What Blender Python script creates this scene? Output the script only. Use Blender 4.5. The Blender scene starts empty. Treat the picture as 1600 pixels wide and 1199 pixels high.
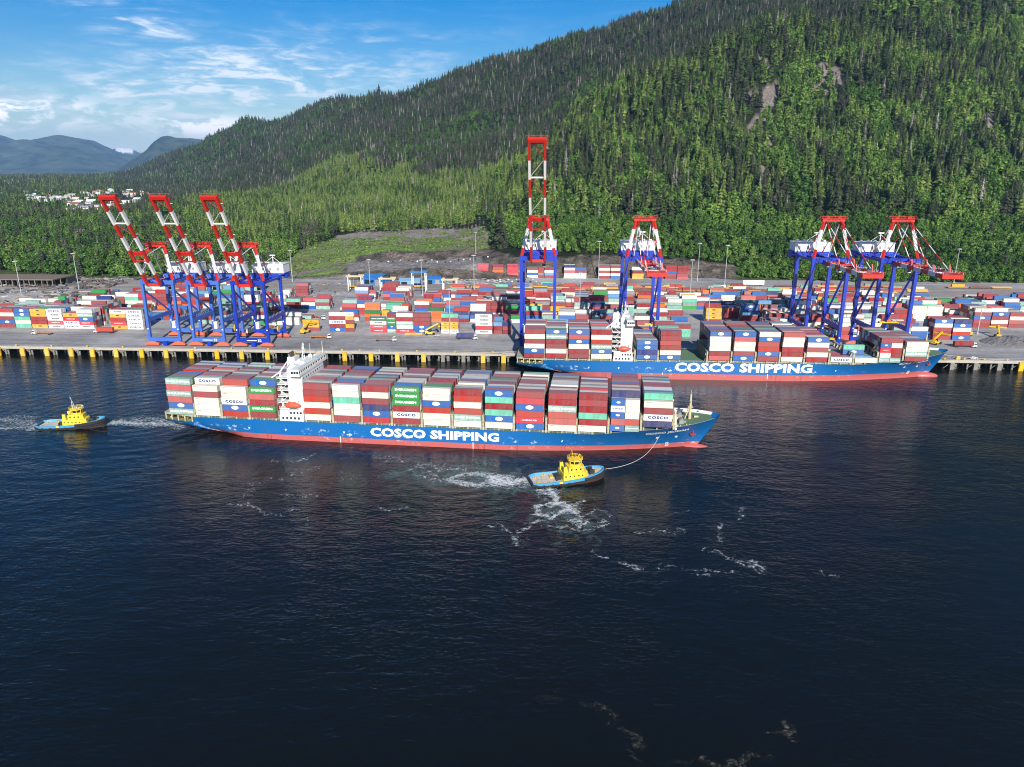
import bpy, math, random
import numpy as np
from mathutils import Vector, Matrix

RNG = random.Random(11)
NPR = np.random.RandomState(11)
C = bpy.context.scene.collection
SC = bpy.context.scene
D2R = math.radians

# ------------------------------------------------------------------ camera, sky, sun, exposure
YAW = D2R(3.45)
PITCH = D2R(16.488)
CAM_H = 120.0
cam = bpy.data.cameras.new('camera')
cam.sensor_fit = 'HORIZONTAL'
cam.sensor_width = 36.0
cam.lens = 36.0 * 1120 / 1600
cam.clip_start = 1.0
cam.clip_end = 90000.0
camera = bpy.data.objects.new('camera', cam)
camera.location = (0, 0, CAM_H)
camera.rotation_euler = (D2R(90) - PITCH, 0, YAW)
C.objects.link(camera)
SC.camera = camera

SUN_EL = D2R(27)
SUN_DRIFT = D2R(12.5)                      # light travels inland, a little to the left
world = bpy.data.worlds.new('World')
SC.world = world
world.use_nodes = True
WN, WL = world.node_tree.nodes, world.node_tree.links
WN.clear()

sun = bpy.data.lights.new('sun', 'SUN')
sun.energy = 4.6
sun.angle = D2R(0.5)
sun.color = (1.0, 0.95, 0.87)
sun_o = bpy.data.objects.new('sun', sun)
sd = Vector((-math.sin(SUN_DRIFT) * math.cos(SUN_EL), math.cos(SUN_DRIFT) * math.cos(SUN_EL), -math.sin(SUN_EL)))
sun_o.rotation_euler = sd.to_track_quat('-Z', 'Y').to_euler()
sun_o.location = (100, -200, 400)
C.objects.link(sun_o)

SC.view_settings.view_transform = 'Standard'
SC.view_settings.look = 'None'
SC.view_settings.exposure = 0.48
SC.view_settings.gamma = 1.0
SC.view_settings.use_curve_mapping = False
SC.render.engine = 'CYCLES'
SC.cycles.use_denoising = True
SC.render.filter_size = 1.05
SC.cycles.pixel_filter_type = 'BLACKMAN_HARRIS'
SC.cycles.filter_width = 1.05
SC.cycles.max_bounces = 6
SC.cycles.diffuse_bounces = 2
SC.cycles.glossy_bounces = 3
SC.cycles.transparent_max_bounces = 8
SC.cycles.volume_bounces = 0


def build_world():
    def n(t, **k):
        x = WN.new(t)
        for a, b in k.items():
            setattr(x, a, b)
        return x

    def mth(op, a, b=None, clamp=False):
        x = n('ShaderNodeMath', operation=op)
        x.use_clamp = clamp
        for i, v in enumerate((a, b)):
            if v is None:
                continue
            if isinstance(v, (int, float)):
                x.inputs[i].default_value = v
            else:
                WL.new(v, x.inputs[i])
        return x.outputs[0]
    sky = n('ShaderNodeTexSky', sky_type='NISHITA')
    sky.sun_disc = False
    sky.sun_elevation = SUN_EL
    sky.sun_rotation = math.pi - SUN_DRIFT
    sky.altitude = 100
    sky.air_density = 1.0
    sky.dust_density = 0.4
    sky.ozone_density = 2.2
    tc = n('ShaderNodeTexCoord')
    sep = n('ShaderNodeSeparateXYZ')
    WL.new(tc.outputs['Generated'], sep.inputs[0])
    x, y, z = sep.outputs
    az = mth('ARCTAN2', x, y)
    el = mth('ARCSINE', z)

    def gauss(a0, sa, e0, se, tilt=0.0):
        da = mth('DIVIDE', mth('SUBTRACT', az, a0), sa)
        e1 = mth('SUBTRACT', mth('SUBTRACT', el, e0), mth('MULTIPLY', mth('SUBTRACT', az, a0), tilt))
        de = mth('DIVIDE', e1, se)
        r = mth('ADD', mth('MULTIPLY', da, da), mth('MULTIPLY', de, de))
        return mth('POWER', 2.718, mth('MULTIPLY', r, -1.0))

    def noise(sa, se, sc, det, seed, dist=0.0, rough=0.6):
        cb = n('ShaderNodeCombineXYZ')
        WL.new(mth('MULTIPLY', az, sa), cb.inputs[0])
        WL.new(mth('MULTIPLY', el, se), cb.inputs[1])
        cb.inputs[2].default_value = seed
        t = n('ShaderNodeTexNoise')
        t.inputs['Scale'].default_value = sc
        t.inputs['Detail'].default_value = det
        t.inputs['Roughness'].default_value = rough
        t.inputs['Distortion'].default_value = dist
        WL.new(cb.outputs[0], t.inputs['Vector'])
        return t.outputs['Fac']

    def ramp(v, lo, hi):
        m = n('ShaderNodeMapRange')
        m.interpolation_type = 'SMOOTHSTEP'
        m.inputs[1].default_value, m.inputs[2].default_value = lo, hi
        WL.new(v, m.inputs[0])
        return m.outputs[0]
    # high thin cirrus: streaks over the whole sky, thickest above the valley
    streak = ramp(noise(5, 26, 2.2, 9, 3.1, 0.9), 0.40, 0.72)
    fine = ramp(noise(16, 70, 2.0, 8, 7.7, 0.6), 0.28, 0.72)
    reg = mth('ADD', mth('MULTIPLY', gauss(-0.38, 0.17, 0.112, 0.034, 0.10), 2.0), mth('MULTIPLY', gauss(-0.45, 0.24, 0.080, 0.022, 0.03), 1.8))
    reg = mth('ADD', reg, mth('MULTIPLY', gauss(-0.50, 0.06, 0.160, 0.022, -0.28), 1.2))
    reg = mth('ADD', reg, 0.05)
    cirrus = mth('MULTIPLY', mth('MULTIPLY', mth('ADD', streak, 0.06), mth('ADD', fine, 0.12)), reg, True)
    cirrus = mth('MULTIPLY', cirrus, 0.86)
    # low haze band and small cumulus near the horizon
    low = ramp(noise(14, 34, 1.6, 6, 12.3, 0.3), 0.42, 0.54)
    lreg = mth('ADD', gauss(-0.68, 0.12, 0.064, 0.017), mth('MULTIPLY', gauss(-0.44, 0.06, 0.052, 0.012), 0.9))
    lowc = mth('MULTIPLY', mth('MULTIPLY', low, lreg), 1.3, True)
    veil = mth('MULTIPLY', gauss(-0.60, 0.70, 0.016, 0.036), 0.62)
    dark = ramp(noise(11, 60, 1.8, 5, 21.3, 0.3), 0.44, 0.56)
    dreg = mth('ADD', gauss(-0.665, 0.055, 0.079, 0.006, -0.03), gauss(-0.80, 0.03, 0.085, 0.010))
    darkc = mth('MULTIPLY', mth('MULTIPLY', dark, dreg), 0.8, True)

    def mix(f, a, b):
        m = n('ShaderNodeMix', data_type='RGBA')
        if isinstance(f, float):
            m.inputs[0].default_value = f
        else:
            WL.new(f, m.inputs[0])
        WL.new(a, m.inputs[6])
        if isinstance(b, tuple):
            m.inputs[7].default_value = b
        else:
            WL.new(b, m.inputs[7])
        return m.outputs[2]
    hs = n('ShaderNodeHueSaturation')
    hs.inputs['Saturation'].default_value = 1.75
    hs.inputs['Hue'].default_value = 0.512
    hs.inputs['Value'].default_value = 0.78
    WL.new(sky.outputs[0], hs.inputs['Color'])
    c = mix(veil, hs.outputs[0], (8.2, 9.6, 11.2, 1))
    c = mix(cirrus, c, (8.0, 8.5, 9.0, 1))
    c = mix(lowc, c, (13.0, 12.4, 12.6, 1))
    c = mix(darkc, c, (4.0, 5.0, 6.8, 1))
    bg = n('ShaderNodeBackground')
    bg.inputs['Strength'].default_value = 0.10
    WL.new(c, bg.inputs['Color'])
    out = n('ShaderNodeOutputWorld')
    WL.new(bg.outputs[0], out.inputs['Surface'])


build_world()


# ------------------------------------------------------------------ helpers
def lin(r, g, b):
    f = lambda c: (c / 255 / 12.92) if c / 255 <= 0.04045 else ((c / 255 + 0.055) / 1.055) ** 2.4
    return (f(r), f(g), f(b))


def tag(o, label=None, cat=None, group=None, kind=None):
    if label:
        o['label'] = label
    if cat:
        o['category'] = cat
    if group:
        o['group'] = group
    if kind:
        o['kind'] = kind
    return o


def thing(name, loc, label, cat, group=None, rz=0.0):
    o = bpy.data.objects.new(name, None)
    o.empty_display_size = 1.0
    o.location = loc
    o.rotation_euler = (0, 0, rz)
    C.objects.link(o)
    return tag(o, label, cat, group)


def link(name, me, parent=None, loc=(0, 0, 0), rz=0.0):
    o = bpy.data.objects.new(name, me)
    o.location = loc
    o.rotation_euler = (0, 0, rz)
    C.objects.link(o)
    if parent:
        o.parent = parent
    return o


def copy_tree(o, parent=None):
    c = o.copy()
    C.objects.link(c)
    if parent:
        c.parent = parent
    for ch in list(o.children):
        copy_tree(ch, c)
    return c


class MB:
    """collects faces for one mesh; every shape takes a material slot index m"""

    def __init__(s):
        s.v, s.f, s.m, s.t = [], [], [], []
        s.tint = 0.0

    def quad(s, pts, m=0):
        i = len(s.v)
        s.v += [tuple(p) for p in pts]
        s.f.append(tuple(range(i, i + len(pts))))
        s.m.append(m)
        s.t.append(s.tint)

    def hexa(s, p, m=0):
        """8 points: bottom 0-3 ccw, top 4-7"""
        i = len(s.v)
        s.v += [tuple(q) for q in p]
        for f in ((0, 3, 2, 1), (4, 5, 6, 7), (0, 1, 5, 4), (1, 2, 6, 5), (2, 3, 7, 6), (3, 0, 4, 7)):
            s.f.append(tuple(i + k for k in f))
            s.m.append(m)
            s.t.append(s.tint)

    def box(s, x0, x1, y0, y1, z0, z1, m=0):
        s.hexa([(x0, y0, z0), (x1, y0, z0), (x1, y1, z0), (x0, y1, z0), (x0, y0, z1), (x1, y0, z1), (x1, y1, z1), (x0, y1, z1)], m)

    def beam(s, a, b, w, h=None, m=0, up=(0, 0, 1)):
        h = h or w
        a, b = Vector(a), Vector(b)
        d = (b - a).normalized()
        u = Vector(up)
        if abs(d.dot(u)) > 0.97:
            u = Vector((0, 1, 0))
        r = d.cross(u).normalized()
        u = r.cross(d).normalized()
        r, u = r * (w / 2), u * (h / 2)
        s.hexa([a - r - u, a + r - u, b + r - u, b - r - u, a - r + u, a + r + u, b + r + u, b - r + u], m)

    def tube(s, a, b, r0, r1=None, n=8, m=0, caps=True):
        r1 = r0 if r1 is None else r1
        a, b = Vector(a), Vector(b)
        d = (b - a).normalized()
        u = Vector((0, 0, 1)) if abs(d.z) < 0.9 else Vector((1, 0, 0))
        x = d.cross(u).normalized()
        y = d.cross(x).normalized()
        i = len(s.v)
        for k in range(n):
            t = 2 * math.pi * k / n
            o = x * math.cos(t) + y * math.sin(t)
            s.v.append(tuple(a + o * r0))
            s.v.append(tuple(b + o * r1))
        for k in range(n):
            j = (k + 1) % n
            s.f.append((i + 2 * k, i + 2 * k + 1, i + 2 * j + 1, i + 2 * j))
            s.m.append(m)
            s.t.append(s.tint)
        if caps:
            s.f.append(tuple(i + 2 * k for k in range(n)))
            s.f.append(tuple(i + 2 * k + 1 for k in reversed(range(n))))
            s.m += [m, m]
            s.t += [s.tint, s.tint]

    def ball(s, c, rx, ry, rz, n=10, m=0):
        i = len(s.v)
        h = n // 2
        for a in range(h + 1):
            th = math.pi * a / h
            for b in range(n):
                ph = 2 * math.pi * b / n
                s.v.append((c[0] + rx * math.sin(th) * math.cos(ph), c[1] + ry * math.sin(th) * math.sin(ph), c[2] + rz * math.cos(th)))
        for a in range(h):
            for b in range(n):
                b2 = (b + 1) % n
                s.f.append((i + a * n + b, i + (a + 1) * n + b, i + (a + 1) * n + b2, i + a * n + b2))
                s.m.append(m)
                s.t.append(s.tint)

    def prism(s, poly, z0, z1, m=0, top=None):
        """poly of (x, y) ccw; top optional other poly"""
        top = top or poly
        n = len(poly)
        i = len(s.v)
        s.v += [(p[0], p[1], z0) for p in poly] + [(p[0], p[1], z1) for p in top]
        for k in range(n):
            j = (k + 1) % n
            s.f.append((i + k, i + j, i + n + j, i + n + k))
        s.f.append(tuple(i + k for k in reversed(range(n))))
        s.f.append(tuple(i + n + k for k in range(n)))
        s.m += [m] * (n + 2)
        s.t += [s.tint] * (n + 2)

    def mesh(s, name, mats, smooth=False):
        me = bpy.data.meshes.new(name)
        me.from_pydata(s.v, [], s.f)
        if not isinstance(mats, (list, tuple)):
            mats = [mats]
        for x in mats:
            me.materials.append(x)
        me.polygons.foreach_set('material_index', s.m)
        if any(s.t):
            at = me.attributes.new('tint', 'FLOAT', 'FACE')
            at.data.foreach_set('value', s.t)
        if smooth:
            me.polygons.foreach_set('use_smooth', [True] * len(s.f))
        me.update()
        return me

    def build(s, name, mats, parent=None, loc=(0, 0, 0), smooth=False, rz=0.0):
        return link(name, s.mesh(name, mats, smooth), parent, loc, rz)


def text_mesh(txt, size, mat, bold=0.0, stretch=1.0, spacing=1.0):
    """upright lettering in the XZ plane facing -y, centred on its origin"""
    cu = bpy.data.curves.new('lettering', 'FONT')
    cu.body = txt
    cu.size = 1.0
    cu.resolution_u = 2
    cu.offset = bold
    cu.space_character = spacing
    o = bpy.data.objects.new('lettering', cu)
    me = bpy.data.meshes.new_from_object(o)
    bpy.data.objects.remove(o)
    bpy.data.curves.remove(cu)
    n = len(me.vertices)
    co = np.zeros(n * 3)
    me.vertices.foreach_get('co', co)
    co = co.reshape(-1, 3)
    x, z = co[:, 0] * stretch, co[:, 1]
    k = size / max(1e-6, z.max() - z.min())
    out = np.stack([(x - (x.max() + x.min()) / 2) * k, np.zeros(n), (z - (z.max() + z.min()) / 2) * k], 1)
    me.vertices.foreach_set('co', out.ravel())
    me.materials.clear()
    me.materials.append(mat)
    me.name = 'lettering'
    me.update()
    return me


# value noise for terrain and scatter
_P = NPR.rand(256, 256)


def vnoise(x, y):
    xi, yi = np.floor(x).astype(int), np.floor(y).astype(int)
    fx, fy = x - xi, y - yi
    fx, fy = fx * fx * (3 - 2 * fx), fy * fy * (3 - 2 * fy)
    g = lambda a, b: _P[a & 255, b & 255]
    return (g(xi, yi) * (1 - fx) + g(xi + 1, yi) * fx) * (1 - fy) + (g(xi, yi + 1) * (1 - fx) + g(xi + 1, yi + 1) * fx) * fy


def fbm(x, y, oct=4):
    s, a, t = 0, 0.5, 0
    for k in range(oct):
        s = s + a * vnoise(x * 2 ** k + 17 * k, y * 2 ** k + 31 * k)
        t += a
        a *= 0.5
    return s / t


# ------------------------------------------------------------------ materials
def new_mat(name):
    m = bpy.data.materials.new(name)
    m.use_nodes = True
    nt = m.node_tree
    b = nt.nodes['Principled BSDF']
    return m, nt.nodes, nt.links, b


def mat(name, col, rough=0.6, metal=0.0, var=0.0, dirt=0.0, dirtcol=(0.2, 0.17, 0.14), scale=0.3, spec=None, stretch=(1, 1, 1), noise2=0.0):
    """paint-like material: object-random value, patchy dirt in object space"""
    m, N, L, b = new_mat(name)
    b.inputs['Roughness'].default_value = rough
    b.inputs['Metallic'].default_value = metal
    if spec is not None:
        b.inputs['Specular IOR Level'].default_value = spec
    col = tuple(col) + (1,)
    cur = None
    if var or noise2:
        hs = N.new('ShaderNodeHueSaturation')
        hs.inputs['Color'].default_value = col
        oi = N.new('ShaderNodeObjectInfo')
        at = N.new('ShaderNodeAttribute')
        at.attribute_name = 'tint'
        ad = N.new('ShaderNodeMath')
        ad.operation = 'ADD'
        L.new(oi.outputs['Random'], ad.inputs[0])
        L.new(at.outputs['Fac'], ad.inputs[1])
        fr = N.new('ShaderNodeMath')
        fr.operation = 'FRACT'
        L.new(ad.outputs[0], fr.inputs[0])
        mr = N.new('ShaderNodeMapRange')
        mr.inputs[3].default_value = 1 - var
        mr.inputs[4].default_value = 1 + var
        L.new(fr.outputs[0], mr.inputs[0])
        L.new(mr.outputs[0], hs.inputs['Value'])
        ms = N.new('ShaderNodeMapRange')
        ms.inputs[3].default_value = 1.05
        ms.inputs[4].default_value = 1 - var * 1.2
        f2 = N.new('ShaderNodeMath')
        f2.operation = 'MULTIPLY'
        f2.inputs[1].default_value = 7.3
        L.new(fr.outputs[0], f2.inputs[0])
        f3 = N.new('ShaderNodeMath')
        f3.operation = 'FRACT'
        L.new(f2.outputs[0], f3.inputs[0])
        L.new(f3.outputs[0], ms.inputs[0])
        L.new(ms.outputs[0], hs.inputs['Saturation'])
        cur = hs.outputs[0]
    if dirt:
        tc = N.new('ShaderNodeTexCoord')
        mp = N.new('ShaderNodeMapping')
        mp.inputs['Scale'].default_value = stretch
        L.new(tc.outputs['Object'], mp.inputs[0])
        nz = N.new('ShaderNodeTexNoise')
        nz.inputs['Scale'].default_value = scale
        nz.inputs['Detail'].default_value = 6
        nz.inputs['Roughness'].default_value = 0.65
        L.new(mp.outputs[0], nz.inputs['Vector'])
        rm = N.new('ShaderNodeMapRange')
        rm.inputs[1].default_value = 0.42
        rm.inputs[2].default_value = 0.75
        rm.inputs[4].default_value = dirt
        L.new(nz.outputs['Fac'], rm.inputs[0])
        mx = N.new('ShaderNodeMix')
        mx.data_type = 'RGBA'
        L.new(rm.outputs[0], mx.inputs[0])
        if cur:
            L.new(cur, mx.inputs[6])
        else:
            mx.inputs[6].default_value = col
        mx.inputs[7].default_value = tuple(dirtcol) + (1,)
        cur = mx.outputs[2]
    if cur:
        L.new(cur, b.inputs['Base Color'])
    else:
        b.inputs['Base Color'].default_value = col
    return m


WHITE = mat('white_paint', (0.78, 0.78, 0.76), 0.45, dirt=0.25, dirtcol=(0.45, 0.42, 0.36), scale=0.35)
CRANE_RED = mat('crane_red', lin(196, 40, 26), 0.45, dirt=0.25, dirtcol=lin(150, 70, 55), scale=0.4)
CRANE_WHITE = mat('crane_white', (0.76, 0.76, 0.76), 0.45, dirt=0.2, dirtcol=(0.5, 0.48, 0.44), scale=0.4)
CRANE_BLUE = mat('crane_blue', lin(14, 52, 172), 0.42, dirt=0.25, dirtcol=lin(30, 45, 120), scale=0.25)
CRANE_FADED = mat('crane_faded_blue', lin(60, 100, 186), 0.5, dirt=0.4, dirtcol=lin(92, 118, 178), scale=0.2)
DARK = mat('dark_steel', (0.03, 0.03, 0.035), 0.55)
STEEL = mat('grey_steel', (0.28, 0.28, 0.28), 0.5, dirt=0.3, scale=0.5)
RUBBER = mat('black_rubber', (0.015, 0.015, 0.016), 0.85, dirt=0.3, dirtcol=(0.06, 0.05, 0.045), scale=0.8)
GLASS = mat('dark_glass', (0.02, 0.03, 0.04), 0.1)
ORANGE_RED = mat('orange_red_paint', lin(216, 100, 70), 0.5, dirt=0.25, scale=0.7)
YELLOW = mat('yellow_paint', lin(226, 182, 30), 0.5, var=0.08, dirt=0.3, dirtcol=lin(150, 120, 50), scale=0.6)
BEIGE = mat('beige_paint', lin(196, 184, 150), 0.6, dirt=0.4, dirtcol=lin(140, 110, 80), scale=0.5)
TEXT_WHITE = mat('white_lettering', (0.85, 0.85, 0.85), 0.5)
TEXT_BLUE = mat('blue_lettering', lin(28, 44, 110), 0.5)
TEXT_BLACK = mat('black_lettering', (0.03, 0.03, 0.04), 0.5)
# ------------------------------------------------------------------ land
CY, SY = math.cos(YAW), math.sin(YAW)


def to_world(xc, yc):
    return xc * CY - yc * SY, xc * SY + yc * CY


def to_cam(x, y):
    return x * CY + y * SY, -x * SY + y * CY


TERRAIN = [
 [(740,-0.9851,5), (800,-0.9815,6), (1000,-0.9727,9), (1400,-0.9629,14), (2000,-0.9554,22), (3000,-0.9497,35), (4500,-0.9461,50), (6500,-0.9443,60), (8000,-0.9438,60)],
 [(740,-0.7164,5), (800,-0.7138,6), (1000,-0.7074,9), (1400,-0.7003,14), (2000,-0.6948,22), (3000,-0.6907,35), (4500,-0.6881,50), (6500,-0.6868,60), (8000,-0.6864,60)],
 [(740,-0.6269,5), (800,-0.6246,6), (1000,-0.6188,10), (1400,-0.6122,18), (2000,-0.6076,26), (3000,-0.6041,38), (4500,-0.6017,58), (6500,-0.6007,70), (8000,-0.6006,60)],
 [(740,-0.5373,5), (800,-0.5354,6), (1000,-0.5301,12), (1400,-0.5243,22), (2000,-0.5205,30), (3000,-0.5173,48), (4500,-0.5167,30.8), (5300,-0.5149,76.4), (6000,-0.5157,40.9), (8000,-0.5148,60)],
 [(740,-0.4478,5), (800,-0.4461,6), (1000,-0.4418,12), (1400,-0.4368,24), (2000,-0.433,42), (3000,-0.4317,33.1), (4000,-0.429,90.4), (5000,-0.425,242.2), (5300,-0.4242,283.8), (6000,-0.4274,149.5), (8000,-0.429,60)],
 [(740,-0.392,5),(800,-0.392,6),(1000,-0.3915,12),(1300,-0.3885,23),(1800,-0.3840,38),(2500,-0.3790,60),(3500,-0.3725,140),(4400,-0.366,392),(4600,-0.365,428),(5300,-0.368,300),(8000,-0.37,80)],
 [(740,-0.3582,5), (800,-0.3569,6), (1000,-0.3535,11), (1300,-0.3499,24), (1800,-0.3473,34.6), (2500,-0.3445,70.5), (3500,-0.3407,180), (4300,-0.3368,359.6), (4500,-0.336,406.3), (5200,-0.3397,259.8), (8000,-0.343,80)],
 [(740,-0.33,5),(800,-0.33,6),(1000,-0.3290,12),(1300,-0.3265,23),(1800,-0.3225,36),(2500,-0.3185,76),(3500,-0.313,180),(4200,-0.309,318),(4400,-0.307,352),(5200,-0.31,270),(8000,-0.32,80)],
 [(740,-0.3045,5), (800,-0.3034,6), (900,-0.3017,9), (1000,-0.3003,13), (1250,-0.2978,22), (1700,-0.2952,39.3), (2300,-0.2923,87.8), (3300,-0.2886,216.7), (4000,-0.285,402.9), (4100,-0.2849,416.4), (5000,-0.2881,294.7), (8000,-0.2915,80)],
 [(740,-0.2507,5), (790,-0.25,5.8), (812,-0.2491,13), (860,-0.2484,15), (890,-0.2477,20), (1000,-0.2467,22), (1200,-0.2453,26), (1600,-0.2433,40), (2200,-0.2401,107.3), (3000,-0.2367,248.9), (3700,-0.2334,448.3), (3850,-0.2333,467.6), (4600,-0.2367,317.6), (8000,-0.2401,80)],
 [(740,-0.1791,5), (782,-0.1786,5.8), (800,-0.1778,15.5), (835,-0.1775,16.5), (870,-0.1772,17), (886,-0.1767,25), (1050,-0.1757,27), (1200,-0.175,30), (1500,-0.1738,45), (2000,-0.1716,103.5), (2600,-0.1693,217.1), (3200,-0.1668,401.4), (3400,-0.1664,445.5), (4000,-0.1686,323.8), (8000,-0.1715,80)],
 [(740,-0.0716,5), (782,-0.0715,5.8), (800,-0.0711,16), (835,-0.071,16.8), (872,-0.0709,17), (888,-0.0707,25), (1050,-0.0703,28), (1200,-0.0699,34), (1500,-0.0694,52.6), (1900,-0.0686,109.1), (2400,-0.0676,223.1), (3000,-0.0663,448.8), (3150,-0.0661,491.8), (3700,-0.0671,381.7), (8000,-0.0686,80)],
 [(740,-0.0313,5), (795,-0.0312,5.8), (812,-0.0311,20), (835,-0.031,24), (872,-0.0309,26), (900,-0.0309,30), (1050,-0.0306,42), (1250,-0.0304,52), (1450,-0.0302,78), (1600,-0.0301,97.6), (1900,-0.03,116.9), (2350,-0.0295,239.7), (2950,-0.0289,484), (3100,-0.0288,528.4), (3600,-0.0292,431), (8000,-0.03,80)],
 [(740,0.0179,5), (800,0.0178,5.8), (822,0.0177,26), (880,0.0176,34), (1000,0.0175,36.7), (1200,0.0173,70.1), (1400,0.0171,120), (1500,0.0171,133.5), (1750,0.0171,128.6), (2300,0.0168,264.5), (2850,0.0164,506.3), (3000,0.0164,549.2), (3500,0.0166,449.6), (8000,0.0171,80)],
 [(740,0.0896,5), (800,0.0892,5.8), (825,0.0885,25), (880,0.088,36.8), (1000,0.0873,53.9), (1200,0.0857,118), (1400,0.0844,185.7), (1520,0.084,217.9), (1750,0.0841,223), (2300,0.0828,375.6), (2700,0.0817,534.7), (2850,0.0815,581.1), (3500,0.0832,449.6), (8000,0.0857,80)],
 [(740,0.1791,5), (800,0.1785,5.8), (825,0.1771,24), (880,0.176,36.8), (1000,0.1746,53.9), (1150,0.1718,106.7), (1350,0.1684,194.1), (1520,0.1659,279.6), (1800,0.1663,295.1), (2300,0.1637,459.5), (2650,0.1619,607.5), (2800,0.1618,641.3), (3300,0.1645,557.3), (8000,0.1715,80)],
 [(740,0.2866,5), (800,0.2855,5.8), (825,0.2838,20), (880,0.2818,34.5), (980,0.2795,52.7), (1150,0.274,120), (1350,0.2679,220.8), (1550,0.2622,344.1), (1850,0.2629,373.5), (2300,0.259,544.8), (2600,0.2569,666.5), (2800,0.2566,718.6), (3300,0.2608,656.4), (8000,0.2744,80)],
 [(740,0.3403,5), (780,0.3394,5.8), (860,0.3372,14), (940,0.334,35.2), (1050,0.3299,70.2), (1200,0.3243,132.8), (1380,0.317,239.2), (1580,0.3101,369.8), (1850,0.3107,401.4), (2300,0.306,581.7), (2600,0.3034,713.1), (2800,0.3027,778.7), (3300,0.3075,729.5), (8000,0.3258,80)],
 [(740,0.4478,5), (780,0.4466,5.8), (860,0.4437,14), (940,0.4395,35.2), (1050,0.4341,70.2), (1200,0.4257,142.5), (1400,0.415,264.8), (1620,0.4056,407.3), (1900,0.406,451.4), (2300,0.3993,641.4), (2600,0.3956,786.7), (2800,0.3947,857.6), (3300,0.4019,801.6), (8000,0.4287,80)],
 [(740,0.5821,5), (770,0.5809,5.8), (850,0.5772,13), (940,0.5713,35.2), (1050,0.565,65.7), (1220,0.5534,142.9), (1450,0.5384,278.9), (1700,0.5249,446.4), (2000,0.5166,604.7), (2500,0.5085,847.7), (2800,0.5085,935), (3300,0.5177,896.3), (8000,0.5573,80)],
 [(740,0.7164,5), (760,0.7154,5.8), (840,0.7107,13), (930,0.7044,30.5), (1050,0.6968,58.6), (1250,0.6816,140.4), (1480,0.6627,282.2), (1720,0.6467,444), (2000,0.6344,618.8), (2500,0.6231,881.8), (2800,0.6218,992.2), (3300,0.6344,943), (8000,0.6859,80)],
 [(740,1.0299,5), (760,1.0284,5.8), (840,1.0217,13), (930,1.0126,30.5), (1050,1.0016,58.6), (1250,0.9798,140.4), (1480,0.9526,282.2), (1720,0.9297,444), (2000,0.9119,618.8), (2500,0.8958,881.8), (2800,0.8938,992.2), (3300,0.9119,943), (8000,0.986,80)],
]

KEYS = [-300, 0, 100, 200, 300, 365, 400, 436, 460, 520, 600, 720, 765, 820, 900, 1000, 1120, 1180, 1300, 1450, 1600, 1950]
S = np.arange(-300, 1951, 6.0)
DG = np.concatenate([np.arange(740, 930, 6.0), np.arange(930, 1700, 14.0), np.arange(1700, 3300, 30.0), np.arange(3300, 8001, 75.0)])


def terrain_grid():
    A = np.zeros((len(KEYS), len(DG)))
    Z = np.zeros((len(KEYS), len(DG)))
    for i, col in enumerate(TERRAIN):
        d = [c[0] for c in col]
        A[i] = np.interp(DG, d, [c[1] for c in col])
        Z[i] = np.interp(DG, d, [c[2] for c in col])
    a = np.stack([np.interp(S, KEYS, A[:, k]) for k in range(len(DG))], 1)
    z = np.stack([np.interp(S, KEYS, Z[:, k]) for k in range(len(DG))], 1)
    ker = np.exp(-0.5 * (np.arange(-12, 13) / 4.0) ** 2)
    ker /= ker.sum()
    zs = np.stack([np.convolve(np.pad(z[:, k], 12, mode='edge'), ker, 'valid') for k in range(len(DG))], 1)
    kd = np.array([1, 2, 3, 2, 1]) / 9.0
    far = np.stack([np.convolve(np.pad(zs[i], 2, mode='edge'), kd, 'valid') for i in range(len(S))], 0)
    w = np.clip((DG - 930) / 100, 0, 1)[None, :]
    zs = zs * (1 - w) + far * w
    xc = a * DG[None, :]
    yc = np.repeat(DG[None, :], len(S), 0)
    xw, yw = to_world(xc, yc)
    amp = np.clip((zs - 30) / 120, 0, 1)
    rid = 1 - np.abs(fbm(xw / 330 + 3, yw / 330 + 9, 4) * 2 - 1)
    zs = zs + amp * ((rid - 0.72) * 95 + (fbm(xw / 70, yw / 70, 3) - 0.5) * 22)
    zs = zs - 24 * np.clip((S - 880) / 120, 0, 1)[:, None] * np.clip((DG - 1950) / 400, 0, 1)[None, :]
    low = np.clip((zs - 8) / 12, 0, 1) * (1 - amp)
    zs = zs + low * (fbm(xw / 60 + 40, yw / 60, 3) - 0.5) * 7
    wall = np.clip((DG - 760) / 30, 0, 1) * np.clip((960 - DG) / 60, 0, 1)
    zs = zs + wall[None, :] * np.clip((zs - 7) / 6, 0, 1) * (fbm(xw / 14, yw / 14, 3) - 0.5) * 4
    return a, zs, xw, yw


TA, TZ, TX, TY = terrain_grid()


def terrain_at(xc, yc):
    """height and sheet column of points given in the camera-facing frame (arrays)"""
    k = np.clip(np.searchsorted(DG, yc) - 1, 0, len(DG) - 2)
    t = (yc - DG[k]) / (DG[k + 1] - DG[k])
    out, sc = np.zeros(len(xc)), np.zeros(len(xc))
    for kk in np.unique(k):
        m = k == kk
        a = xc[m] / yc[m]
        s0 = np.interp(a, TA[:, kk], S)
        i = np.clip(((s0 - S[0]) / 6).astype(int), 0, len(S) - 2)
        f = (s0 - S[i]) / 6
        z0 = TZ[i, kk] * (1 - f) + TZ[i + 1, kk] * f
        z1 = TZ[i, kk + 1] * (1 - f) + TZ[i + 1, kk + 1] * f
        out[m] = z0 * (1 - t[m]) + z1 * t[m]
        sc[m] = s0
    return out, sc


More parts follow.
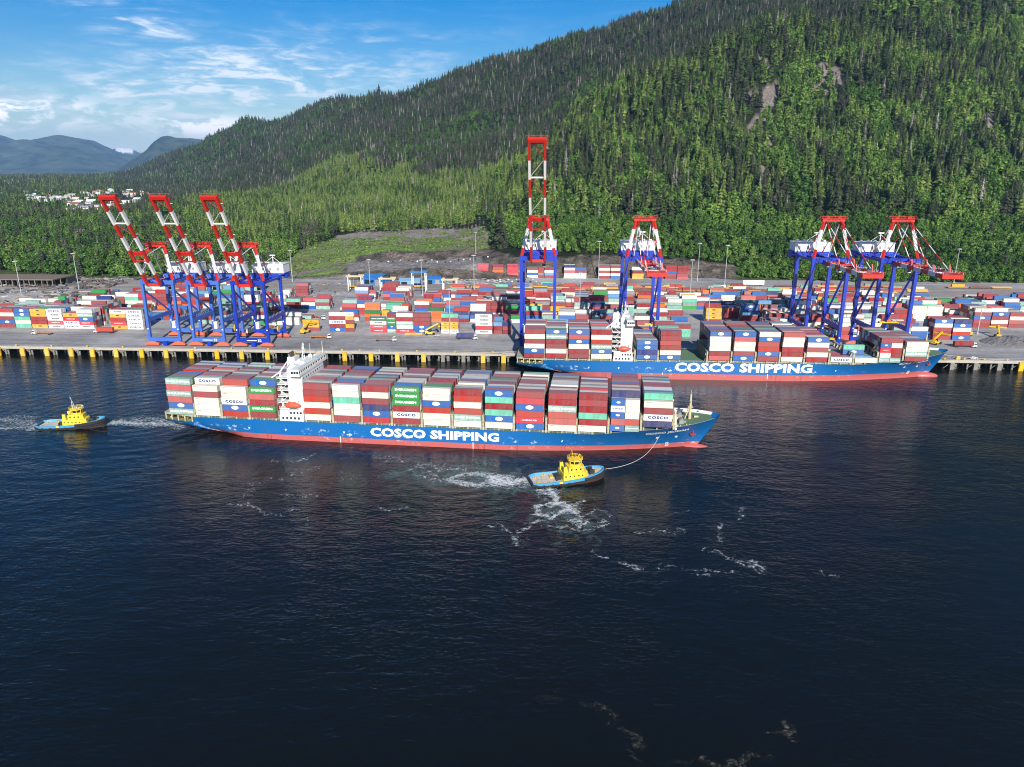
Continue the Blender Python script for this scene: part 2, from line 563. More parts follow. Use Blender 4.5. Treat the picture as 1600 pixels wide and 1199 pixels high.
def cover_class(s, d, x, y, grow=1.0):
    """0 forest, 1 green clearing, 2 cut rock, 3 gravel, 4 bare rock slope, 5 logging debris"""
    c = np.zeros(s.shape, int)
    n = fbm(x / 26, y / 26, 3)
    clear_far = np.interp(s, [440, 500, 560, 640, 700, 760, 770], [905, 1085, 1150, 1175, 1150, 1080, 900])
    inclear = (s > 440) & (s < 768) & (d > 800) & (d < clear_far + (n - 0.5) * 60)
    c[inclear] = 1
    deb = inclear & (d > np.interp(s, [440, 560, 640, 765], [1000, 1075, 1060, 985])) & (n > 0.44)
    c[deb] = 5
    c[inclear & (d > 1000) & (n > 0.68)] = 5
    cut = (s > 535) & (s < 1150) & (d > 775) & (d < np.interp(s, [535, 560, 765, 800, 1150], [815, 893, 893, 828, 835]))
    c[cut] = 2
    terr = (s > 545) & (s < 752) & (d > 801) & (d < 871)
    c[terr] = 3
    road = (s > 395) & (s < 600) & (np.abs(d - np.interp(s, [395, 440, 480, 560, 600], [786, 800, 822, 838, 850])) < 6)
    c[road] = 3
    c[(s > 380) & (s < 545) & (d < 800)] = 3
    for (s0, ds, d0, dd) in ((1197, 18, 1390, 95), (1182, 32, 1300, 92), (1199, 14, 1200, 90), (1292, 30, 1445, 60), (1003, 9, 1160, 32), (1545, 12, 1330, 25), (1580, 12, 1440, 30)):
        q = ((s - s0 - (n - .5) * 44) / ds) ** 2 + ((d - d0) / dd) ** 2 + (n - 0.5) * 1.8
        c[q < grow] = 4
    return c


def land_material():
    m, N, L, b = new_mat('hill_ground')
    b.inputs['Roughness'].default_value = 0.95
    b.inputs['Specular IOR Level'].default_value = 0.1
    at = N.new('ShaderNodeVertexColor')
    at.layer_name = 'cover'
    tc = N.new('ShaderNodeTexCoord')
    acc = at.outputs['Color']
    for sc, lo, hi, amt in ((0.35, 0.35, 1.65, 1.0), (0.05, 0.7, 1.3, 1.0)):
        nz = N.new('ShaderNodeTexNoise')
        nz.inputs['Scale'].default_value = sc
        nz.inputs['Detail'].default_value = 7
        nz.inputs['Roughness'].default_value = 0.7
        L.new(tc.outputs['Object'], nz.inputs['Vector'])
        mr = N.new('ShaderNodeMapRange')
        mr.inputs[1].default_value = 0.3
        mr.inputs[2].default_value = 0.7
        mr.inputs[3].default_value = lo
        mr.inputs[4].default_value = hi
        L.new(nz.outputs['Fac'], mr.inputs[0])
        mx = N.new('ShaderNodeMix')
        mx.data_type = 'RGBA'
        mx.blend_type = 'MULTIPLY'
        mx.inputs[0].default_value = amt
        L.new(acc, mx.inputs[6])
        L.new(mr.outputs[0], mx.inputs[7])
        acc = mx.outputs[2]
    L.new(acc, b.inputs['Base Color'])
    bp = N.new('ShaderNodeBump')
    bp.inputs['Strength'].default_value = 1.0
    bp.inputs['Distance'].default_value = 2.5
    nz = N.new('ShaderNodeTexNoise')
    nz.inputs['Scale'].default_value = 0.22
    nz.inputs['Detail'].default_value = 7
    L.new(tc.outputs['Object'], nz.inputs['Vector'])
    L.new(nz.outputs['Fac'], bp.inputs['Height'])
    L.new(bp.outputs[0], b.inputs['Normal'])
    return m


def build_hills():
    ns, nd = TZ.shape
    v = np.stack([TX, TY, TZ], 2).reshape(-1, 3)
    idx = np.arange(ns * nd).reshape(ns, nd)
    f = np.stack([idx[:-1, :-1], idx[1:, :-1], idx[1:, 1:], idx[:-1, 1:]], 2).reshape(-1, 4)
    me = bpy.data.meshes.new('hills')
    me.vertices.add(len(v))
    me.vertices.foreach_set('co', v.ravel())
    me.loops.add(len(f) * 4)
    me.loops.foreach_set('vertex_index', f.ravel())
    me.polygons.add(len(f))
    me.polygons.foreach_set('loop_start', np.arange(len(f)) * 4)
    me.update(calc_edges=True)
    me.polygons.foreach_set('use_smooth', [True] * len(f))
    ss = np.repeat(S[:, None], nd, 1)
    dd = np.repeat(DG[None, :], ns, 0)
    cc = cover_class(ss, dd, TX, TY).ravel()
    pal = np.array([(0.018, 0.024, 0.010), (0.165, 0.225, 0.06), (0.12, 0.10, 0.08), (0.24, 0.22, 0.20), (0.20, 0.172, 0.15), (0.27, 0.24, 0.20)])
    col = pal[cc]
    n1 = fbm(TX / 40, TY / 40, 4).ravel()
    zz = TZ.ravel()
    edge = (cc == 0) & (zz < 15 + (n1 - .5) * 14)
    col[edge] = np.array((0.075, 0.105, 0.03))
    g = (cc == 1)
    t = np.clip((n1 * .5 + .5 * fbm(TX / 11, TY / 11, 3).ravel() - 0.42) * 5, 0, 1)[:, None]
    col[g] = (col * (1 - t) + np.array((0.21, 0.185, 0.11)) * t)[g]
    r = (cc == 2)
    nb = np.clip((fbm(TX / 9, TY / 9 + TZ / 3, 3).ravel() - 0.35) * 2.4, 0, 1)[:, None]
    col[r] = (np.array((0.06, 0.054, 0.044)) * (1 - nb) + np.array((0.19, 0.155, 0.125)) * nb)[r]
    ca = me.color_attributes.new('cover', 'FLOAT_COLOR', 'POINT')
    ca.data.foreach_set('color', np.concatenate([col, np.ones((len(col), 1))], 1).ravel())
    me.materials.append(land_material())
    o = link('hills', me)
    tag(o, kind='structure')


build_hills()


def far_mountains():
    m, N, L, b = new_mat('distant_forest')
    b.inputs['Roughness'].default_value = 1.0
    b.inputs['Specular IOR Level'].default_value = 0.0
    tc = N.new('ShaderNodeTexCoord')
    nz = N.new('ShaderNodeTexNoise')
    nz.inputs['Scale'].default_value = 0.0018
    nz.inputs['Detail'].default_value = 9
    nz.inputs['Roughness'].default_value = 0.7
    L.new(tc.outputs['Object'], nz.inputs['Vector'])
    cr = N.new('ShaderNodeValToRGB')
    cr.color_ramp.elements[0].position = 0.38
    cr.color_ramp.elements[0].color = (0.012, 0.022, 0.012, 1)
    cr.color_ramp.elements[1].position = 0.66
    cr.color_ramp.elements[1].color = (0.13, 0.15, 0.075, 1)
    L.new(nz.outputs['Fac'], cr.inputs[0])
    at = N.new('ShaderNodeAttribute')
    at.attribute_name = 'snow'
    mx = N.new('ShaderNodeMix')
    mx.data_type = 'RGBA'
    L.new(at.outputs['Fac'], mx.inputs[0])
    L.new(cr.outputs[0], mx.inputs[6])
    mx.inputs[7].default_value = (0.85, 0.87, 0.9, 1)
    L.new(mx.outputs[2], b.inputs['Base Color'])
    sets = [
        (24000, 7000, [(-1.5, 1191), (-0.977, 764), (-0.840, 1629), (-0.757, 1513), (-0.676, 1227), (-0.648, 1018), (-0.626, 1113), (-0.595, 1227), (-0.575, 1113), (-0.558, 1076), (-0.539, 824), (-0.519, 669), (-0.498, 551), (-0.470, 238), (-0.429, 9), (-0.258, -64)], False),
        (18000, 4600, [(-0.637, -88), (-0.5675, 7), (-0.522, 140), (-0.484, 591), (-0.463, 907), (-0.454, 938), (-0.444, 892), (-0.423, 877), (-0.406, 836), (-0.340, 604), (-0.239, 209), (-0.137, -58)], False),
        (28500, 3000, [(-0.60, 0), (-0.541, 541), (-0.526, 955), (-0.509, 980), (-0.491, 839), (-0.469, 423), (-0.40, 72)], True),
    ]
    for D, depth, sk, snow in sets:
        a = np.linspace(sk[0][0], sk[-1][0], 220)
        top = np.interp(a, [p[0] for p in sk], [p[1] for p in sk])
        rows = np.linspace(-1, 1, 61)
        V, sn = [], []
        for t in rows:
            d = D + t * depth
            x, y = to_world(a * D * (1 + 0.2 * t), np.full_like(a, d))
            fall = np.clip(1 - abs(t), 0, 1) ** (1.15 if t < 0 else 1)
            rg = 1 - np.abs(fbm(x / 2900 + 5, y / 2900 + 2, 5) * 2 - 1)
            spur = fbm(x / 1400 + 50, y / 5800, 4)
            side = 1 - abs(fall * 2 - 1)
            z = top * fall * (1 + side * (rg - 0.72) * 1.5 + side * (spur - 0.5) * 1.3)
            z = z + (fbm(x / 500, y / 500, 3) - 0.5) * 110 * np.clip(top / 700, 0, 1) * np.clip(fall * 4, 0, 1) * (0.25 if abs(t) < 0.02 else 1)
            z = np.minimum(z, top * 1.01 + 3)
            V.append(np.stack([x, y, z], 1))
            sn.append(((z > 0.8 * 980) & (fbm(x / 600, y / 600, 3) > 0.46)) * (1.0 if snow else 0.0))
        V = np.concatenate(V)
        n = len(a)
        idx = np.arange(len(V)).reshape(len(rows), n)
        f = np.stack([idx[:-1, :-1], idx[:-1, 1:], idx[1:, 1:], idx[1:, :-1]], 2).reshape(-1, 4)
        me = bpy.data.meshes.new('mountain')
        me.from_pydata(V.tolist(), [], f.tolist())
        at = me.attributes.new('snow', 'FLOAT', 'POINT')
        at.data.foreach_set('value', np.concatenate(sn).astype(float))
        me.polygons.foreach_set('use_smooth', [True] * len(f))
        me.materials.append(m)
        tag(link('mountain', me), kind='structure')
    # valley floor under the far ranges
    mb = MB()
    pts = [(-1.7, 5500), (0.2, 5500), (0.2, 33000), (-1.7, 33000)]
    mb.quad([(*to_world(a * d, d), 6) for a, d in pts])
    tag(mb.build('valley_floor', m), kind='structure')


far_mountains()


# ------------------------------------------------------------------ trees
def foliage_material(name, stops, rough=0.8):
    m, N, L, b = new_mat(name)
    b.inputs['Roughness'].default_value = rough
    b.inputs['Specular IOR Level'].default_value = 0.15
    at = N.new('ShaderNodeAttribute')
    at.attribute_type = 'INSTANCER'
    at.attribute_name = 'tint'
    oi = N.new('ShaderNodeObjectInfo')
    ad = N.new('ShaderNodeMath')
    ad.operation = 'MULTIPLY_ADD'
    L.new(oi.outputs['Random'], ad.inputs[0])
    ad.inputs[1].default_value = 0.16
    L.new(at.outputs['Fac'], ad.inputs[2])
    cr = N.new('ShaderNodeValToRGB')
    e = cr.color_ramp.elements
    e[0].position, e[0].color = stops[0][0], (*stops[0][1], 1)
    e[1].position, e[1].color = stops[-1][0], (*stops[-1][1], 1)
    for p, c in stops[1:-1]:
        k = e.new(p)
        k.color = (*c, 1)
    L.new(ad.outputs[0], cr.inputs[0])
    ge = N.new('ShaderNodeNewGeometry')
    mr = N.new('ShaderNodeMapRange')
    mr.inputs[3].default_value = 0.42
    mr.inputs[4].default_value = 1.85
    L.new(ge.outputs['Random Per Island'], mr.inputs[0])
    mx = N.new('ShaderNodeMix')
    mx.data_type = 'RGBA'
    mx.blend_type = 'MULTIPLY'
    mx.inputs[0].default_value = 1
    L.new(cr.outputs[0], mx.inputs[6])
    L.new(mr.outputs[0], mx.inputs[7])
    L.new(mx.outputs[2], b.inputs['Base Color'])
    # thin leaves pass some light
    tr = N.new('ShaderNodeBsdfTranslucent')
    L.new(mx.outputs[2], tr.inputs['Color'])
    ms = N.new('ShaderNodeMixShader')
    ms.inputs[0].default_value = 0.22
    L.new(b.outputs[0], ms.inputs[1])
    L.new(tr.outputs[0], ms.inputs[2])
    L.new(ms.outputs[0], N['Material Output'].inputs['Surface'])
    return m


NEEDLE = foliage_material('conifer_needles', [(0.0, (0.105, 0.096, 0.076)), (0.12, (0.050, 0.054, 0.036)), (0.34, (0.036, 0.058, 0.020)), (0.58, (0.080, 0.122, 0.032)), (1.0, (0.155, 0.21, 0.050))])
LEAF = foliage_material('broad_leaves', [(0.0, (0.034, 0.070, 0.018)), (0.5, (0.078, 0.162, 0.030)), (1.0, (0.145, 0.24, 0.046))])
DEADWOOD = foliage_material('dead_branches', [(0.0, (0.16, 0.15, 0.135)), (1.0, (0.32, 0.30, 0.27))])
BARK = mat('bark', (0.09, 0.075, 0.06), 0.95)
BARK_GREY = mat('grey_bark', (0.26, 0.24, 0.22), 0.95)


def conifer_crown(r, seed, h=24.0, w=3.6, whorls=11, dens=8, bare=0.10):
    rr = random.Random(seed)
    mb = MB()
    for k in range(whorls):
        t = k / (whorls - 1)
        z = h * (bare + (0.95 - bare) * t) + rr.uniform(-.4, .4)
        R = w * (1 - t) ** 0.66 * rr.uniform(0.78, 1.15) + 0.35
        nb = max(5, int(dens * (1 - 0.4 * t)))
        a0 = rr.uniform(0, 6.28)
        for j in range(nb):
            if rr.random() < 0.08:
                continue
            a = a0 + 6.283 * j / nb + rr.uniform(-.25, .25)
            L = R * rr.uniform(0.65, 1.2)
            dz = -L * rr.uniform(0.25, 0.6)
            hw = L * rr.uniform(0.30, 0.48) + .15
            ca, sa = math.cos(a), math.sin(a)
            up = h * 0.075 * rr.uniform(.8, 1.3)
            p0 = (0, 0, z + up)
            tip = (ca * L, sa * L, z + dz)
            ml = (ca * L * .55 - sa * hw, sa * L * .55 + ca * hw, z + dz * .75)
            mr_ = (ca * L * .55 + sa * hw, sa * L * .55 - ca * hw, z + dz * .75)
            mid = (ca * L * .5, sa * L * .5, z + dz * .2 + up * .25)
            mb.quad([p0, ml, mid])
            mb.quad([ml, tip, mid])
            mb.quad([p0, mid, mr_])
            mb.quad([mid, tip, mr_])
    # leader
    mb.quad([(0.25, 0, h * .90), (-0.12, 0.22, h * .9), (0, 0, h * 1.03)])
    mb.quad([(-0.12, 0.22, h * .90), (-0.12, -0.22, h * .9), (0, 0, h * 1.03)])
    mb.quad([(-0.12, -0.22, h * .90), (0.25, 0, h * .9), (0, 0, h * 1.03)])
    return mb


def leaf_crown(seed, h=15.0, w=6.0, n=150):
    rr = random.Random(seed)
    mb = MB()
    lobes = [(rr.uniform(-.45, .45) * w, rr.uniform(-.45, .45) * w, h * rr.uniform(.20, .78), w * rr.uniform(.42, .62)) for _ in range(8)]
    lobes.append((0, 0, h * .62, w * .62))
    lobes.append((0, 0, h * .86, w * .40))
    for k in range(n):
        lx, ly, lz, R = lobes[k % len(lobes)]
        d = Vector((rr.gauss(0, 1), rr.gauss(0, 1), rr.gauss(0, 1) * .9 + .35)).normalized()
        c = Vector((lx, ly, lz)) + d * R * rr.uniform(.72, 1.06)
        nrm = (d + Vector((rr.uniform(-.6, .6), rr.uniform(-.6, .6), rr.uniform(-.3, .7)))).normalized()
        u = nrm.orthogonal().normalized()
        vv = nrm.cross(u)
        a = rr.uniform(0, 3.14)
        u, vv = u * math.cos(a) + vv * math.sin(a), vv * math.cos(a) - u * math.sin(a)
        s = w * rr.uniform(.13, .26)
        mb.quad([c - u * s, c - vv * s * .8 + nrm * s * .15, c + u * s * 1.1, c + vv * s * .8 + nrm * s * .1])
    return mb


def trunk_mesh(h, r0, mat_, r1=None, limbs=0, seed=0):
    rr = random.Random(seed)
    mb = MB()
    mb.tube((0, 0, -1.5), (0, 0, h), r0, r1 if r1 is not None else r0 * .2, 6)
    for k in range(limbs):
        z = h * rr.uniform(.35, .95)
        a = rr.uniform(0, 6.28)
        L = h * rr.uniform(.08, .2) * (1.3 - z / h)
        mb.tube((0, 0, z), (math.cos(a) * L, math.sin(a) * L, z + L * rr.uniform(-.2, .6)), r0 * .3, .04, 4, caps=False)
    return mb.mesh('trunk', mat_)


CONIFERS, BROADS, SNAGS = [], [], []
for i in range(6):
    w = (4.7, 5.6, 4.2, 5.3, 4.5, 6.0)[i]
    CONIFERS.append((conifer_crown(None, 50 + i, w=w, whorls=(11, 10, 12, 10, 12, 9)[i], bare=(.08, .05, .22, .1, .3, .06)[i]).mesh('crown', NEEDLE), trunk_mesh(21, .38, BARK)))
for i in range(5):
    BROADS.append((leaf_crown(80 + i, h=(14, 15, 13, 16, 12)[i], w=(5.2, 6.0, 5.4, 5.6, 6.6)[i], n=190).mesh('crown', LEAF), trunk_mesh(11, .35, BARK, limbs=5, seed=i)))
for i in range(3):
    SNAGS.append((conifer_crown(None, 99 + i, w=2.0, whorls=9, dens=5, bare=.3).mesh('crown', DEADWOOD), trunk_mesh(23, .42, BARK_GREY, limbs=8, seed=i)))


def proto_collection():
    col = bpy.data.collections.new('forest_kinds')
    for k, (crown, trunk) in enumerate(CONIFERS + BROADS + SNAGS):
        me = bpy.data.meshes.new('tree_kind')
        nc, nt_ = len(crown.vertices), len(trunk.vertices)
        vs = [tuple(v.co) for v in crown.vertices] + [tuple(v.co) for v in trunk.vertices]
        fs = [tuple(p.vertices) for p in crown.polygons] + [tuple(nc + i for i in p.vertices) for p in trunk.polygons]
        me.from_pydata(vs, [], fs)
        me.materials.append(crown.materials[0])
        me.materials.append(trunk.materials[0])
        me.polygons.foreach_set('material_index', [0] * len(crown.polygons) + [1] * len(trunk.polygons))
        me.update()
        o = bpy.data.objects.new('tree_kind_%02d' % k, me)
        col.objects.link(o)
    return col


def scatter():
    """every tree site: x, y (camera-facing frame), z, kind index, scale, tint"""
    xs, ys = [], []
    d = 756.0
    while d < 6300:
        sp = 8.4 if d < 1650 else (10.0 if d < 2300 else (12.0 if d < 3300 else 17.0))
        x0, x1 = -0.84 * d, 0.86 * d
        if d > 3400:
            x1 = 0.0
        n = int((x1 - x0) / sp)
        x = x0 + (np.arange(n) + NPR.rand(n)) * sp
        xs.append(x)
        ys.append(d + (NPR.rand(n) - .5) * sp * 1.2)
        d += sp
    x, y = np.concatenate(xs), np.concatenate(ys)
    y = np.clip(y, 752, 6800)
    z, s = terrain_at(x, y)
    xw, yw = to_world(x, y)
    cv = cover_class(s, y, xw, yw, 1.12)
    n1 = fbm(xw / 55 + 7, yw / 55 + 3, 3)
    n2 = fbm(xw / 190 + 70, yw / 190 + 20, 3)
    rnd = NPR.rand(len(x))
    foot = np.interp(s, [-300, 0, 120, 380, 430, 455, 530, 762, 775, 850, 1140, 1165, 1300, 1450, 1600, 1950], [850, 850, 806, 806, 815, 900, 1180, 1180, 902, 836, 830, 790, 772, 764, 757, 757])
    ok = ((cv == 0) | ((cv == 4) & (rnd < .14))) & (y > foot)
    # town clearings on the left plain, sparse edge of the burn
    town = (((s - 130) / 115) ** 2 + ((y - 2300) / 620) ** 2 < 1) | (((s - 20) / 60) ** 2 + ((y - 4300) / 500) ** 2 < 1)
    ok &= ~(town & (rnd < 0.86))
    ok &= ~((s < 220) & (y > 1000) & (y < 1150) & (s < 25) & (x < -770))
    # meadows behind the left cranes
    ok &= ~((np.abs(s - 268) < 20) & (np.abs(y - 1560) < 110))
    # hide what the crest hides
    near = (s > 800) & (z < 56 + (n2 - .5) * 44) & (y < 1250)
    mid = (y > 1150) & (y < 2300 + (n2 - .5) * 900) & (s > 315 + (n2 - .5) * 160) & (s < 850 + (n1 - .5) * 200) & (z < 135 + (n2 - .5) * 150 + (n1 - .5) * 60)
    plain = (s <= 470) & (z < 60) & (y < 3600)
    crest = np.interp(s, [760, 820, 900, 1000, 1120, 1180, 1300, 1450, 1600], [1500, 1500, 1535, 1560, 1600, 1640, 1690, 1820, 1900])
    high = (y > np.where(s > 765, crest, 1850)) & (s > 180) & ~mid
    slope = (s > 775) & ~high & ~near
    u = NPR.rand(len(x))
    pb = np.full(len(x), 0.12)
    pb = np.where(n1 > 0.55, 0.66, pb)
    pb = np.where(near, 0.97, pb)
    pb = np.where(plain, np.where(y < 1500, .82, np.where(n2 > .5, 0.70, 0.35)), pb)
    pb = np.where(mid, 0.12, pb)
    pb = np.where(high, np.where((n2 > 0.56) & (z < 420), 0.55, 0.03), pb)
    # leafy chutes on the near hill
    for (s0, s1, d0, d1, wd) in ((1345, 1395, 1420, 1230, 20), (1215, 1250, 1330, 1000, 12), (985, 1035, 1250, 1030, 12), (1500, 1560, 1330, 1050, 14)):
        sc_ = np.interp(y, sorted((d0, d1)), (s1, s0) if d1 < d0 else (s0, s1))
        pb = np.where((np.abs(s - sc_) < wd) & (y > min(d0, d1)) & (y < max(d0, d1)), 0.85, pb)
    kind = np.where(u < pb, 1, 0)
    snag = (NPR.rand(len(x)) < np.where(high, 0.10, np.where(near | plain, 0.006, 0.035))) & (kind == 0)
    kind[snag] = 2
    tint = np.clip(0.36 + (n1 - .5) * 1.5 + (NPR.rand(len(x)) - .5) * 0.9, 0, 1)
    tint = np.where(mid & (kind == 0), np.clip(tint + .34, 0, 1), tint)
    tint = np.where(high & (kind == 0), np.clip(tint * .50 - .04, 0, 1), tint)
    tint = np.where(slope & (kind == 0), np.clip(tint + .10, 0, 1), tint)
    tint = np.where((kind == 1), np.clip(0.50 + (n1 - .5) * 1.2 + (NPR.rand(len(x)) - .5) * 0.5, 0, 1), tint)
    tint = np.where((kind == 1) & high, tint * .6, tint)
    h = np.where(kind == 1, 0.70 + 0.6 * NPR.rand(len(x)), 0.66 + 0.74 * NPR.rand(len(x)) ** 1.5)
    h = np.where(mid & (kind == 0), h * .80, h)
    h = np.where(near & (kind == 1), h * .85, h)
    h = np.where(plain, h * .92, h)
    h = np.where(slope, h * 1.34, h)
    h = np.where(y > 3300, h * 1.35, h)
    h = np.where(near & (y < 880), h * .75, h)
    # visibility from the terrain profile
    el = (TZ - CAM_H) / DG[None, :]
    run = np.maximum.accumulate(el, 1)
    k = np.clip(np.searchsorted(DG, y) - 1, 0, len(DG) - 1)
    i = np.clip(((s - S[0]) / 6).astype(int), 0, len(S) - 1)
    vis = (z + 28 * h - CAM_H) / y > run[i, np.maximum(k - 2, 0)] - 0.004
    ok &= ~(slope & (NPR.rand(len(x)) < .38) & (kind != 1))
    keep = ok & vis & (s > -160) & (s < 1800)
    base = np.where(kind == 0, 0, np.where(kind == 1, len(CONIFERS), len(CONIFERS) + len(BROADS)))
    cnt = np.where(kind == 0, len(CONIFERS), np.where(kind == 1, len(BROADS), len(SNAGS)))
    idx = base + (NPR.rand(len(x)) * cnt).astype(int)
    return [a[keep] for a in (xw, yw, z, kind, idx, h, tint, s, y)]


def build_forest():
    xw, yw, z, kind, idx, h, tint, s, d = scatter()
    n = len(xw)
    inframe = (s > 6) & (s < 1594)
    solo = np.zeros(n, bool)
    chosen = {}
    for k, lim in ((0, 300), (1, 300), (2, 60)):
        score = np.where((kind == k) & inframe, h / d, -1)
        pick = np.argsort(-score)[:lim]
        pick = pick[score[pick] > 0]
        solo[pick] = True
        chosen[k] = pick
    allk = CONIFERS + BROADS + SNAGS
    nC, nB = len(CONIFERS), len(BROADS)
    for k, pick in chosen.items():
        for p in pick:
            crown, trunk = allk[idx[p]]
            q = 0 if s[p] < 430 else (1 if s[p] < 800 else (2 if s[p] < 1180 else 3))
            where = ('in the woods behind the left cranes', 'in the woods round the clearing', 'above the rock cut behind the middle cranes', 'on the mountainside behind the right-hand cranes')[q]
            if k == 0:
                tone = 'grey brown' if tint[p] < .16 else ('dark green' if tint[p] < .5 else 'yellow green')
                name, cat, kindw = 'conifer_tree', 'tree', 'conifer'
            elif k == 1:
                tone = 'dark green' if tint[p] < .38 else ('bright green' if tint[p] < .62 else 'pale yellow green')
                name, cat, kindw = 'broadleaf_tree', 'tree', 'leafy tree'
            else:
                tone, name, cat, kindw = 'bare grey', 'dead_tree', 'dead tree', 'dead tree'
            size = 'tall' if h[p] > (1.25 if k != 1 else .95) else 'small'
            lab = '%s %s %s standing %s' % (size, tone, kindw, where)
            grp = '%s %s %ss %s' % (size, tone, kindw, where)
            t = thing(name, (xw[p], yw[p], z[p]), lab, cat, grp, RNG.uniform(0, 6.28))
            t.scale = (h[p] * RNG.uniform(.9, 1.15),) * 2 + (h[p],)
            c = link('crown', crown, t)
            c['tint'] = float(tint[p])
            link('trunk', trunk, t)
    r = ~solo
    me = bpy.data.meshes.new('forest')
    me.vertices.add(int(r.sum()))
    me.vertices.foreach_set('co', np.stack([xw[r], yw[r], z[r]], 1).ravel())
    for nm, ty, val in (('idx', 'INT', idx[r].astype(np.int32)), ('tint', 'FLOAT', tint[r].astype(np.float32))):
        a = me.attributes.new(nm, ty, 'POINT')
        a.data.foreach_set('value', val)
    m = int(r.sum())
    rot = np.stack([(NPR.rand(m) - .5) * .1, (NPR.rand(m) - .5) * .1, NPR.rand(m) * 6.28], 1)
    wv = h[r] * (0.9 + 0.3 * NPR.rand(m))
    for nm, val in (('rot', rot), ('scl', np.stack([wv, wv, h[r]], 1))):
        a = me.attributes.new(nm, 'FLOAT_VECTOR', 'POINT')
        a.data.foreach_set('vector', val.astype(np.float32).ravel())
    o = link('forest', me)
    tag(o, 'dense mixed forest covering the hills beyond the nearest trees', 'forest', kind='stuff')
    ng = bpy.data.node_groups.new('forest_scatter', 'GeometryNodeTree')
    ng.interface.new_socket('Geometry', in_out='INPUT', socket_type='NodeSocketGeometry')
    ng.interface.new_socket('Geometry', in_out='OUTPUT', socket_type='NodeSocketGeometry')
    N, L = ng.nodes, ng.links
    gi, go = N.new('NodeGroupInput'), N.new('NodeGroupOutput')
    ip = N.new('GeometryNodeInstanceOnPoints')
    ci = N.new('GeometryNodeCollectionInfo')
    ci.inputs['Collection'].default_value = proto_collection()
    ci.inputs['Separate Children'].default_value = True
    ci.inputs['Reset Children'].default_value = True
    ip.inputs['Pick Instance'].default_value = True

    def na(nm, ty):
        x = N.new('GeometryNodeInputNamedAttribute')
        x.data_type = ty
        x.inputs['Name'].default_value = nm
        return x.outputs['Attribute']
    L.new(gi.outputs[0], ip.inputs['Points'])
    L.new(ci.outputs[0], ip.inputs['Instance'])
    L.new(na('idx', 'INT'), ip.inputs['Instance Index'])
    er = N.new('FunctionNodeEulerToRotation')
    L.new(na('rot', 'FLOAT_VECTOR'), er.inputs[0])
    L.new(er.outputs[0], ip.inputs['Rotation'])
    L.new(na('scl', 'FLOAT_VECTOR'), ip.inputs['Scale'])
    L.new(ip.outputs[0], go.inputs[0])
    mod = o.modifiers.new('scatter', 'NODES')
    mod.node_group = ng
    print('trees', n, 'stuff', m)


build_forest()
# ------------------------------------------------------------------ water, quay, yard ground
GZ = 6.0          # yard level above the water
QY = 452.0        # quay edge


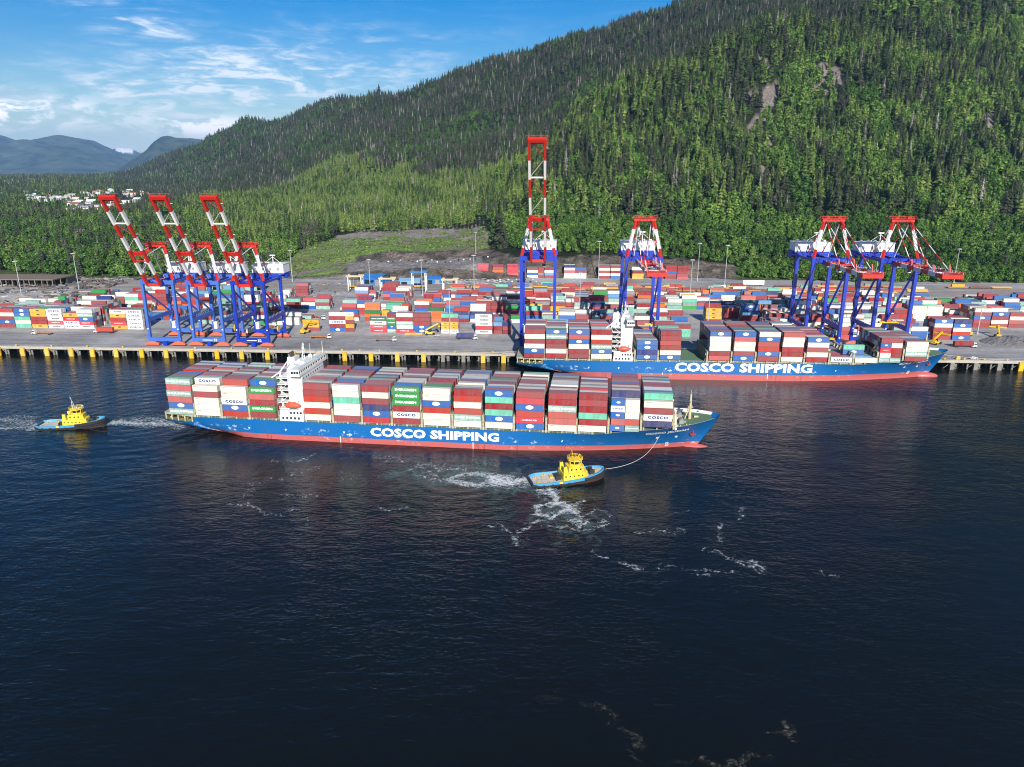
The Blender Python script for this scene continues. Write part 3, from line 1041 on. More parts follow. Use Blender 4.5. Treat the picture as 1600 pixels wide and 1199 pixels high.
def water_material():
    m, N, L, b = new_mat('sea_water')
    b.inputs['Base Color'].default_value = (0.0055, 0.0065, 0.0045, 1)
    b.inputs['Roughness'].default_value = 0.06
    b.inputs['IOR'].default_value = 1.333
    tc = N.new('ShaderNodeTexCoord')

    def tex(sx, sy, sc, det, rot=0.0, rough=.55, dist=0.0):
        mp = N.new('ShaderNodeMapping')
        mp.inputs['Scale'].default_value = (sx, sy, 1)
        mp.inputs['Rotation'].default_value = (0, 0, rot)
        L.new(tc.outputs['Object'], mp.inputs[0])
        nz = N.new('ShaderNodeTexNoise')
        nz.inputs['Scale'].default_value = sc
        nz.inputs['Detail'].default_value = det
        nz.inputs['Roughness'].default_value = rough
        nz.inputs['Distortion'].default_value = dist
        L.new(mp.outputs[0], nz.inputs['Vector'])
        return nz.outputs['Fac']

    def mul(a, k):
        x = N.new('ShaderNodeMath')
        x.operation = 'MULTIPLY'
        L.new(a, x.inputs[0])
        if isinstance(k, float):
            x.inputs[1].default_value = k
        else:
            L.new(k, x.inputs[1])
        return x.outputs[0]

    def add(a, c):
        x = N.new('ShaderNodeMath')
        x.operation = 'ADD'
        L.new(a, x.inputs[0])
        L.new(c, x.inputs[1])
        return x.outputs[0]
    def rings(cx, cy, wave, amp, r0, r1):
        mp = N.new('ShaderNodeMapping')
        mp.inputs['Location'].default_value = (-cx, -cy, 0)
        L.new(tc.outputs['Object'], mp.inputs[0])
        wv = N.new('ShaderNodeTexWave')
        wv.wave_type = 'RINGS'
        wv.rings_direction = 'SPHERICAL'
        wv.inputs['Scale'].default_value = 2 * math.pi / 20 / wave
        wv.inputs['Distortion'].default_value = 7.0
        wv.inputs['Detail'].default_value = 3
        wv.inputs['Detail Scale'].default_value = .35
        L.new(mp.outputs[0], wv.inputs['Vector'])
        ln = N.new('ShaderNodeVectorMath')
        ln.operation = 'LENGTH'
        L.new(mp.outputs[0], ln.inputs[0])
        m0 = N.new('ShaderNodeMapRange')
        m0.interpolation_type = 'SMOOTHSTEP'
        m0.inputs[1].default_value, m0.inputs[2].default_value = r1, r0
        m0.inputs[4].default_value = amp
        L.new(ln.outputs['Value'], m0.inputs[0])
        return mul(wv.outputs['Fac'], m0.outputs[0])
    # calmer and rougher patches
    patch = tex(1, 1.6, 0.011, 4, .3)
    pr = N.new('ShaderNodeMapRange')
    pr.inputs[1].default_value = .35
    pr.inputs[2].default_value = .68
    pr.inputs[3].default_value = .45
    pr.inputs[4].default_value = 1.25
    L.new(patch, pr.inputs[0])
    h = add(mul(tex(1, 2.1, 0.13, 3, .35, .5, .5), 0.72), mul(tex(1, 2.2, 0.42, 3, -.25), 0.42))
    h = add(h, mul(tex(1, 1.7, 1.5, 2, .15), 0.10))
    h = add(mul(h, pr.outputs[0]), mul(tex(1, 1.5, 0.035, 2, -.5), 0.9))
    h = add(h, add(rings(-38, 268, 6.5, .13, 10, 150), rings(-205, 322, 7.5, .15, 10, 170)))
    rr_ = N.new('ShaderNodeMapRange')
    rr_.inputs[1].default_value = .38
    rr_.inputs[2].default_value = .62
    rr_.inputs[3].default_value = .03
    rr_.inputs[4].default_value = .16
    L.new(tex(.5, 2.2, .014, 4, .12), rr_.inputs[0])
    L.new(rr_.outputs[0], b.inputs['Roughness'])
    bp = N.new('ShaderNodeBump')
    bp.inputs['Strength'].default_value = 0.55
    bp.inputs['Distance'].default_value = 1.0
    L.new(h, bp.inputs['Height'])
    L.new(bp.outputs[0], b.inputs['Normal'])
    return m


WATER = water_material()
mb = MB()
mb.quad([(-4200, -500, 0), (4200, -500, 0), (4200, 496, 0), (-4200, 496, 0)])
tag(mb.build('water', WATER), kind='structure')


def asphalt_material(name, base, patchy=0.35, streak=True):
    m, N, L, b = new_mat(name)
    b.inputs['Roughness'].default_value = 0.85
    tc = N.new('ShaderNodeTexCoord')
    acc = None
    col = (*base, 1)

    def layer(sc, stretch, lo, hi, p0=.3, p1=.7):
        nonlocal acc
        mp = N.new('ShaderNodeMapping')
        mp.inputs['Scale'].default_value = stretch
        L.new(tc.outputs['Object'], mp.inputs[0])
        nz = N.new('ShaderNodeTexNoise')
        nz.inputs['Scale'].default_value = sc
        nz.inputs['Detail'].default_value = 6
        L.new(mp.outputs[0], nz.inputs['Vector'])
        mr = N.new('ShaderNodeMapRange')
        mr.inputs[1].default_value, mr.inputs[2].default_value = p0, p1
        mr.inputs[3].default_value, mr.inputs[4].default_value = lo, hi
        L.new(nz.outputs['Fac'], mr.inputs[0])
        mx = N.new('ShaderNodeMix')
        mx.data_type = 'RGBA'
        mx.blend_type = 'MULTIPLY'
        mx.inputs[0].default_value = 1
        if acc is None:
            mx.inputs[6].default_value = col
        else:
            L.new(acc, mx.inputs[6])
        L.new(mr.outputs[0], mx.inputs[7])
        acc = mx.outputs[2]
    layer(0.02, (1, 1, 1), 1 - patchy, 1 + patchy)
    layer(0.25, (1, 1, 1), .85, 1.15)
    if streak:
        layer(0.10, (.12, 1.4, 1), .82, 1.08, .35, .6)
    st = N.new('ShaderNodeTexNoise')
    st.inputs['Scale'].default_value = .09
    st.inputs['Detail'].default_value = 8
    st.inputs['Roughness'].default_value = .75
    L.new(tc.outputs['Object'], st.inputs['Vector'])
    sr = N.new('ShaderNodeMapRange')
    sr.inputs[1].default_value, sr.inputs[2].default_value = .56, .72
    sr.inputs[4].default_value = .4
    L.new(st.outputs['Fac'], sr.inputs[0])
    sm = N.new('ShaderNodeMix')
    sm.data_type = 'RGBA'
    L.new(sr.outputs[0], sm.inputs[0])
    L.new(acc, sm.inputs[6])
    sm.inputs[7].default_value = (.08, .075, .07, 1)
    L.new(sm.outputs[2], b.inputs['Base Color'])
    return m


ASPHALT = asphalt_material('yard_asphalt', (0.36, 0.345, 0.325), .28)
CONCRETE = asphalt_material('quay_concrete', (0.42, 0.395, 0.355), .15)
CONC_DARK = mat('pile_concrete', (0.25, 0.235, 0.21), .9, dirt=.7, dirtcol=(.07, .065, .055), scale=.4, stretch=(1, 1, .5))
ROCK = mat('shore_rock', (0.05, 0.047, 0.043), .95, dirt=.6, dirtcol=(.02, .02, .018), scale=.2)
FENDER = mat('fender_yellow', lin(222, 178, 40), .6, var=.08, dirt=.55, dirtcol=lin(150, 120, 60), scale=.5)

mb = MB()
mb.quad([(-2600, 499.5, GZ), (2600, 499.5, GZ), (2600, 1060, GZ), (-2600, 1060, GZ)])
mb.quad([(-2600, 499.5, -2), (2600, 499.5, -2), (2600, 499.5, GZ), (-2600, 499.5, GZ)])
tag(mb.build('ground', ASPHALT), kind='structure')

quay = None


def build_quay():
    global quay
    mb = MB()
    mb.box(-900, 900, QY + .6, 499.4, GZ - 1.3, GZ + .004, 0)
    quay = mb.build('quay', [CONCRETE])
    tag(quay, 'long concrete quay deck carried on piles along the water', 'quay', kind='structure')
    mb = MB()
    mb.box(-900, 900, QY, QY + .55, GZ - 1.5, GZ + .32, 0)
    mb.build('edge_beam', mat('edge_concrete', (.42, .39, .33), .85, dirt=.5, dirtcol=(.25, .2, .14), scale=.3), quay)
    mb = MB()
    mb.hexa([(-900, 478, -3), (900, 478, -3), (900, 499.2, -3), (-900, 499.2, -3), (-900, 494, 4.4), (900, 494, 4.4), (900, 499.2, 4.4), (-900, 499.2, 4.4)])
    mb.build('rock_slope', ROCK, quay)
    # crane rails and the cable trench, flush strips
    for y, w in ((461, .35), (491, .35), (457.4, .6)):
        mb = MB()
        mb.box(-900, 900, y - w / 2, y + w / 2, GZ - .2, GZ + .05)
        mb.build('crane_rail', DARK, quay)
    yel = [-393.5, -376.5, -359.6, -342.4, -325.3, -310.5, -294.0, -276.2, -259.3, -241.9, -224.3, -207.5, -189.9, -172.3, -155.0, -137.8, -120.2, -102.7, -85.3, -46.1, -32.7, 291.8, 306, 320]
    gry = [-72.6, -59.1, 250.4, 264.8, 279.1]
    fm = MB()
    fm.box(-1.45, 1.45, -.55, .35, -.1, 5.6)
    fm.box(-1.2, 1.2, -.75, -.55, 1.0, 5.2)
    fm.box(-1.7, 1.7, .35, 1.6, 4.4, 4.8)
    fme = fm.mesh('fender_panel', FENDER)
    gm = MB()
    gm.box(-1.2, 1.2, -.25, 1.3, -1, 4.5)
    gm.box(-1.35, 1.35, -.35, 1.4, 3.9, 4.45)
    gme = gm.mesh('fender_pile', CONC_DARK)
    cap = MB()
    cap.box(-1.6, 1.6, 0, 24, 3.3, 4.65)
    cme = cap.mesh('pile_cap', CONC_DARK)
    pm = MB()
    pm.tube((0, 0, -3), (0, 0, 3.3), .55, n=8)
    pme = pm.mesh('pile', CONC_DARK)
    bm = MB()
    bm.beam((0, 0, 4.3), (4.4, .3, .4), .28)
    bm.beam((0, 0, 4.3), (-4.4, .3, .4), .28)
    bme = bm.mesh('brace', CONC_DARK)
    for x in yel:
        link('fender_panel', fme, quay, (x, QY - .62, 0))
        link('pile_cap', cme, quay, (x + 2.6, QY + 1.2, 0))
    for x in gry:
        link('fender_pile', gme, quay, (x, QY - .2, 0))
    allx = sorted(yel + gry)
    for a, b in zip(allx[:-1], allx[1:]):
        if b - a > 40:
            continue
        n = 3
        for k in range(n):
            for row, y in enumerate((QY + 2.6, QY + 9.5, QY + 17)):
                if row == 1 or k % 2 == (row // 2):
                    link('pile', pme, quay, (a + (b - a) * (k + 1) / (n + 1) + row * 1.3, y, 0))
        link('brace', bme, quay, (a, QY + 1.5, 0))
        link('pile', pme, quay, (a + 2.6, QY + 2.4, 0))
    for x in list(range(-30, 250, 14)):
        link('pile', pme, quay, (x, QY + 2.6, 0))


build_quay()


def build_bollards():
    mb = MB()
    mb.tube((0, 0, 0), (0, 0, .55), .32, .26, 8)
    mb.tube((0, 0, .55), (0, 0, .8), .45, .4, 8)
    me = mb.mesh('bollard', YELLOW)
    xs = [-390, -365, -340, -315, -290, -240, -215, -190, -165, -140, -128, -115, -90, -65, -40, 246, 258, 270, 284, 298]
    words = 'first second third fourth fifth sixth seventh eighth ninth tenth eleventh twelfth thirteenth fourteenth fifteenth sixteenth seventeenth eighteenth nineteenth twentieth'.split()
    for i, x in enumerate(xs):
        o = link('bollard', me, None, (x, QY + 1.4, GZ + .004))
        o.scale = (1.5, 1.5, 1.5)
        tag(o, 'yellow mooring bollard on the quay edge, %s along from the left' % words[i], 'bollard', 'mooring bollards along the quay')
    # painted markings on the apron
    paint = mat('yellow_marking', lin(222, 206, 60), .7, dirt=.5, dirtcol=(.25, .24, .2), scale=1.2)
    for i, (x, y, w, d) in enumerate([(-151, 462.6, 5, 2.4), (-155, 457, 2.2, 1.6), (-47, 458.2, 3, 2.0), (-60, 459.5, 2.2, 1.4), (-402, 457, 7, 2.6), (-388, 459, 2, 1.5)]):
        mb = MB()
        for k in range(3):
            mb.box(x + k * w / 3, x + k * w / 3 + w * .22, y, y + d * (1 - .3 * (k % 2)), GZ + .004, GZ + .012)
        mb.box(x, x + w, y + d * .4, y + d * .5, GZ + .004, GZ + .013)
        tag(mb.build('yellow_marking', paint), kind='structure')
    mb = MB()
    mb.box(-890, 890, 459.4, 499.3, GZ, GZ + .007)
    tag(mb.build('asphalt_strip', asphalt_material('apron_asphalt', (.33, .315, .30), .3)), kind='structure')
    wp = mat('white_marking', (.6, .6, .57), .7, dirt=.5, dirtcol=(.25, .24, .22), scale=1.2)
    mb = MB()
    for k in range(12):
        mb.box(-119 + k * 3.3, -117 + k * 3.3, 455.6, 456.6, GZ + .004, GZ + .012)
    for y in (468, 474.5, 480):
        for k in range(60):
            x = -430 + k * 12.5
            if not (-30 < x < 245):
                mb.box(x, x + 7, y, y + .18, GZ + .004, GZ + .012)
    tag(mb.build('white_marking', wp), kind='structure')
    # lighter concrete strips between stacks
    mb = MB()
    for x in (-190, -160, -110, -64, -53, 20, 80, 120, 250, 300):
        mb.box(x, x + 5.5, 500.2, 512, GZ + .001, GZ + .005)
    for y, x0, x1 in ((541, -430, 340), (580, -430, 340), (620, -430, 340), (656, -430, 340), (690, -300, 340)):
        mb.box(x0, x1, y, y + 1.2, GZ + .001, GZ + .005)
    tag(mb.build('concrete_strip', CONCRETE), kind='structure')


build_bollards()


def foam_material(name, col, lo, hi, sc):
    m, N, L, b = new_mat(name)
    b.inputs['Base Color'].default_value = (*col, 1)
    b.inputs['Roughness'].default_value = .8
    at = N.new('ShaderNodeAttribute')
    at.attribute_name = 'foam'
    tc = N.new('ShaderNodeTexCoord')
    mp = N.new('ShaderNodeMapping')
    mp.inputs['Scale'].default_value = (1, 1.25, 1)
    L.new(tc.outputs['Object'], mp.inputs[0])
    nz = N.new('ShaderNodeTexNoise')
    nz.inputs['Scale'].default_value = sc
    nz.inputs['Detail'].default_value = 7
    nz.inputs['Roughness'].default_value = .68
    nz.inputs['Distortion'].default_value = 1.2
    L.new(mp.outputs[0], nz.inputs['Vector'])
    s = N.new('ShaderNodeMath')
    s.operation = 'MULTIPLY_ADD'
    L.new(nz.outputs['Fac'], s.inputs[0])
    s.inputs[1].default_value = 3.0
    s.inputs[2].default_value = -1.5
    a = N.new('ShaderNodeMath')
    a.operation = 'ADD'
    L.new(s.outputs[0], a.inputs[0])
    L.new(at.outputs['Fac'], a.inputs[1])
    mr = N.new('ShaderNodeMapRange')
    mr.inputs[1].default_value, mr.inputs[2].default_value = lo, hi
    L.new(a.outputs[0], mr.inputs[0])
    mu = N.new('ShaderNodeMath')
    mu.operation = 'MULTIPLY'
    mu.use_clamp = True
    L.new(mr.outputs[0], mu.inputs[0])
    mu.inputs[1].default_value = .92
    L.new(mu.outputs[0], b.inputs['Alpha'])
    return m


FOAM = foam_material('sea_foam', (.72, .76, .76), .34, 1.0, .62)
MILKY = foam_material('churned_water', (.10, .17, .17), .25, 1.0, .16)
KELP = foam_material('drifting_weed', (.13, .115, .08), .46, .85, 1.5)


def foam_sheet(name, label, cat, x0, x1, y0, y1, fn, material, res=.8, z=.02):
    nx, ny = int((x1 - x0) / res) + 1, int((y1 - y0) / res) + 1
    X, Y = np.meshgrid(np.linspace(x0, x1, nx), np.linspace(y0, y1, ny), indexing='ij')
    F = fn(X, Y)
    idx = np.arange(nx * ny).reshape(nx, ny)
    f = np.stack([idx[:-1, :-1], idx[1:, :-1], idx[1:, 1:], idx[:-1, 1:]], 2).reshape(-1, 4)
    fv = F.ravel()
    f = f[fv[f].max(1) > .02]
    used = np.unique(f)
    mp = np.full(nx * ny, -1)
    mp[used] = np.arange(len(used))
    me = bpy.data.meshes.new(name)
    me.from_pydata(np.stack([X.ravel()[used], Y.ravel()[used], np.full(len(used), z)], 1).tolist(), [], mp[f].tolist())
    a = me.attributes.new('foam', 'FLOAT', 'POINT')
    a.data.foreach_set('value', fv[used])
    me.materials.append(material)
    o = link(name, me)
    return tag(o, label, cat, kind='stuff')


def strokes(segs):
    """density from soft strokes: (list of (x, y) points, half width, strength, wobble)"""
    def fn(X, Y):
        wx = X + (fbm(X / 6, Y / 6, 4) - .5) * 9
        wy = Y + (fbm(X / 6 + 90, Y / 6 + 40, 4) - .5) * 9
        F = np.zeros(X.shape)
        for pts, w, st in segs:
            for (ax, ay), (bx, by) in zip(pts[:-1], pts[1:]):
                dx, dy = bx - ax, by - ay
                t = np.clip(((wx - ax) * dx + (wy - ay) * dy) / (dx * dx + dy * dy + 1e-6), 0, 1)
                d2 = (wx - ax - t * dx) ** 2 + (wy - ay - t * dy) ** 2
                F = np.maximum(F, (st - .06) * np.exp(-d2 / (w * w * 2.9)))
        return np.where(F > .03, F, 0)
    return fn


def ring(cx, cy, rx, ry, a0=0, a1=360, n=14):
    return [(cx + rx * math.cos(D2R(a0 + (a1 - a0) * k / n)), cy + ry * math.sin(D2R(a0 + (a1 - a0) * k / n))) for k in range(n + 1)]
# ------------------------------------------------------------------ shipping containers
def paint(name, c, var=.15, dirt=.55, dc=(.16, .12, .10)):
    m = mat('container_' + name, c, .55, var=var, dirt=dirt, dirtcol=dc, scale=.55, stretch=(1.0, 1.0, .35))
    # upward faces mixed towards one grey, by the same amount on every box
    N, L = m.node_tree.nodes, m.node_tree.links
    b = N['Principled BSDF']
    src = b.inputs['Base Color'].links[0].from_socket
    ge = N.new('ShaderNodeNewGeometry')
    sp = N.new('ShaderNodeSeparateXYZ')
    L.new(ge.outputs['True Normal'], sp.inputs[0])
    mr = N.new('ShaderNodeMapRange')
    mr.inputs[1].default_value, mr.inputs[2].default_value = .6, .95
    mr.inputs[4].default_value = .34
    L.new(sp.outputs[2], mr.inputs[0])
    mx = N.new('ShaderNodeMix')
    mx.data_type = 'RGBA'
    L.new(mr.outputs[0], mx.inputs[0])
    L.new(src, mx.inputs[6])
    mx.inputs[7].default_value = (.36, .335, .33, 1)
    L.new(mx.outputs[2], b.inputs['Base Color'])
    return m


# code: (words, paint)
HUES = {
    'R': ('dark red', paint('dark_red', lin(150, 28, 38))),
    'P': ('faded rose red', paint('rose_red', lin(186, 58, 66))),
    'O': ('orange red', paint('orange_red', lin(178, 54, 42))),
    'K': ('crimson', paint('crimson', lin(206, 28, 54))),
    'W': ('cream white', paint('cream', lin(222, 216, 198), .06, .3, (.45, .38, .3))),
    'C': ('white', paint('white', lin(226, 226, 222), .05, .25, (.5, .46, .4))),
    'm': ('pale grey', paint('pale_grey', lin(206, 208, 206), .06, .3, (.4, .38, .34))),
    'B': ('bright blue', paint('bright_blue', lin(8, 96, 172), .08)),
    'N': ('navy blue', paint('navy', lin(28, 44, 112))),
    'U': ('sky blue', paint('sky_blue', lin(74, 140, 190))),
    'G': ('bright green', paint('green', lin(14, 146, 62), .07)),
    'E': ('deep green', paint('deep_green', lin(22, 108, 62))),
    'T': ('grey green', paint('grey_green', lin(140, 178, 164))),
    'M': ('mint green', paint('mint', lin(104, 194, 164), .07)),
    'Y': ('yellow', paint('yellow', lin(222, 172, 62), .07)),
    'A': ('orange', paint('orange', lin(228, 110, 38), .07)),
    'Z': ('magenta', paint('magenta', lin(204, 34, 122), .05)),
    'S': ('steel grey', paint('grey', lin(140, 140, 140))),
    'D': ('charcoal', paint('charcoal', lin(44, 46, 50))),
}
BOX_TRIM = mat('container_fittings', (.30, .29, .28), .5, dirt=.4, scale=1.0)
BW, BH = 2.438, 2.80
TIER = 2.93
_boxes = {}


def box_mesh(code, L=12.19, H=BH):
    key = (code, L, H)
    if key in _boxes:
        return _boxes[key]
    mb = MB()
    a, w = L / 2, BW / 2
    e, t, d = .18, .16, .06      # post width, rail height, panel recess
    mb.box(-a, a, -w, w, 0, .15)                       # bottom frame
    mb.box(-a + e, a - e, -w + d, w - d, .15, H - t)   # walls, set back
    mb.box(-a, a, -w, w, H - t, H - .02)               # top rails
    mb.box(-a + .12, a - .12, -w + .08, w - .08, H - .02, H)
    for x in (-a, a - e):
        for y in (-w, w - e):
            mb.box(x, x + e, y, y + e, .15, H - t)
    # door end: two leaves and their locking bars
    mb.box(a - e, a - .03, -w + e, -.02, .16, H - t - .01)
    mb.box(a - e, a - .03, .02, w - e, .16, H - t - .01)
    for y in (-.85, -.38, .38, .85):
        mb.box(a - .03, a, y - .03, y + .03, .2, H - t, 1)
    me = mb.mesh('container', [HUES[code][1], BOX_TRIM])
    _boxes[key] = me
    return me


def oval_mesh():
    mb = MB()
    n = 18
    mb.quad([(1.75 * math.cos(6.283 * k / n), 0, .92 * math.sin(6.283 * k / n)) for k in range(n)], 0)
    # letters across the oval
    me = mb.mesh('oval', [TEXT_WHITE, TEXT_BLUE])
    tx = text_mesh('COSCO', .42, TEXT_BLUE, .02, 1.15)
    i = len(me.vertices)
    v = [tuple(q.co) for q in me.vertices] + [(q.co.x, q.co.y - .012, q.co.z) for q in tx.vertices]
    f = [tuple(p.vertices) for p in me.polygons] + [tuple(i + k for k in p.vertices) for p in tx.polygons]
    m2 = bpy.data.meshes.new('logo')
    m2.from_pydata(v, [], f)
    m2.materials.append(TEXT_WHITE)
    m2.materials.append(TEXT_BLUE)
    m2.polygons.foreach_set('material_index', [0] * len(me.polygons) + [1] * len(tx.polygons))
    m2.update()
    return m2


TXT = {
    'B': [('logo', oval_mesh(), (0, 1.5))],
    'G': [('lettering', text_mesh('EVERGREEN', 1.15, TEXT_WHITE, .035, 1.25), (0, 1.6))],
    'C': [('lettering', text_mesh('COSCO', 1.35, TEXT_BLUE, .06, 1.3, 1.25), (0, 1.5))],
    'T': [('lettering', text_mesh('CHINA SHIPPING', 1.0, TEXT_WHITE, .035, 1.15), (0, 1.5))],
    'W': [('lettering', text_mesh('COSCO', .32, TEXT_BLACK, .02, 1.6), (-4.6, 2.35))],
    'm': [('lettering', text_mesh('MAERSK', .95, TEXT_BLACK, .03, 1.3), (.5, 1.5))],
    'Y': [('lettering', text_mesh('MSC', .95, TEXT_BLACK, .06, 1.1), (0, 1.55))],
    'K': [('lettering', text_mesh('HAMBURG SÜD', .85, TEXT_WHITE, .02, 1.0), (0, 1.5))],
    'A': [('lettering', text_mesh('Hapag-Lloyd', .8, TEXT_BLUE, .02, 1.0), (0, 1.5))],
    'Z': [('lettering', text_mesh('ONE', 1.3, TEXT_WHITE, .05, 1.3), (0, 1.5))],
    'E': [('lettering', text_mesh('CHINA SHIPPING', .8, TEXT_WHITE, .03, 1.2), (0, 1.5))],
}
NBOX = [0]


def container(code, loc, label, group, L=12.19, rz=0.0, marks=True, H=BH, flip=False):
    NBOX[0] += 1
    o = link('container', box_mesh(code, L, H), None, loc, rz)
    tag(o, label, 'container', group)
    if marks and code in TXT:
        for nm, me, (x, z) in TXT[code]:
            sc = min(1.0, L / 12.19 * 1.25)
            c = link(nm, me, o, (x * L / 12.19, -BW / 2 - .012, z))
            if sc < 1:
                c.scale = (sc * .8, 1, sc * .8)
    return o


class Bulk:
    """all the boxes past the counted ones, as one object of real boxes"""

    def __init__(s):
        s.mb = MB()
        s.codes = list(HUES)

    def add(s, code, x, y, z, L=12.19, H=BH, rot=None):
        s.mb.tint = RNG.uniform(.01, .99)
        m = s.codes.index(code)
        a, w = L / 2, BW / 2
        if rot is None:
            s.mb.box(x - a, x + a, y - w, y + w, z, z + H, m)
        else:
            c, n, ox, oy = rot
            P = lambda u, v, q: (ox + (x + u) * c - (y + v) * n, oy + (x + u) * n + (y + v) * c, q)
            s.mb.hexa([P(-a, -w, z), P(a, -w, z), P(a, w, z), P(-a, w, z), P(-a, -w, z + H), P(a, -w, z + H), P(a, w, z + H), P(-a, w, z + H)], m)

    def build(s, name, label):
        if s.mb.v:
            tag(s.mb.build(name, [HUES[c][1] for c in s.codes]), label, 'containers', kind='stuff')


MIX = 'RRRRRRRRPPOOOWWWWWWBBBNSSTTMGCmU'
ORD = 'first second third fourth fifth sixth seventh eighth ninth tenth eleventh twelfth thirteenth fourteenth fifteenth sixteenth seventeenth eighteenth nineteenth twentieth'.split()


def nth(k):
    if k < 20:
        return ORD[k]
    t = ('twenty', 'thirty', 'forty', 'fifty', 'sixty')[(k + 1) // 10 - 2] if (k + 1) >= 20 else ''
    return t + 'th' if (k + 1) % 10 == 0 else '%s-%s' % (t, ORD[(k + 1) % 10 - 1])


def load_ship(ship, ox, oy, rz, bays, who, base, seed, solo_rows):
    """bays: (x start, near-side tiers bottom to top, extra tiers inboard, base lift, twenty-foot second column or '')"""
    rr = random.Random(seed)
    c, s = math.cos(rz), math.sin(rz)
    W = lambda x, y, z: (ox + x * c - y * s, oy + x * s + y * c, z)
    bulk = Bulk()
    grp_side = 'containers along the near side of the %s' % who
    grp_top = 'containers on top of the stacks of the %s' % who
    nb = len(bays)
    for b, (x0, front, extra, lift, second) in enumerate(bays):
        n = len(front)
        z0 = base + lift
        where = '%s bay from stern, %s' % (ORD[b], who)
        for t, code in enumerate(front):
            cols = [(code, x0 + 6.1, 12.19, '')]
            if second and t < len(second) and second[t] != '_':
                cols = [(code, x0 + 3.03, 6.06, 'sternward '), (second[t], x0 + 9.16, 6.06, 'forward ')]
            for cd, xc, L, side in cols:
                container(cd, W(xc + rr.uniform(-.16, .16), -15.0 + rr.uniform(-.09, .09), z0 + t * TIER),
                          '%s %s%scontainer, %s tier, near side, %s' % (HUES[cd][0], side, 'short ' if side else '', ORD[t], where), grp_side, L, rz)
        heights = [n + extra] * 12
        for r in range(12):
            if extra and r == 0 and rr.random() < .4:
                heights[r] = n
            elif rr.random() < .07:
                heights[r] -= 1
        rows = [n] + heights
        for r in range(1, 13):
            h = rows[r]
            y = -15.0 + 2.5 * r
            prev = rows[r - 1]
            # the colours come in short runs, as loading lists do
            code = rr.choice(MIX)
            if r <= solo_rows:
                container(code, W(x0 + 6.1 + rr.uniform(-.06, .06), y, z0 + (h - 1) * TIER),
                          '%s container atop the %s row in, %s' % (HUES[code][0], ORD[r], where), grp_top, 12.19, rz, marks=(h > prev))
            else:
                bulk.add(code, x0 + 6.1 + rr.uniform(-.06, .06), y, z0 + (h - 1) * TIER, rot=(c, s, ox, oy))
            for t in range(h - 1):
                edge = b in (0, nb - 1) or r in (1, 2, 12) or t >= h - 2 or t >= prev - 1
                if edge or rows[min(12, r + 1)] <= t:
                    bulk.add(rr.choice(MIX), x0 + 6.1, y, z0 + t * TIER, rot=(c, s, ox, oy))
    bulk.build('stowed_containers', 'containers stowed inside the stacks of the %s' % who)
# ------------------------------------------------------------------ container ships
HULL_BLUE_BASE = lin(0, 98, 166)


def hull_paint(name, base, scuffs, sc_col, lo, hi, rust=.5):
    m, N, L, b = new_mat(name)
    b.inputs['Roughness'].default_value = .42
    tc = N.new('ShaderNodeTexCoord')
    sep = N.new('ShaderNodeSeparateXYZ')
    L.new(tc.outputs['Object'], sep.inputs[0])

    def noise(scale, stretch, det=7, rough=.7, w=0.0):
        mp = N.new('ShaderNodeMapping')
        mp.inputs['Scale'].default_value = stretch
        mp.inputs['Location'].default_value = (w, w, w)
        L.new(tc.outputs['Object'], mp.inputs[0])
        nz = N.new('ShaderNodeTexNoise')
        nz.inputs['Scale'].default_value = scale
        nz.inputs['Detail'].default_value = det
        nz.inputs['Roughness'].default_value = rough
        L.new(mp.outputs[0], nz.inputs['Vector'])
        return nz.outputs['Fac']

    def mr(v, a, c_, lo_=0.0, hi_=1.0):
        x = N.new('ShaderNodeMapRange')
        x.inputs[1].default_value, x.inputs[2].default_value = a, c_
        x.inputs[3].default_value, x.inputs[4].default_value = lo_, hi_
        L.new(v, x.inputs[0])
        return x.outputs[0]

    def mul(a, c_):
        x = N.new('ShaderNodeMath')
        x.operation = 'MULTIPLY'
        L.new(a, x.inputs[0])
        L.new(c_, x.inputs[1])
        return x.outputs[0]

    def mix(f, a, c_):
        x = N.new('ShaderNodeMix')
        x.data_type = 'RGBA'
        L.new(f, x.inputs[0])
        if isinstance(a, tuple):
            x.inputs[6].default_value = (*a, 1)
        else:
            L.new(a, x.inputs[6])
        x.inputs[7].default_value = (*c_, 1)
        return x.outputs[2]
    fade = mr(noise(.06, (1, 1, 2.5)), .35, .7, 0, .35)
    c = mix(fade, base, tuple(v * .72 + .04 for v in base))
    # scraped paint where tugs and fenders rub
    zone = mul(mr(sep.outputs[2], lo, lo + 1.2), mr(sep.outputs[2], hi, hi - 1.4))
    big = mr(noise(.035, (1, 1, .3), 3), .50, .60)
    sc = mul(mul(mr(noise(.5, (.7, 1, 1.3)), .56, .61), zone), big)
    c = mix(mul(sc, mr(noise(2, (1, 1, 1)), 0, .2)), c, sc_col)
    streak = mr(noise(.7, (1.2, 1, .12), 5, .6, 31), .56, .70, 0, rust)
    c = mix(mul(streak, mr(noise(.05, (1, 1, 1), 3, .5, 9), .48, .6)), c, (.13, .06, .035))
    L.new(c, b.inputs['Base Color'])
    b.inputs['Roughness'].default_value = .4
    return m


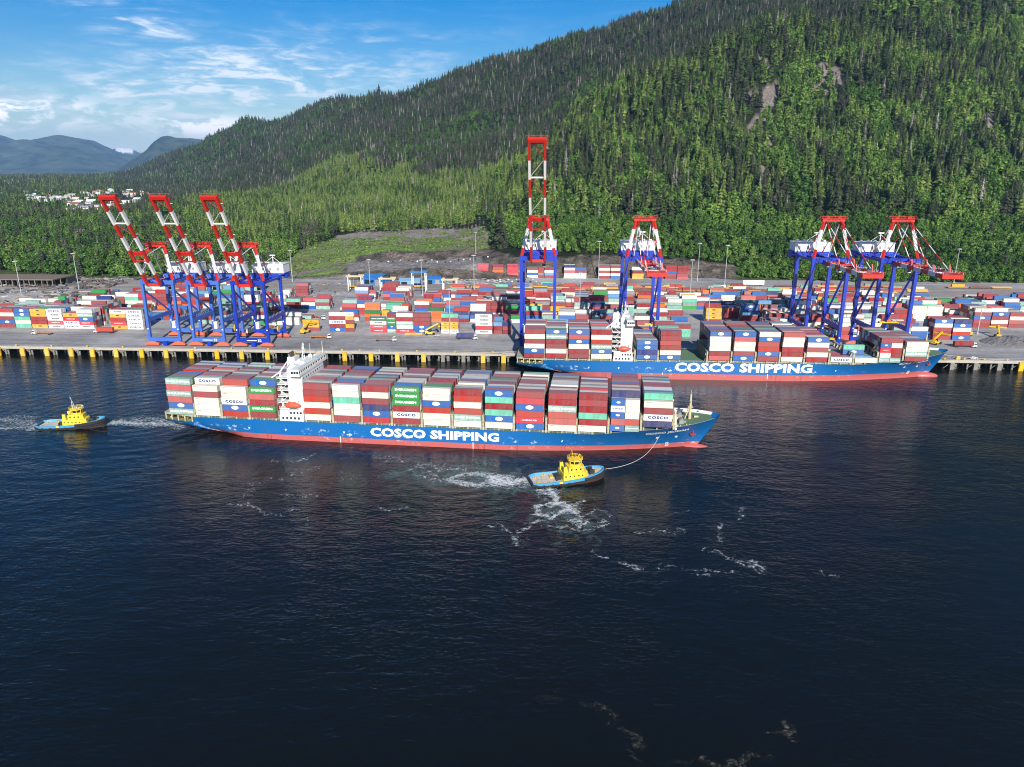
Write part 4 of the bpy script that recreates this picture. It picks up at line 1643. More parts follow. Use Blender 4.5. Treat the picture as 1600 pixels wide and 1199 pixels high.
HULL_BLUE = hull_paint('hull_blue', HULL_BLUE_BASE, 1, (.55, .6, .62), 2.6, 6.6)
BOOT_RED = hull_paint('boot_red', lin(182, 92, 90), 1, (.62, .42, .40), .4, 3.2, .8)
DECK_RED = mat('deck_green', lin(92, 128, 96), .8, dirt=.5, dirtcol=lin(120, 104, 84), scale=.3)
HATCH = mat('hatch_grey_green', lin(120, 128, 112), .8, dirt=.5, dirtcol=(.12, .09, .07), scale=.3)
PED = mat('coaming_paint', lin(176, 172, 142), .7, dirt=.6, dirtcol=lin(110, 80, 56), scale=.9)
BOAT_ORANGE = mat('lifeboat_orange', lin(226, 88, 60), .45, dirt=.2)
ANCHOR_RED = mat('anchor_rust', lin(150, 50, 50), .7, dirt=.4)
LEN = 260.0


def smooth01(t):
    t = min(1, max(0, t))
    return t * t * (3 - 2 * t)


def sheer(x):
    if x < 16.5:
        return 6.7
    return 9.2 + 2.3 * smooth01((x - 201) / 22) + 4.0 * max(0, (x - 215) / 45) ** 1.25


def half_breadth(u, z):
    """u runs 0..260 along the deck; returns (x, half breadth) of the shell at height z"""
    zd = sheer(u)
    q = max(0.0, min(1.0, z / zd))
    # deck line
    bd = 16.1
    if u < 16:
        bd = 16.1 - 3.2 * (1 - u / 16) ** 1.6
    if u > 224:
        t = (u - 224) / 36
        bd = 16.1 * max(0, 1 - t ** 2.0) ** .74 + .25 * t
    # water line
    bw = 16.1
    if u < 62:
        bw = 16.1 * math.sin(math.pi / 2 * min(1, max(0.0, (u + 6) / 68))) ** .8
    if u > 158:
        t = min(1, (u - 158) / 98)
        bw = 16.1 * max(0, 1 - t ** 1.45) ** .95 + .2
    p = 1.45 if u > 150 else .55
    zz = max(z, -3.5)
    b = bw + (bd - bw) * q ** p
    x = u
    if u > 205:
        xs = 250 + 10 * max(0, min(1, (zz) / 15.5)) ** .9
        x = 205 + (u - 205) * (xs - 205) / 55
    if u < 40 and z < 5.8:
        k = max(0, 1 - zz / 5.8)
        x0 = 24 * k ** 1.5
        x = x0 + u * (40 - x0) / 40
    return x, b


def shell_y(x, z):
    """shell half breadth at a true x (bow part inverted)"""
    u = x
    for _ in range(12):
        xx, b = half_breadth(u, z)
        u += (x - xx)
        u = max(0, min(260, u))
    return half_breadth(u, z)[1]


def shell_mesh(levels_fn, matl, nlev, name):
    us = sorted(set([0, 1, 3, 6, 10, 13, 16.4, 16.6, 19, 22, 30, 40, 50, 62, 80, 110, 140, 165, 180, 190, 200] + [205 + 2.5 * k for k in range(22)] + [258.5, 259.4, 260]))
    mb = MB()
    grid = {}
    for side in (-1, 1):
        for i, u in enumerate(us):
            z0, z1 = levels_fn(u)
            for j in range(nlev):
                z = z0 + (z1 - z0) * j / (nlev - 1)
                x, b = half_breadth(u, z)
                grid[side, i, j] = len(mb.v)
                mb.v.append((x, side * b, z))
    for side in (-1, 1):
        for i in range(len(us) - 1):
            for j in range(nlev - 1):
                f = (grid[side, i, j], grid[side, i + 1, j], grid[side, i + 1, j + 1], grid[side, i, j + 1])
                mb.f.append(f if side < 0 else f[::-1])
                mb.m.append(0)
                mb.t.append(0)
    for e in (0, len(us) - 1):
        for j in range(nlev - 1):
            f = (grid[-1, e, j], grid[-1, e, j + 1], grid[1, e, j + 1], grid[1, e, j])
            mb.f.append(f if e == 0 else f[::-1])
            mb.m.append(0)
            mb.t.append(0)
    return mb.mesh(name, matl, smooth=True)


def hull_text(txt, size, x0, x1, zc, parent, material, bold=.045, lean=0.0):
    me = text_mesh(txt, size, material, bold, 1.25, 1.04)
    n = len(me.vertices)
    co = np.zeros(n * 3)
    me.vertices.foreach_get('co', co)
    co = co.reshape(-1, 3)
    k = (x1 - x0) / (co[:, 0].max() - co[:, 0].min())
    for i in range(n):
        x, z = co[i, 0] * k + (x0 + x1) / 2, co[i, 2] + zc + lean * co[i, 0] * k
        co[i] = (x, -shell_y(x, z) - (.06 if x < 200 else .22), z)
    me.vertices.foreach_set('co', co.ravel())
    me.update()
    return link('lettering', me, parent)


def bay_list(starts):
    return starts


def build_ship(name, loc, rz, lift, who_label, bays, house_x, text_zone, name_text, boot_z):
    root = thing(name, loc, who_label, 'container ship', 'container ships', rz)
    hull = link('hull', shell_mesh(lambda u: (boot_z, sheer(u)), HULL_BLUE, 15, 'hull'), root, (0, 0, lift))
    link('bottom_paint', shell_mesh(lambda u: (-3.5, boot_z), BOOT_RED, 5, 'bottom_paint'), root, (0, 0, lift))
    # bulb at the foot of the stem
    mb = MB()
    mb.ball((249.5, 0, -1.3), 7.5, 2.3, 2.4, 14)
    mb.build('bulbous_bow', BOOT_RED, root, (0, 0, lift), smooth=True)
    # bulwark cap line and decks
    mb = MB()
    us = [0, 1, 3, 6, 10, 13, 16.4, 16.6, 30, 60, 100, 150, 200] + [204 + 2.8 * k for k in range(20)]
    us = [u for u in us if u <= 259.6]
    L_, R_ = [], []
    for u in us:
        zd = sheer(u) - (1.15 if u > 222 else .02 + 1.1 * smooth01((u - 205) / 17))
        x, b = half_breadth(u, zd)
        L_.append((x, -b + .12, zd))
        R_.append((x, b - .12, zd))
    for i in range(len(us) - 1):
        mb.quad([L_[i], L_[i + 1], R_[i + 1], R_[i]])
    mb.build('deck', DECK_RED, root, (0, 0, lift))
    # white inside face and cap of the bulwark round the bow
    mb = MB()
    ub = [u for u in us if u > 208]
    for side in (-1, 1):
        for a, b_ in zip(ub[:-1], ub[1:]):
            P = []
            for u, top in ((a, 0), (b_, 0), (b_, 1), (a, 1)):
                z = sheer(u) + (.02 if top else -1.2)
                x, bb = half_breadth(u, z)
                P.append((x, side * (bb - .14), z))
            mb.quad(P if side > 0 else P[::-1])
            Q = []
            for u, o_ in ((a, -.2), (b_, -.2), (b_, .08), (a, .08)):
                z = sheer(u) + .05
                x, bb = half_breadth(u, z)
                Q.append((x, side * (bb + o_), z))
            mb.quad(Q)
    bw = mb.build('bulwark', WHITE, root, (0, 0, lift))
    mb = MB()
    for side in (-1, 1):
        for u in (219, 226, 232, 238, 243, 248, 252):
            z = sheer(u) - .55
            x, bb = half_breadth(u, z)
            mb.box(x - .7, x + .7, side * (bb - .2) - .06, side * (bb - .2) + .06, z - .3, z + .3)
    mb.build('fairlead', DARK, bw)
    # hatch coamings and lashing pedestals
    z = 9.2
    mb = MB()
    for bx in bays:
        x0, lf = bx[0], bx[3]
        g0 = max(9.2, sheer(x0)) - 1.0 * smooth01((x0 - 205) / 17)
        hb = min(12.6, half_breadth(x0 + 12, g0)[1] - 1.0)
        mb.box(x0 - .3, x0 + 12.5, -hb, hb, g0 - .1, z + 1.15 + lf)
    mb.build('hatch_cover', HATCH, root, (0, 0, lift))
    mb = MB()
    for bx in bays:
        x0, lf = bx[0], bx[3]
        for k in range(3):
            gz = 9.2 if x0 < 17 else sheer(x0 + k * 5.75) - 1.0 * smooth01((x0 - 205) / 17)
            ye = min(15.7, half_breadth(x0 + k * 5.75 + 2, gz)[1] - .3)
            mb.box(x0 + k * 5.75, x0 + .6 + k * 5.75, -ye, -ye + .7, gz - .1, z + 1.18 + lf)
            mb.box(x0 + k * 5.75, x0 + .6 + k * 5.75, ye - .7, ye, gz - .1, z + 1.18 + lf)
        if x0 < 205:
            mb.box(x0, x0 + 12.2, -13.9, -13.6, z, z + .9 + lf)
    tag(mb.build('lashing_pedestals', PED, root, (0, 0, lift)), kind='stuff')
    # railings along the deck edge
    mb = MB()
    for y in (-15.98, 15.98):
        for zz in (.5, 1.0):
            mb.beam((18, y, z + zz), (204, y, z + zz), .05)
        for k in range(94):
            mb.beam((18 + k * 2, y, z), (18 + k * 2, y, z + 1.0), .05)
    tag(mb.build('railing', WHITE, root, (0, 0, lift)), kind='stuff')
    # lashing bridges between the bays
    gaps = [bx[0] - .9 for bx in bays if abs(bx[0] - bays[0][0]) > 1] + [bays[-1][0] + 13.0]
    for gx in gaps:
        if house_x - 1 < gx < house_x + 12:
            continue
        mb = MB()
        g = max(9.2, sheer(max(0, gx)))
        top = g + 6.6
        for y in np.linspace(-15.6, 15.6, 8):
            mb.box(gx - .45, gx + .45, y - .3, y + .3, g - .1, top)
        for zz in (g + 3.3, top):
            mb.box(gx - .5, gx + .5, -15.9, 15.9, zz, zz + .22)
        mb.box(gx - .45, gx - .38, -15.9, 15.9, top + .9, top + 1.0)
        mb.build('lashing_bridge', PED, root, (0, 0, lift))
    # deckhouse
    h = house_x
    hz = 9.2
    acc = WHITE
    house = MB()
    house.box(h, h + 11.6, -15.6, 15.6, hz, hz + 2.7)
    house.box(h + .2, h + 11.4, -15.2, 15.2, hz + 2.7, hz + 5.2)
    house.box(h + 4.2, h + 11.2, -13.0, 13.0, hz + 5.2, hz + 21.6)
    house.box(h + 2.4, h + 4.2, -6, 6, hz + 5.2, hz + 21.6)
    hs = house.build('deckhouse', acc, root, (0, 0, lift))
    # open decks, stairs and rails on the after side
    for k, dz in enumerate((5.2, 8.1, 11.0, 13.9, 16.8, 19.7)):
        mb = MB()
        mb.box(h - .8, h + 4.2, -13.6, 13.6, hz + dz, hz + dz + .22)
        for y in (-13.5, 13.5):
            mb.beam((h - .7, y, hz + dz + 1.1), (h + 4.2, y, hz + dz + 1.1), .08)
            for q in range(5):
                mb.beam((h - .7 + q * 1.2, y, hz + dz + .2), (h - .7 + q * 1.2, y, hz + dz + 1.1), .07)
        if k < 5:
            mb.beam((h + (.2 if k % 2 else 3.6), -12.9, hz + dz + .2), (h + (3.6 if k % 2 else .2), -12.9, hz + dz + 2.9), .9, .15)
        mb.build('deck_landing', acc, hs)
    wm = MB()
    for k in range(5):
        wm.box(h + 1.2 + k * 1.9, h + 2.1 + k * 1.9, -15.64, -15.6, hz + .9, hz + 2.0)
    for k in range(4):
        wm.box(h + 5.0 + k * 1.6, h + 5.9 + k * 1.6, -15.26, -15.2, hz + 3.4, hz + 4.4)
    for lev in range(6):
        for k in range(9):
            y = -11 + k * 2.75
            wm.box(h + 11.2, h + 11.25, y - .45, y + .45, hz + 6.4 + lev * 2.55, hz + 7.2 + lev * 2.55)
    wm.build('window', GLASS, hs)
    # wheelhouse with wings over the full beam
    wh = MB()
    wz = hz + 21.6
    wh.box(h + 4.4, h + 10.6, -8, 8, wz, wz + 3.2)
    wh.box(h + 7.0, h + 11.6, -16.4, 16.4, wz, wz + 1.2)
    wh.box(h + 7.2, h + 11.4, -16.2, 16.2, wz + 2.35, wz + 3.3)
    wh.box(h + 5.2, h + 9.4, -5, 5, wz + 3.2, wz + 4.4)
    wo = wh.build('wheelhouse', acc, hs)
    gm = MB()
    gm.box(h + 7.4, h + 11.2, -16.0, 16.0, wz + 1.2, wz + 2.35)
    gl = gm.build('window', GLASS, wo)
    mm = MB()
    for k in range(17):
        y = -16.1 + k * 2.0125
        mm.box(h + 11.15, h + 11.35, y - .09, y + .09, wz + 1.2, wz + 2.35)
    for k in range(4):
        mm.box(h + 7.3 + k * 1.28, h + 7.5 + k * 1.28, -16.15, -15.95, wz + 1.2, wz + 2.35)
    mm.build('window_frame', acc, wo)
    # gear on the monkey island
    mb = MB()
    mz = wz + 3.3
    for y in (-1.2, 1.2):
        mb.tube((h + 7.2, y, mz), (h + 7.2, y * .4, mz + 8.6), .22, .16, 6)
    for q, wd in ((2.8, 3.0), (5.2, 4.6), (7.4, 2.6)):
        mb.beam((h + 7.2, -wd / 2, mz + q), (h + 7.2, wd / 2, mz + q), .22)
    mb.beam((h + 7.8, -2.0, mz + 4.0), (h + 7.8, 2.0, mz + 4.0), .45, .3)
    mb.beam((h + 7.0, -1.3, mz + 6.4), (h + 7.0, 1.3, mz + 6.4), .4, .3)
    mb.tube((h + 10.8, 14.2, mz), (h + 10.8, 14.2, mz + 6.5), .16, .08, 5)
    mb.tube((h + 8.6, 4.5, mz), (h + 8.6, 4.5, mz + 7.5), .1, .05, 5)
    mb.build('radar_mast', acc, hs)
    mb = MB()
    mb.ball((h + 8.6, 4.2, mz + 1.2), 1.2, 1.2, 1.25)
    mb.ball((h + 6.4, -3.8, mz + 1.1), .8, .8, .85)
    mb.ball((h + 9.2, 8.0, mz + .8), .6, .6, .65)
    mb.build('satellite_dome', acc, hs, smooth=True)
    mb = MB()
    for x in (h + 7.3, h + 11.3):
        for zz in (.55, 1.05):
            mb.beam((x, -16.1, mz + zz), (x, 16.1, mz + zz), .07)
    for k in range(17):
        for x in (h + 7.3, h + 11.3):
            mb.beam((x, -16.1 + k * 2.0, mz), (x, -16.1 + k * 2.0, mz + 1.05), .07)
    mb.build('railing', mat('rail_green', lin(140, 170, 150), .6), hs)
    # funnel and its pipes
    mb = MB()
    mb.prism([(h - .4, -3.4), (h + 4.0, -3.4), (h + 4.0, 3.4), (h - .4, 3.4)], hz + 19.7, hz + 27.0, 0, [(h + .2, -2.6), (h + 3.6, -2.6), (h + 3.6, 2.6), (h + .2, 2.6)])
    fu = mb.build('funnel', acc, hs)
    mb = MB()
    for y in (-1.4, 0, 1.4):
        mb.tube((h + 1.8, y, hz + 26.9), (h + 1.2, y, hz + 29.2), .5, .45, 8)
    mb.build('exhaust_pipe', DARK, fu)
    # stores crane on the after quarter
    mb = MB()
    mb.tube((h - 1.0, -9, hz + 5), (h - 1.0, -9, hz + 22), .55, .5, 8)
    mb.tube((h - 1.0, -9, hz + 21.6), (h - 4.6, -10.5, hz + 19.0), .34, .34, 6)
    mb.tube((h - 1.0, -9, hz + 21.6), (h + 3.2, -8.4, hz + 27.2), .36, .22, 6)
    mb.build('stores_crane', acc, root, (0, 0, lift))
    # lifeboat in its davits
    mb = MB()
    mb.ball((h + 6.4, -14.7, hz + 7.4), 4.1, 1.5, 1.35, 12)
    mb.box(h + 4.4, h + 7.6, -15.5, -13.9, hz + 7.6, hz + 8.9)
    lb = mb.build('lifeboat', BOAT_ORANGE, root, (0, 0, lift), smooth=True)
    mb = MB()
    for x in (h + 3.6, h + 9.2):
        mb.beam((x, -13.2, hz + 5.2), (x, -13.2, hz + 9.4), .35)
        mb.beam((x, -13.2, hz + 9.4), (x, -15.2, hz + 9.6), .3)
    mb.build('davit', acc, root, (0, 0, lift))
    # forecastle gear
    fz = sheer(238) - 1.15
    mb = MB()
    mb.beam((239.3, -13.5, fz), (239.3, -6, fz + 7.5), .7)
    mb.beam((239.3, 13.5, fz), (239.3, 6, fz + 7.5), .7)
    mb.box(239.0, 239.5, -13.5, 13.5, fz, fz + 2.0)
    mb.build('breakwater', WHITE, root, (0, 0, lift))
    mb = MB()
    mb.tube((246.5, 0, fz), (246.5, 0, fz + 12.5), .75, .42, 8)
    mb.box(245.4, 247.6, -1.6, 1.6, fz + 6.6, fz + 6.8)
    mb.beam((246.5, -1.7, fz + 9.2), (246.5, 1.7, fz + 9.2), .22)
    mb.tube((246.5, 0, fz + 12.5), (246.5, 0, fz + 14.3), .12, .1, 5)
    mb.beam((246.1, 0, fz + 6.8), (244.2, 0, fz), .4)
    mb.build('foremast', BEIGE, root, (0, 0, lift))
    mb = MB()
    for y in (-4.2, 4.2):
        mb.tube((242.4, y - 1.6, fz + 1.3), (242.4, y + 1.6, fz + 1.3), 1.15, n=10)
        mb.box(241.4, 243.4, y - 2.2, y - 1.8, fz, fz + 2.0)
        mb.box(241.4, 243.4, y + 1.8, y + 2.2, fz, fz + 2.0)
        mb.box(243.6, 244.6, y - .8, y + .8, fz, fz + 1.3)
        mb.beam((243, y, fz + .6), (250.5, y * .55, fz + .2), .4)
    mb.build('windlass', STEEL, root, (0, 0, lift))
    mb = MB()
    for x, y in ((241, -9.5), (245, -8), (249, -5), (241, 9.5), (245, 8), (249, 5), (252, 0)):
        for d in (-.6, .6):
            mb.tube((x + d, y, fz), (x + d, y, fz + 1.1), .32, n=7)
    mb.box(248.6, 250.6, 1.2, 3.0, fz, fz + 1.8)
    mb.box(240.6, 241.8, -2, 2, fz, fz + 2.2)
    mb.build('mooring_bitts', BEIGE, root, (0, 0, lift))
    # anchor in its pocket on the near bow
    mb = MB()
    ax, az = 247.8, 8.6
    yb = shell_y(ax, az)
    mb.tube((ax, -yb - .25, az - 1.3), (ax, -yb - .25, az + 1.4), .42, .3, 8)
    mb.beam((ax - 1.2, -yb - .2, az - .9), (ax, -yb - .35, az - 1.6), .55)
    mb.beam((ax + 1.2, -shell_y(ax + 1.2, az) - .2, az - .9), (ax, -yb - .35, az - 1.6), .55)
    mb.build('anchor', ANCHOR_RED, root, (0, 0, lift))
    # lettering and hull marks
    x0, x1, zc, sz = text_zone
    big = hull_text('COSCO SHIPPING', sz, x0, x1, zc, root, TEXT_WHITE)
    big.location.z = lift
    nm = hull_text(name_text, 1.75, 226.5, 245.5, 10.0, root, TEXT_WHITE, .05, .075)
    nm.location.z = lift
    mb = MB()
    for x in (44, 62, 90, (x0 + x1) / 2 - 1.5, 190):
        mb.quad([(x - .55, -shell_y(x, 5.2) - .05, 5.4), (x, -shell_y(x, 4.4) - .05, 4.3), (x + .55, -shell_y(x, 5.2) - .05, 5.4)])
    for x in (88, 150):
        mb.box(x, x + .3, -16.16, -16.1, boot_z - 2.6, boot_z + .6)
    for x in (232, 240.5):
        y = shell_y(x, 6.8)
        y2 = shell_y(x, 6.0)
        mb.quad([(x + .7 * math.cos(k * .785), -shell_y(x + .7 * math.cos(k * .785), 6.4 + .7 * math.sin(k * .785)) - .06, 6.4 + .7 * math.sin(k * .785)) for k in range(8)])
    for k in range(5):
        for j in range(2):
            zz = .9 + .5 * k
            xx = 236 + j * .8 + (k % 2) * .3
            mb.box(xx, xx + .45, -shell_y(xx, zz) - .05, -shell_y(xx, zz) - .03, zz, zz + .28)
    mb.build('hull_mark', TEXT_WHITE, root, (0, 0, lift))
    # open mooring deck under the stern: a solid dark block stands in for its shade; roof, pillars, winches
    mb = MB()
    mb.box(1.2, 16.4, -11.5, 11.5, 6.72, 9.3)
    mo = mb.build('mooring_shade_block', DARK, root, (0, 0, lift))
    mb = MB()
    mb.prism([(.3, -12.6), (3, -13.6), (16.5, -15.9), (16.5, 15.9), (3, 13.6), (.3, 12.6)], 9.25, 10.2)
    mb.build('deck_roof', PED, mo)
    mb = MB()
    for x in (.9, 4.6, 8.3, 12.0, 15.9):
        for s in (-1, 1):
            y = s * (half_breadth(x, 6.7)[1] - .5)
            mb.box(x - .22, x + .22, y - .22, y + .22, 6.7, 9.3)
    mb.build('pillar', BEIGE, mo)
    mb = MB()
    for x in (3.0, 6.6, 10.4, 13.8):
        for s in (-1, 1):
            mb.tube((x, s * 12.4, 7.4), (x + 1.3, s * 12.4, 7.4), .55, n=8)
    mb.build('mooring_winch', YELLOW, mo)
    mb = MB()
    for s in (-1, 1):
        for z in (7.2, 7.7):
            mb.beam((.6, s * (half_breadth(.6, 6.7)[1] - .15), z), (16.4, s * (half_breadth(16.4, 6.7)[1] - .15), z), .07)
    mb.build('railing', BEIGE, mo)
    return root


FRONT = [
    (5.2, 'TBOTPT', 0, 0, ''), (18.4, 'WWWRW', 1, 0, ''), (32.1, 'OBCWW', 1, 0, ''), (45.7, 'RGROG', 1, 0, ''),
    (71.9, 'WOWORR', 0, 0, ''), (86.0, 'RWWMWW', 0, 0, ''), (99.8, 'PBNRWR', 0, 0, ''), (113.8, 'RCRGGG', 0, 0, ''),
    (127.7, 'WWOBWW', 0, 0, ''), (141.8, 'WTOWOR', 0, 0, ''), (155.8, 'WBMRMB', 0, 0, ''), (169.6, 'BKOBPR', 0, 0, ''),
    (183.9, 'WOOTRR', 0, 0, ''), (197.2, 'WRMRRR', 0, .2, ''), (211.1, 'BOBCB', 1, 1.0, 'TOWWW'), (225.1, 'NCRW', 1, 3.6, ''),
]
FR_RZ = D2R(-3.8)
FB = (75.0, 309.0)
FR_LOC = (FB[0] - LEN * math.cos(FR_RZ), FB[1] - LEN * math.sin(FR_RZ), 0)
front_ship = build_ship('container_ship', FR_LOC, FR_RZ, 0.0, 'blue container ship under way in midstream, stacked high with containers', FRONT, 59.4, (102.6, 162.0, 5.9, 4.3), 'COSCO JEDDAH', 2.45)
load_ship(front_ship, FR_LOC[0], FR_LOC[1], FR_RZ, FRONT, 'moving ship', 10.4, 5, 1)

BACK = [
    (5.2, 'RBWRWR', 0, 0, ''), (18.0, 'RWRRTB', 0, 0, ''), (31.7, 'RRWBOB', 0, 0, ''), (45.2, 'WBTOWR', 0, 0, ''),
    (72.2, 'BNBB', 0, 0, ''), (86.0, 'BWRORR', 0, 0, ''), (114.9, 'ORWWWB', 0, 0, ''),
    (129.1, 'BRWWPB', 0, 0, ''), (143.1, 'RBOOBW', 0, 0, ''), (157.2, 'WRRWWO', 0, 0, ''), (171.5, 'RWRWB', 0, 0, ''),
    (185.8, 'C', 0, 0, ''), (199.8, 'W', 0, 0, ''), (213.3, 'TWKBR', 0, .3, 'TRRW_'), (227.8, 'RTWW', 0, 1.2, ''),
]
BK_LOC = (-23.0, 435.3, 0)
back_ship = build_ship('container_ship', BK_LOC, 0.0, 1.5, 'blue container ship moored at the quay under the cranes', BACK, 58.6, (95.3, 176.0, 6.3, 5.6), 'COSCO', 2.1)
load_ship(back_ship, BK_LOC[0], BK_LOC[1], 0.0, BACK, 'moored ship', 12.2, 8, 0)
for k, (c_, x_, t_, w_) in enumerate((('B', 178.3, 0, 'lower'), ('M', 178.3, 1, 'upper'))):
    container(c_, (x_, 428, 15.2 + t_ * TIER), '%s container, %s of two, on the low bay of the moored ship' % (HUES[c_][0], w_), 'containers on the low bay of the moored ship', 9.2 if False else 12.19)
# ------------------------------------------------------------------ ship-to-shore gantry cranes
def band_beam(mb, a, b, w, h, n, first=0):
    """girder painted in red and white bands (slots 0 and 1)"""
    a, b = Vector(a), Vector(b)
    for k in range(n):
        mb.beam(a.lerp(b, k / n), a.lerp(b, (k + 1) / n), w, h, (k + first) % 2)


def build_crane(x, label, big, raise_deg, boom_len, blue, number=None, tip_red=True):
    root = thing('gantry_crane', (x, 461.0, GZ + .05), label, 'gantry crane', 'ship-to-shore gantry cranes on the quay')
    hw = 10.75 if big else 10.4
    gauge = 30.0
    top = 62.0 if big else 44.5
    lw = 2.3 if big else 2.0
    part = lambda nm, mb, m, **k: mb.build(nm, m, root, **k)
    # bogies: rocker frames and wheels
    for y in (0, gauge):
        for sx in (-1, 1):
            mb = MB()
            cx = sx * (hw - 1.2)
            mb.prism([(cx - 4.7, y - 1.0), (cx + 4.7, y - 1.0), (cx + 4.7, y + 1.0), (cx - 4.7, y + 1.0)], .75, 1.7)
            mb.prism([(cx - 4.3, y - .95), (cx + 4.3, y - .95), (cx + 4.3, y + .95), (cx - 4.3, y + .95)], 1.7, 3.0, 0, [(cx - 2.3, y - .85), (cx + 2.3, y - .85), (cx + 2.3, y + .85), (cx - 2.3, y + .85)])
            mb.box(cx - 1.1, cx + 1.1, y - .75, y + .75, 2.3, 3.3)
            for q in (-3.6, -2.2, 2.2, 3.6):
                mb.box(cx + q - .75, cx + q + .75, y - .95, y - .8, .7, 1.6)
            bg = part('bogie', mb, ORANGE_RED)
            wm = MB()
            for q in (-4.0, -2.9, -1.7, -.6, .6, 1.7, 2.9, 4.0):
                wm.tube((cx + q, y - .5, .45), (cx + q, y + .5, .45), .45, n=8)
            wm.build('wheel', DARK, bg)
        mb = MB()
        mb.box(-hw - 1.0, hw + 1.0, y - .9, y + .9, 3.3, 5.9)
        sb = part('sill_beam', mb, blue)
        if y == 0:
            mb = MB()
            mb.box(-1.4, 1.4, -1.2, 1.0, .5, 3.2)
            mb.box(-.5, .5, -1.5, -1.2, .9, 2.6)
            part('drive_cabinet', mb, CRANE_BLUE)
            if number:
                t = link('lettering', text_mesh(number, 1.7, TEXT_WHITE, .02, 1.1), root, (4.6, -.93, 4.6))
                mk = MB()
                mk.box(-4.2, 2.6, -.93, -.9, 4.3, 4.75)
                mk.build('nameplate', TEXT_WHITE, sb)
    # legs (front pair leans in slightly above the portal)
    for y in (0, gauge):
        for sx in (-1, 1):
            mb = MB()
            mb.beam((sx * hw, y, 5.9), (sx * hw, y, top), lw * .82, lw, up=(0, 1, 0))
            mb.box(sx * hw - lw * .5, sx * hw + lw * .5, y - lw * .62, y + lw * .62, top - 2.6, top + .3)
            lg = part('leg', mb, blue)
            mb = MB()
            mb.box(sx * hw - .35, sx * hw + .35, y - lw * .62 - .02, y - lw * .5 - .01, 11.4, 12.2)
            mb.build('number_plate', TEXT_WHITE, lg)
    pz = 17.6
    for sx in (-1, 1):
        mb = MB()
        mb.beam((sx * hw, 1, pz), (sx * hw, gauge - 1, pz), 1.5, 2.6)
        part('portal_beam', mb, blue)
        mb = MB()
        mb.beam((sx * hw, 1.0, top - 7), (sx * hw, gauge - 1.0, pz + 1.2), .95, .95)
        part('diagonal_brace', mb, blue)
        mb = MB()
        mb.beam((sx * hw, 1, top - 1.4), (sx * hw, gauge - 1, top - 1.4), 1.0, 1.4)
        part('upper_tie', mb, blue)
        for zz, hh in ((pz + 1.3, 1.1),):
            mb = MB()
            mb.beam((sx * (hw + .7), 1, zz + hh), (sx * (hw + .7), gauge - 1, zz + hh), .08)
            for k in range(12):
                mb.beam((sx * (hw + .7), 1 + k * 2.5, zz), (sx * (hw + .7), 1 + k * 2.5, zz + hh), .07)
            tag(part('walkway_rail', mb, WHITE), kind='stuff')
    for y, h_ in ((0, 2.6), (gauge, 3.4)):
        mb = MB()
        z = top - (1.3 if y == 0 else 1.7)
        if y == 0:
            mb.beam((-hw, y, z), (-5.2, y, z), 1.6, h_)
            mb.beam((5.2, y, z), (hw, y, z), 1.6, h_)
            mb.beam((-5.6, y + 1.8, z + .4), (5.6, y + 1.8, z + .4), 1.2, 2.0)
        else:
            mb.beam((-hw, y, z), (hw, y, z), 1.8, h_)
        part('cross_beam', mb, blue)
    # rear trolley girders
    gz = top - 2.4
    hinge = Vector((0, -4.0, gz))
    back_y = 54.0 if big else 52.0
    for sx in (-1, 1):
        mb = MB()
        mb.beam((sx * 4.2, -4.0, gz), (sx * 4.2, back_y, gz), 1.3, 2.4)
        part('trolley_girder', mb, CRANE_BLUE)
    mb = MB()
    mb.box(-6.2, 6.2, back_y - 2, back_y, gz - 1.2, gz + 1.0)
    for k in range(5):
        mb.beam((-4.2, 4 + k * 10, gz), (4.2, 4 + k * 10, gz), .5, .8)
    part('girder_ties', mb, CRANE_BLUE)
    # machinery house
    mx0, mx1 = -11.4, 11.4
    my0, my1 = gauge + 5.0, gauge + 17.0
    mz = top + .6
    mb = MB()
    mb.box(mx0, mx1, my0, my1, mz, mz + (5.6 if big else 6.2), 0)
    mb.box(mx0 - .3, mx1 + .3, my0 - .3, my1 + .3, mz + (5.6 if big else 6.2), mz + (5.9 if big else 6.5), 0)
    for k in range(5):
        mb.box(mx0 + 1.6 + k * 4.4, mx0 + 3.0 + k * 4.4, my0 + 3, my0 + 5, mz + 6.4, mz + 7.3, 0)
    mh = part('machinery_house', mb, WHITE)
    mb = MB()
    for k in range(4):
        mb.box(mx0 + 2 + k * 5.4, mx0 + 3.5 + k * 5.4, my0 - .06, my0, mz + 1.8, mz + 3.6)
    mb.build('louvre', STEEL, mh)
    mb = MB()
    mb.box(mx0 - .5, mx1 + .5, my0 - .8, my1 + .8, mz - 1.1, mz)
    mb.box(mx0 - 1.5, mx0, my0 + 1, my1 - 2, mz - 4.2, mz - .5)
    mb.box(mx1 - 1.0, mx1 + 1.2, my0 + 2, my1 - 3, mz - 3.6, mz - 1.1)
    part('house_frame', mb, CRANE_BLUE)
    mb = MB()
    mb.tube((3, my0 + 4, mz + 6), (3, my0 + 4, mz + 12), .3, n=6)
    mb.box(1.2, 4.8, my0 + 3.2, my0 + 4.8, mz + 11.6, mz + 12.4)
    mb.beam((3, my0 + 4, mz + 11), (-4, my0 + 4, mz + 6), .22)
    mb.beam((3, my0 + 4, mz + 11), (9, my0 + 4, mz + 6), .22)
    part('service_hoist', mb, CRANE_WHITE)
    # A-frame
    apex_z = top + (23.0 if big else 22.6)
    ay = 4.5
    ax = 5.4
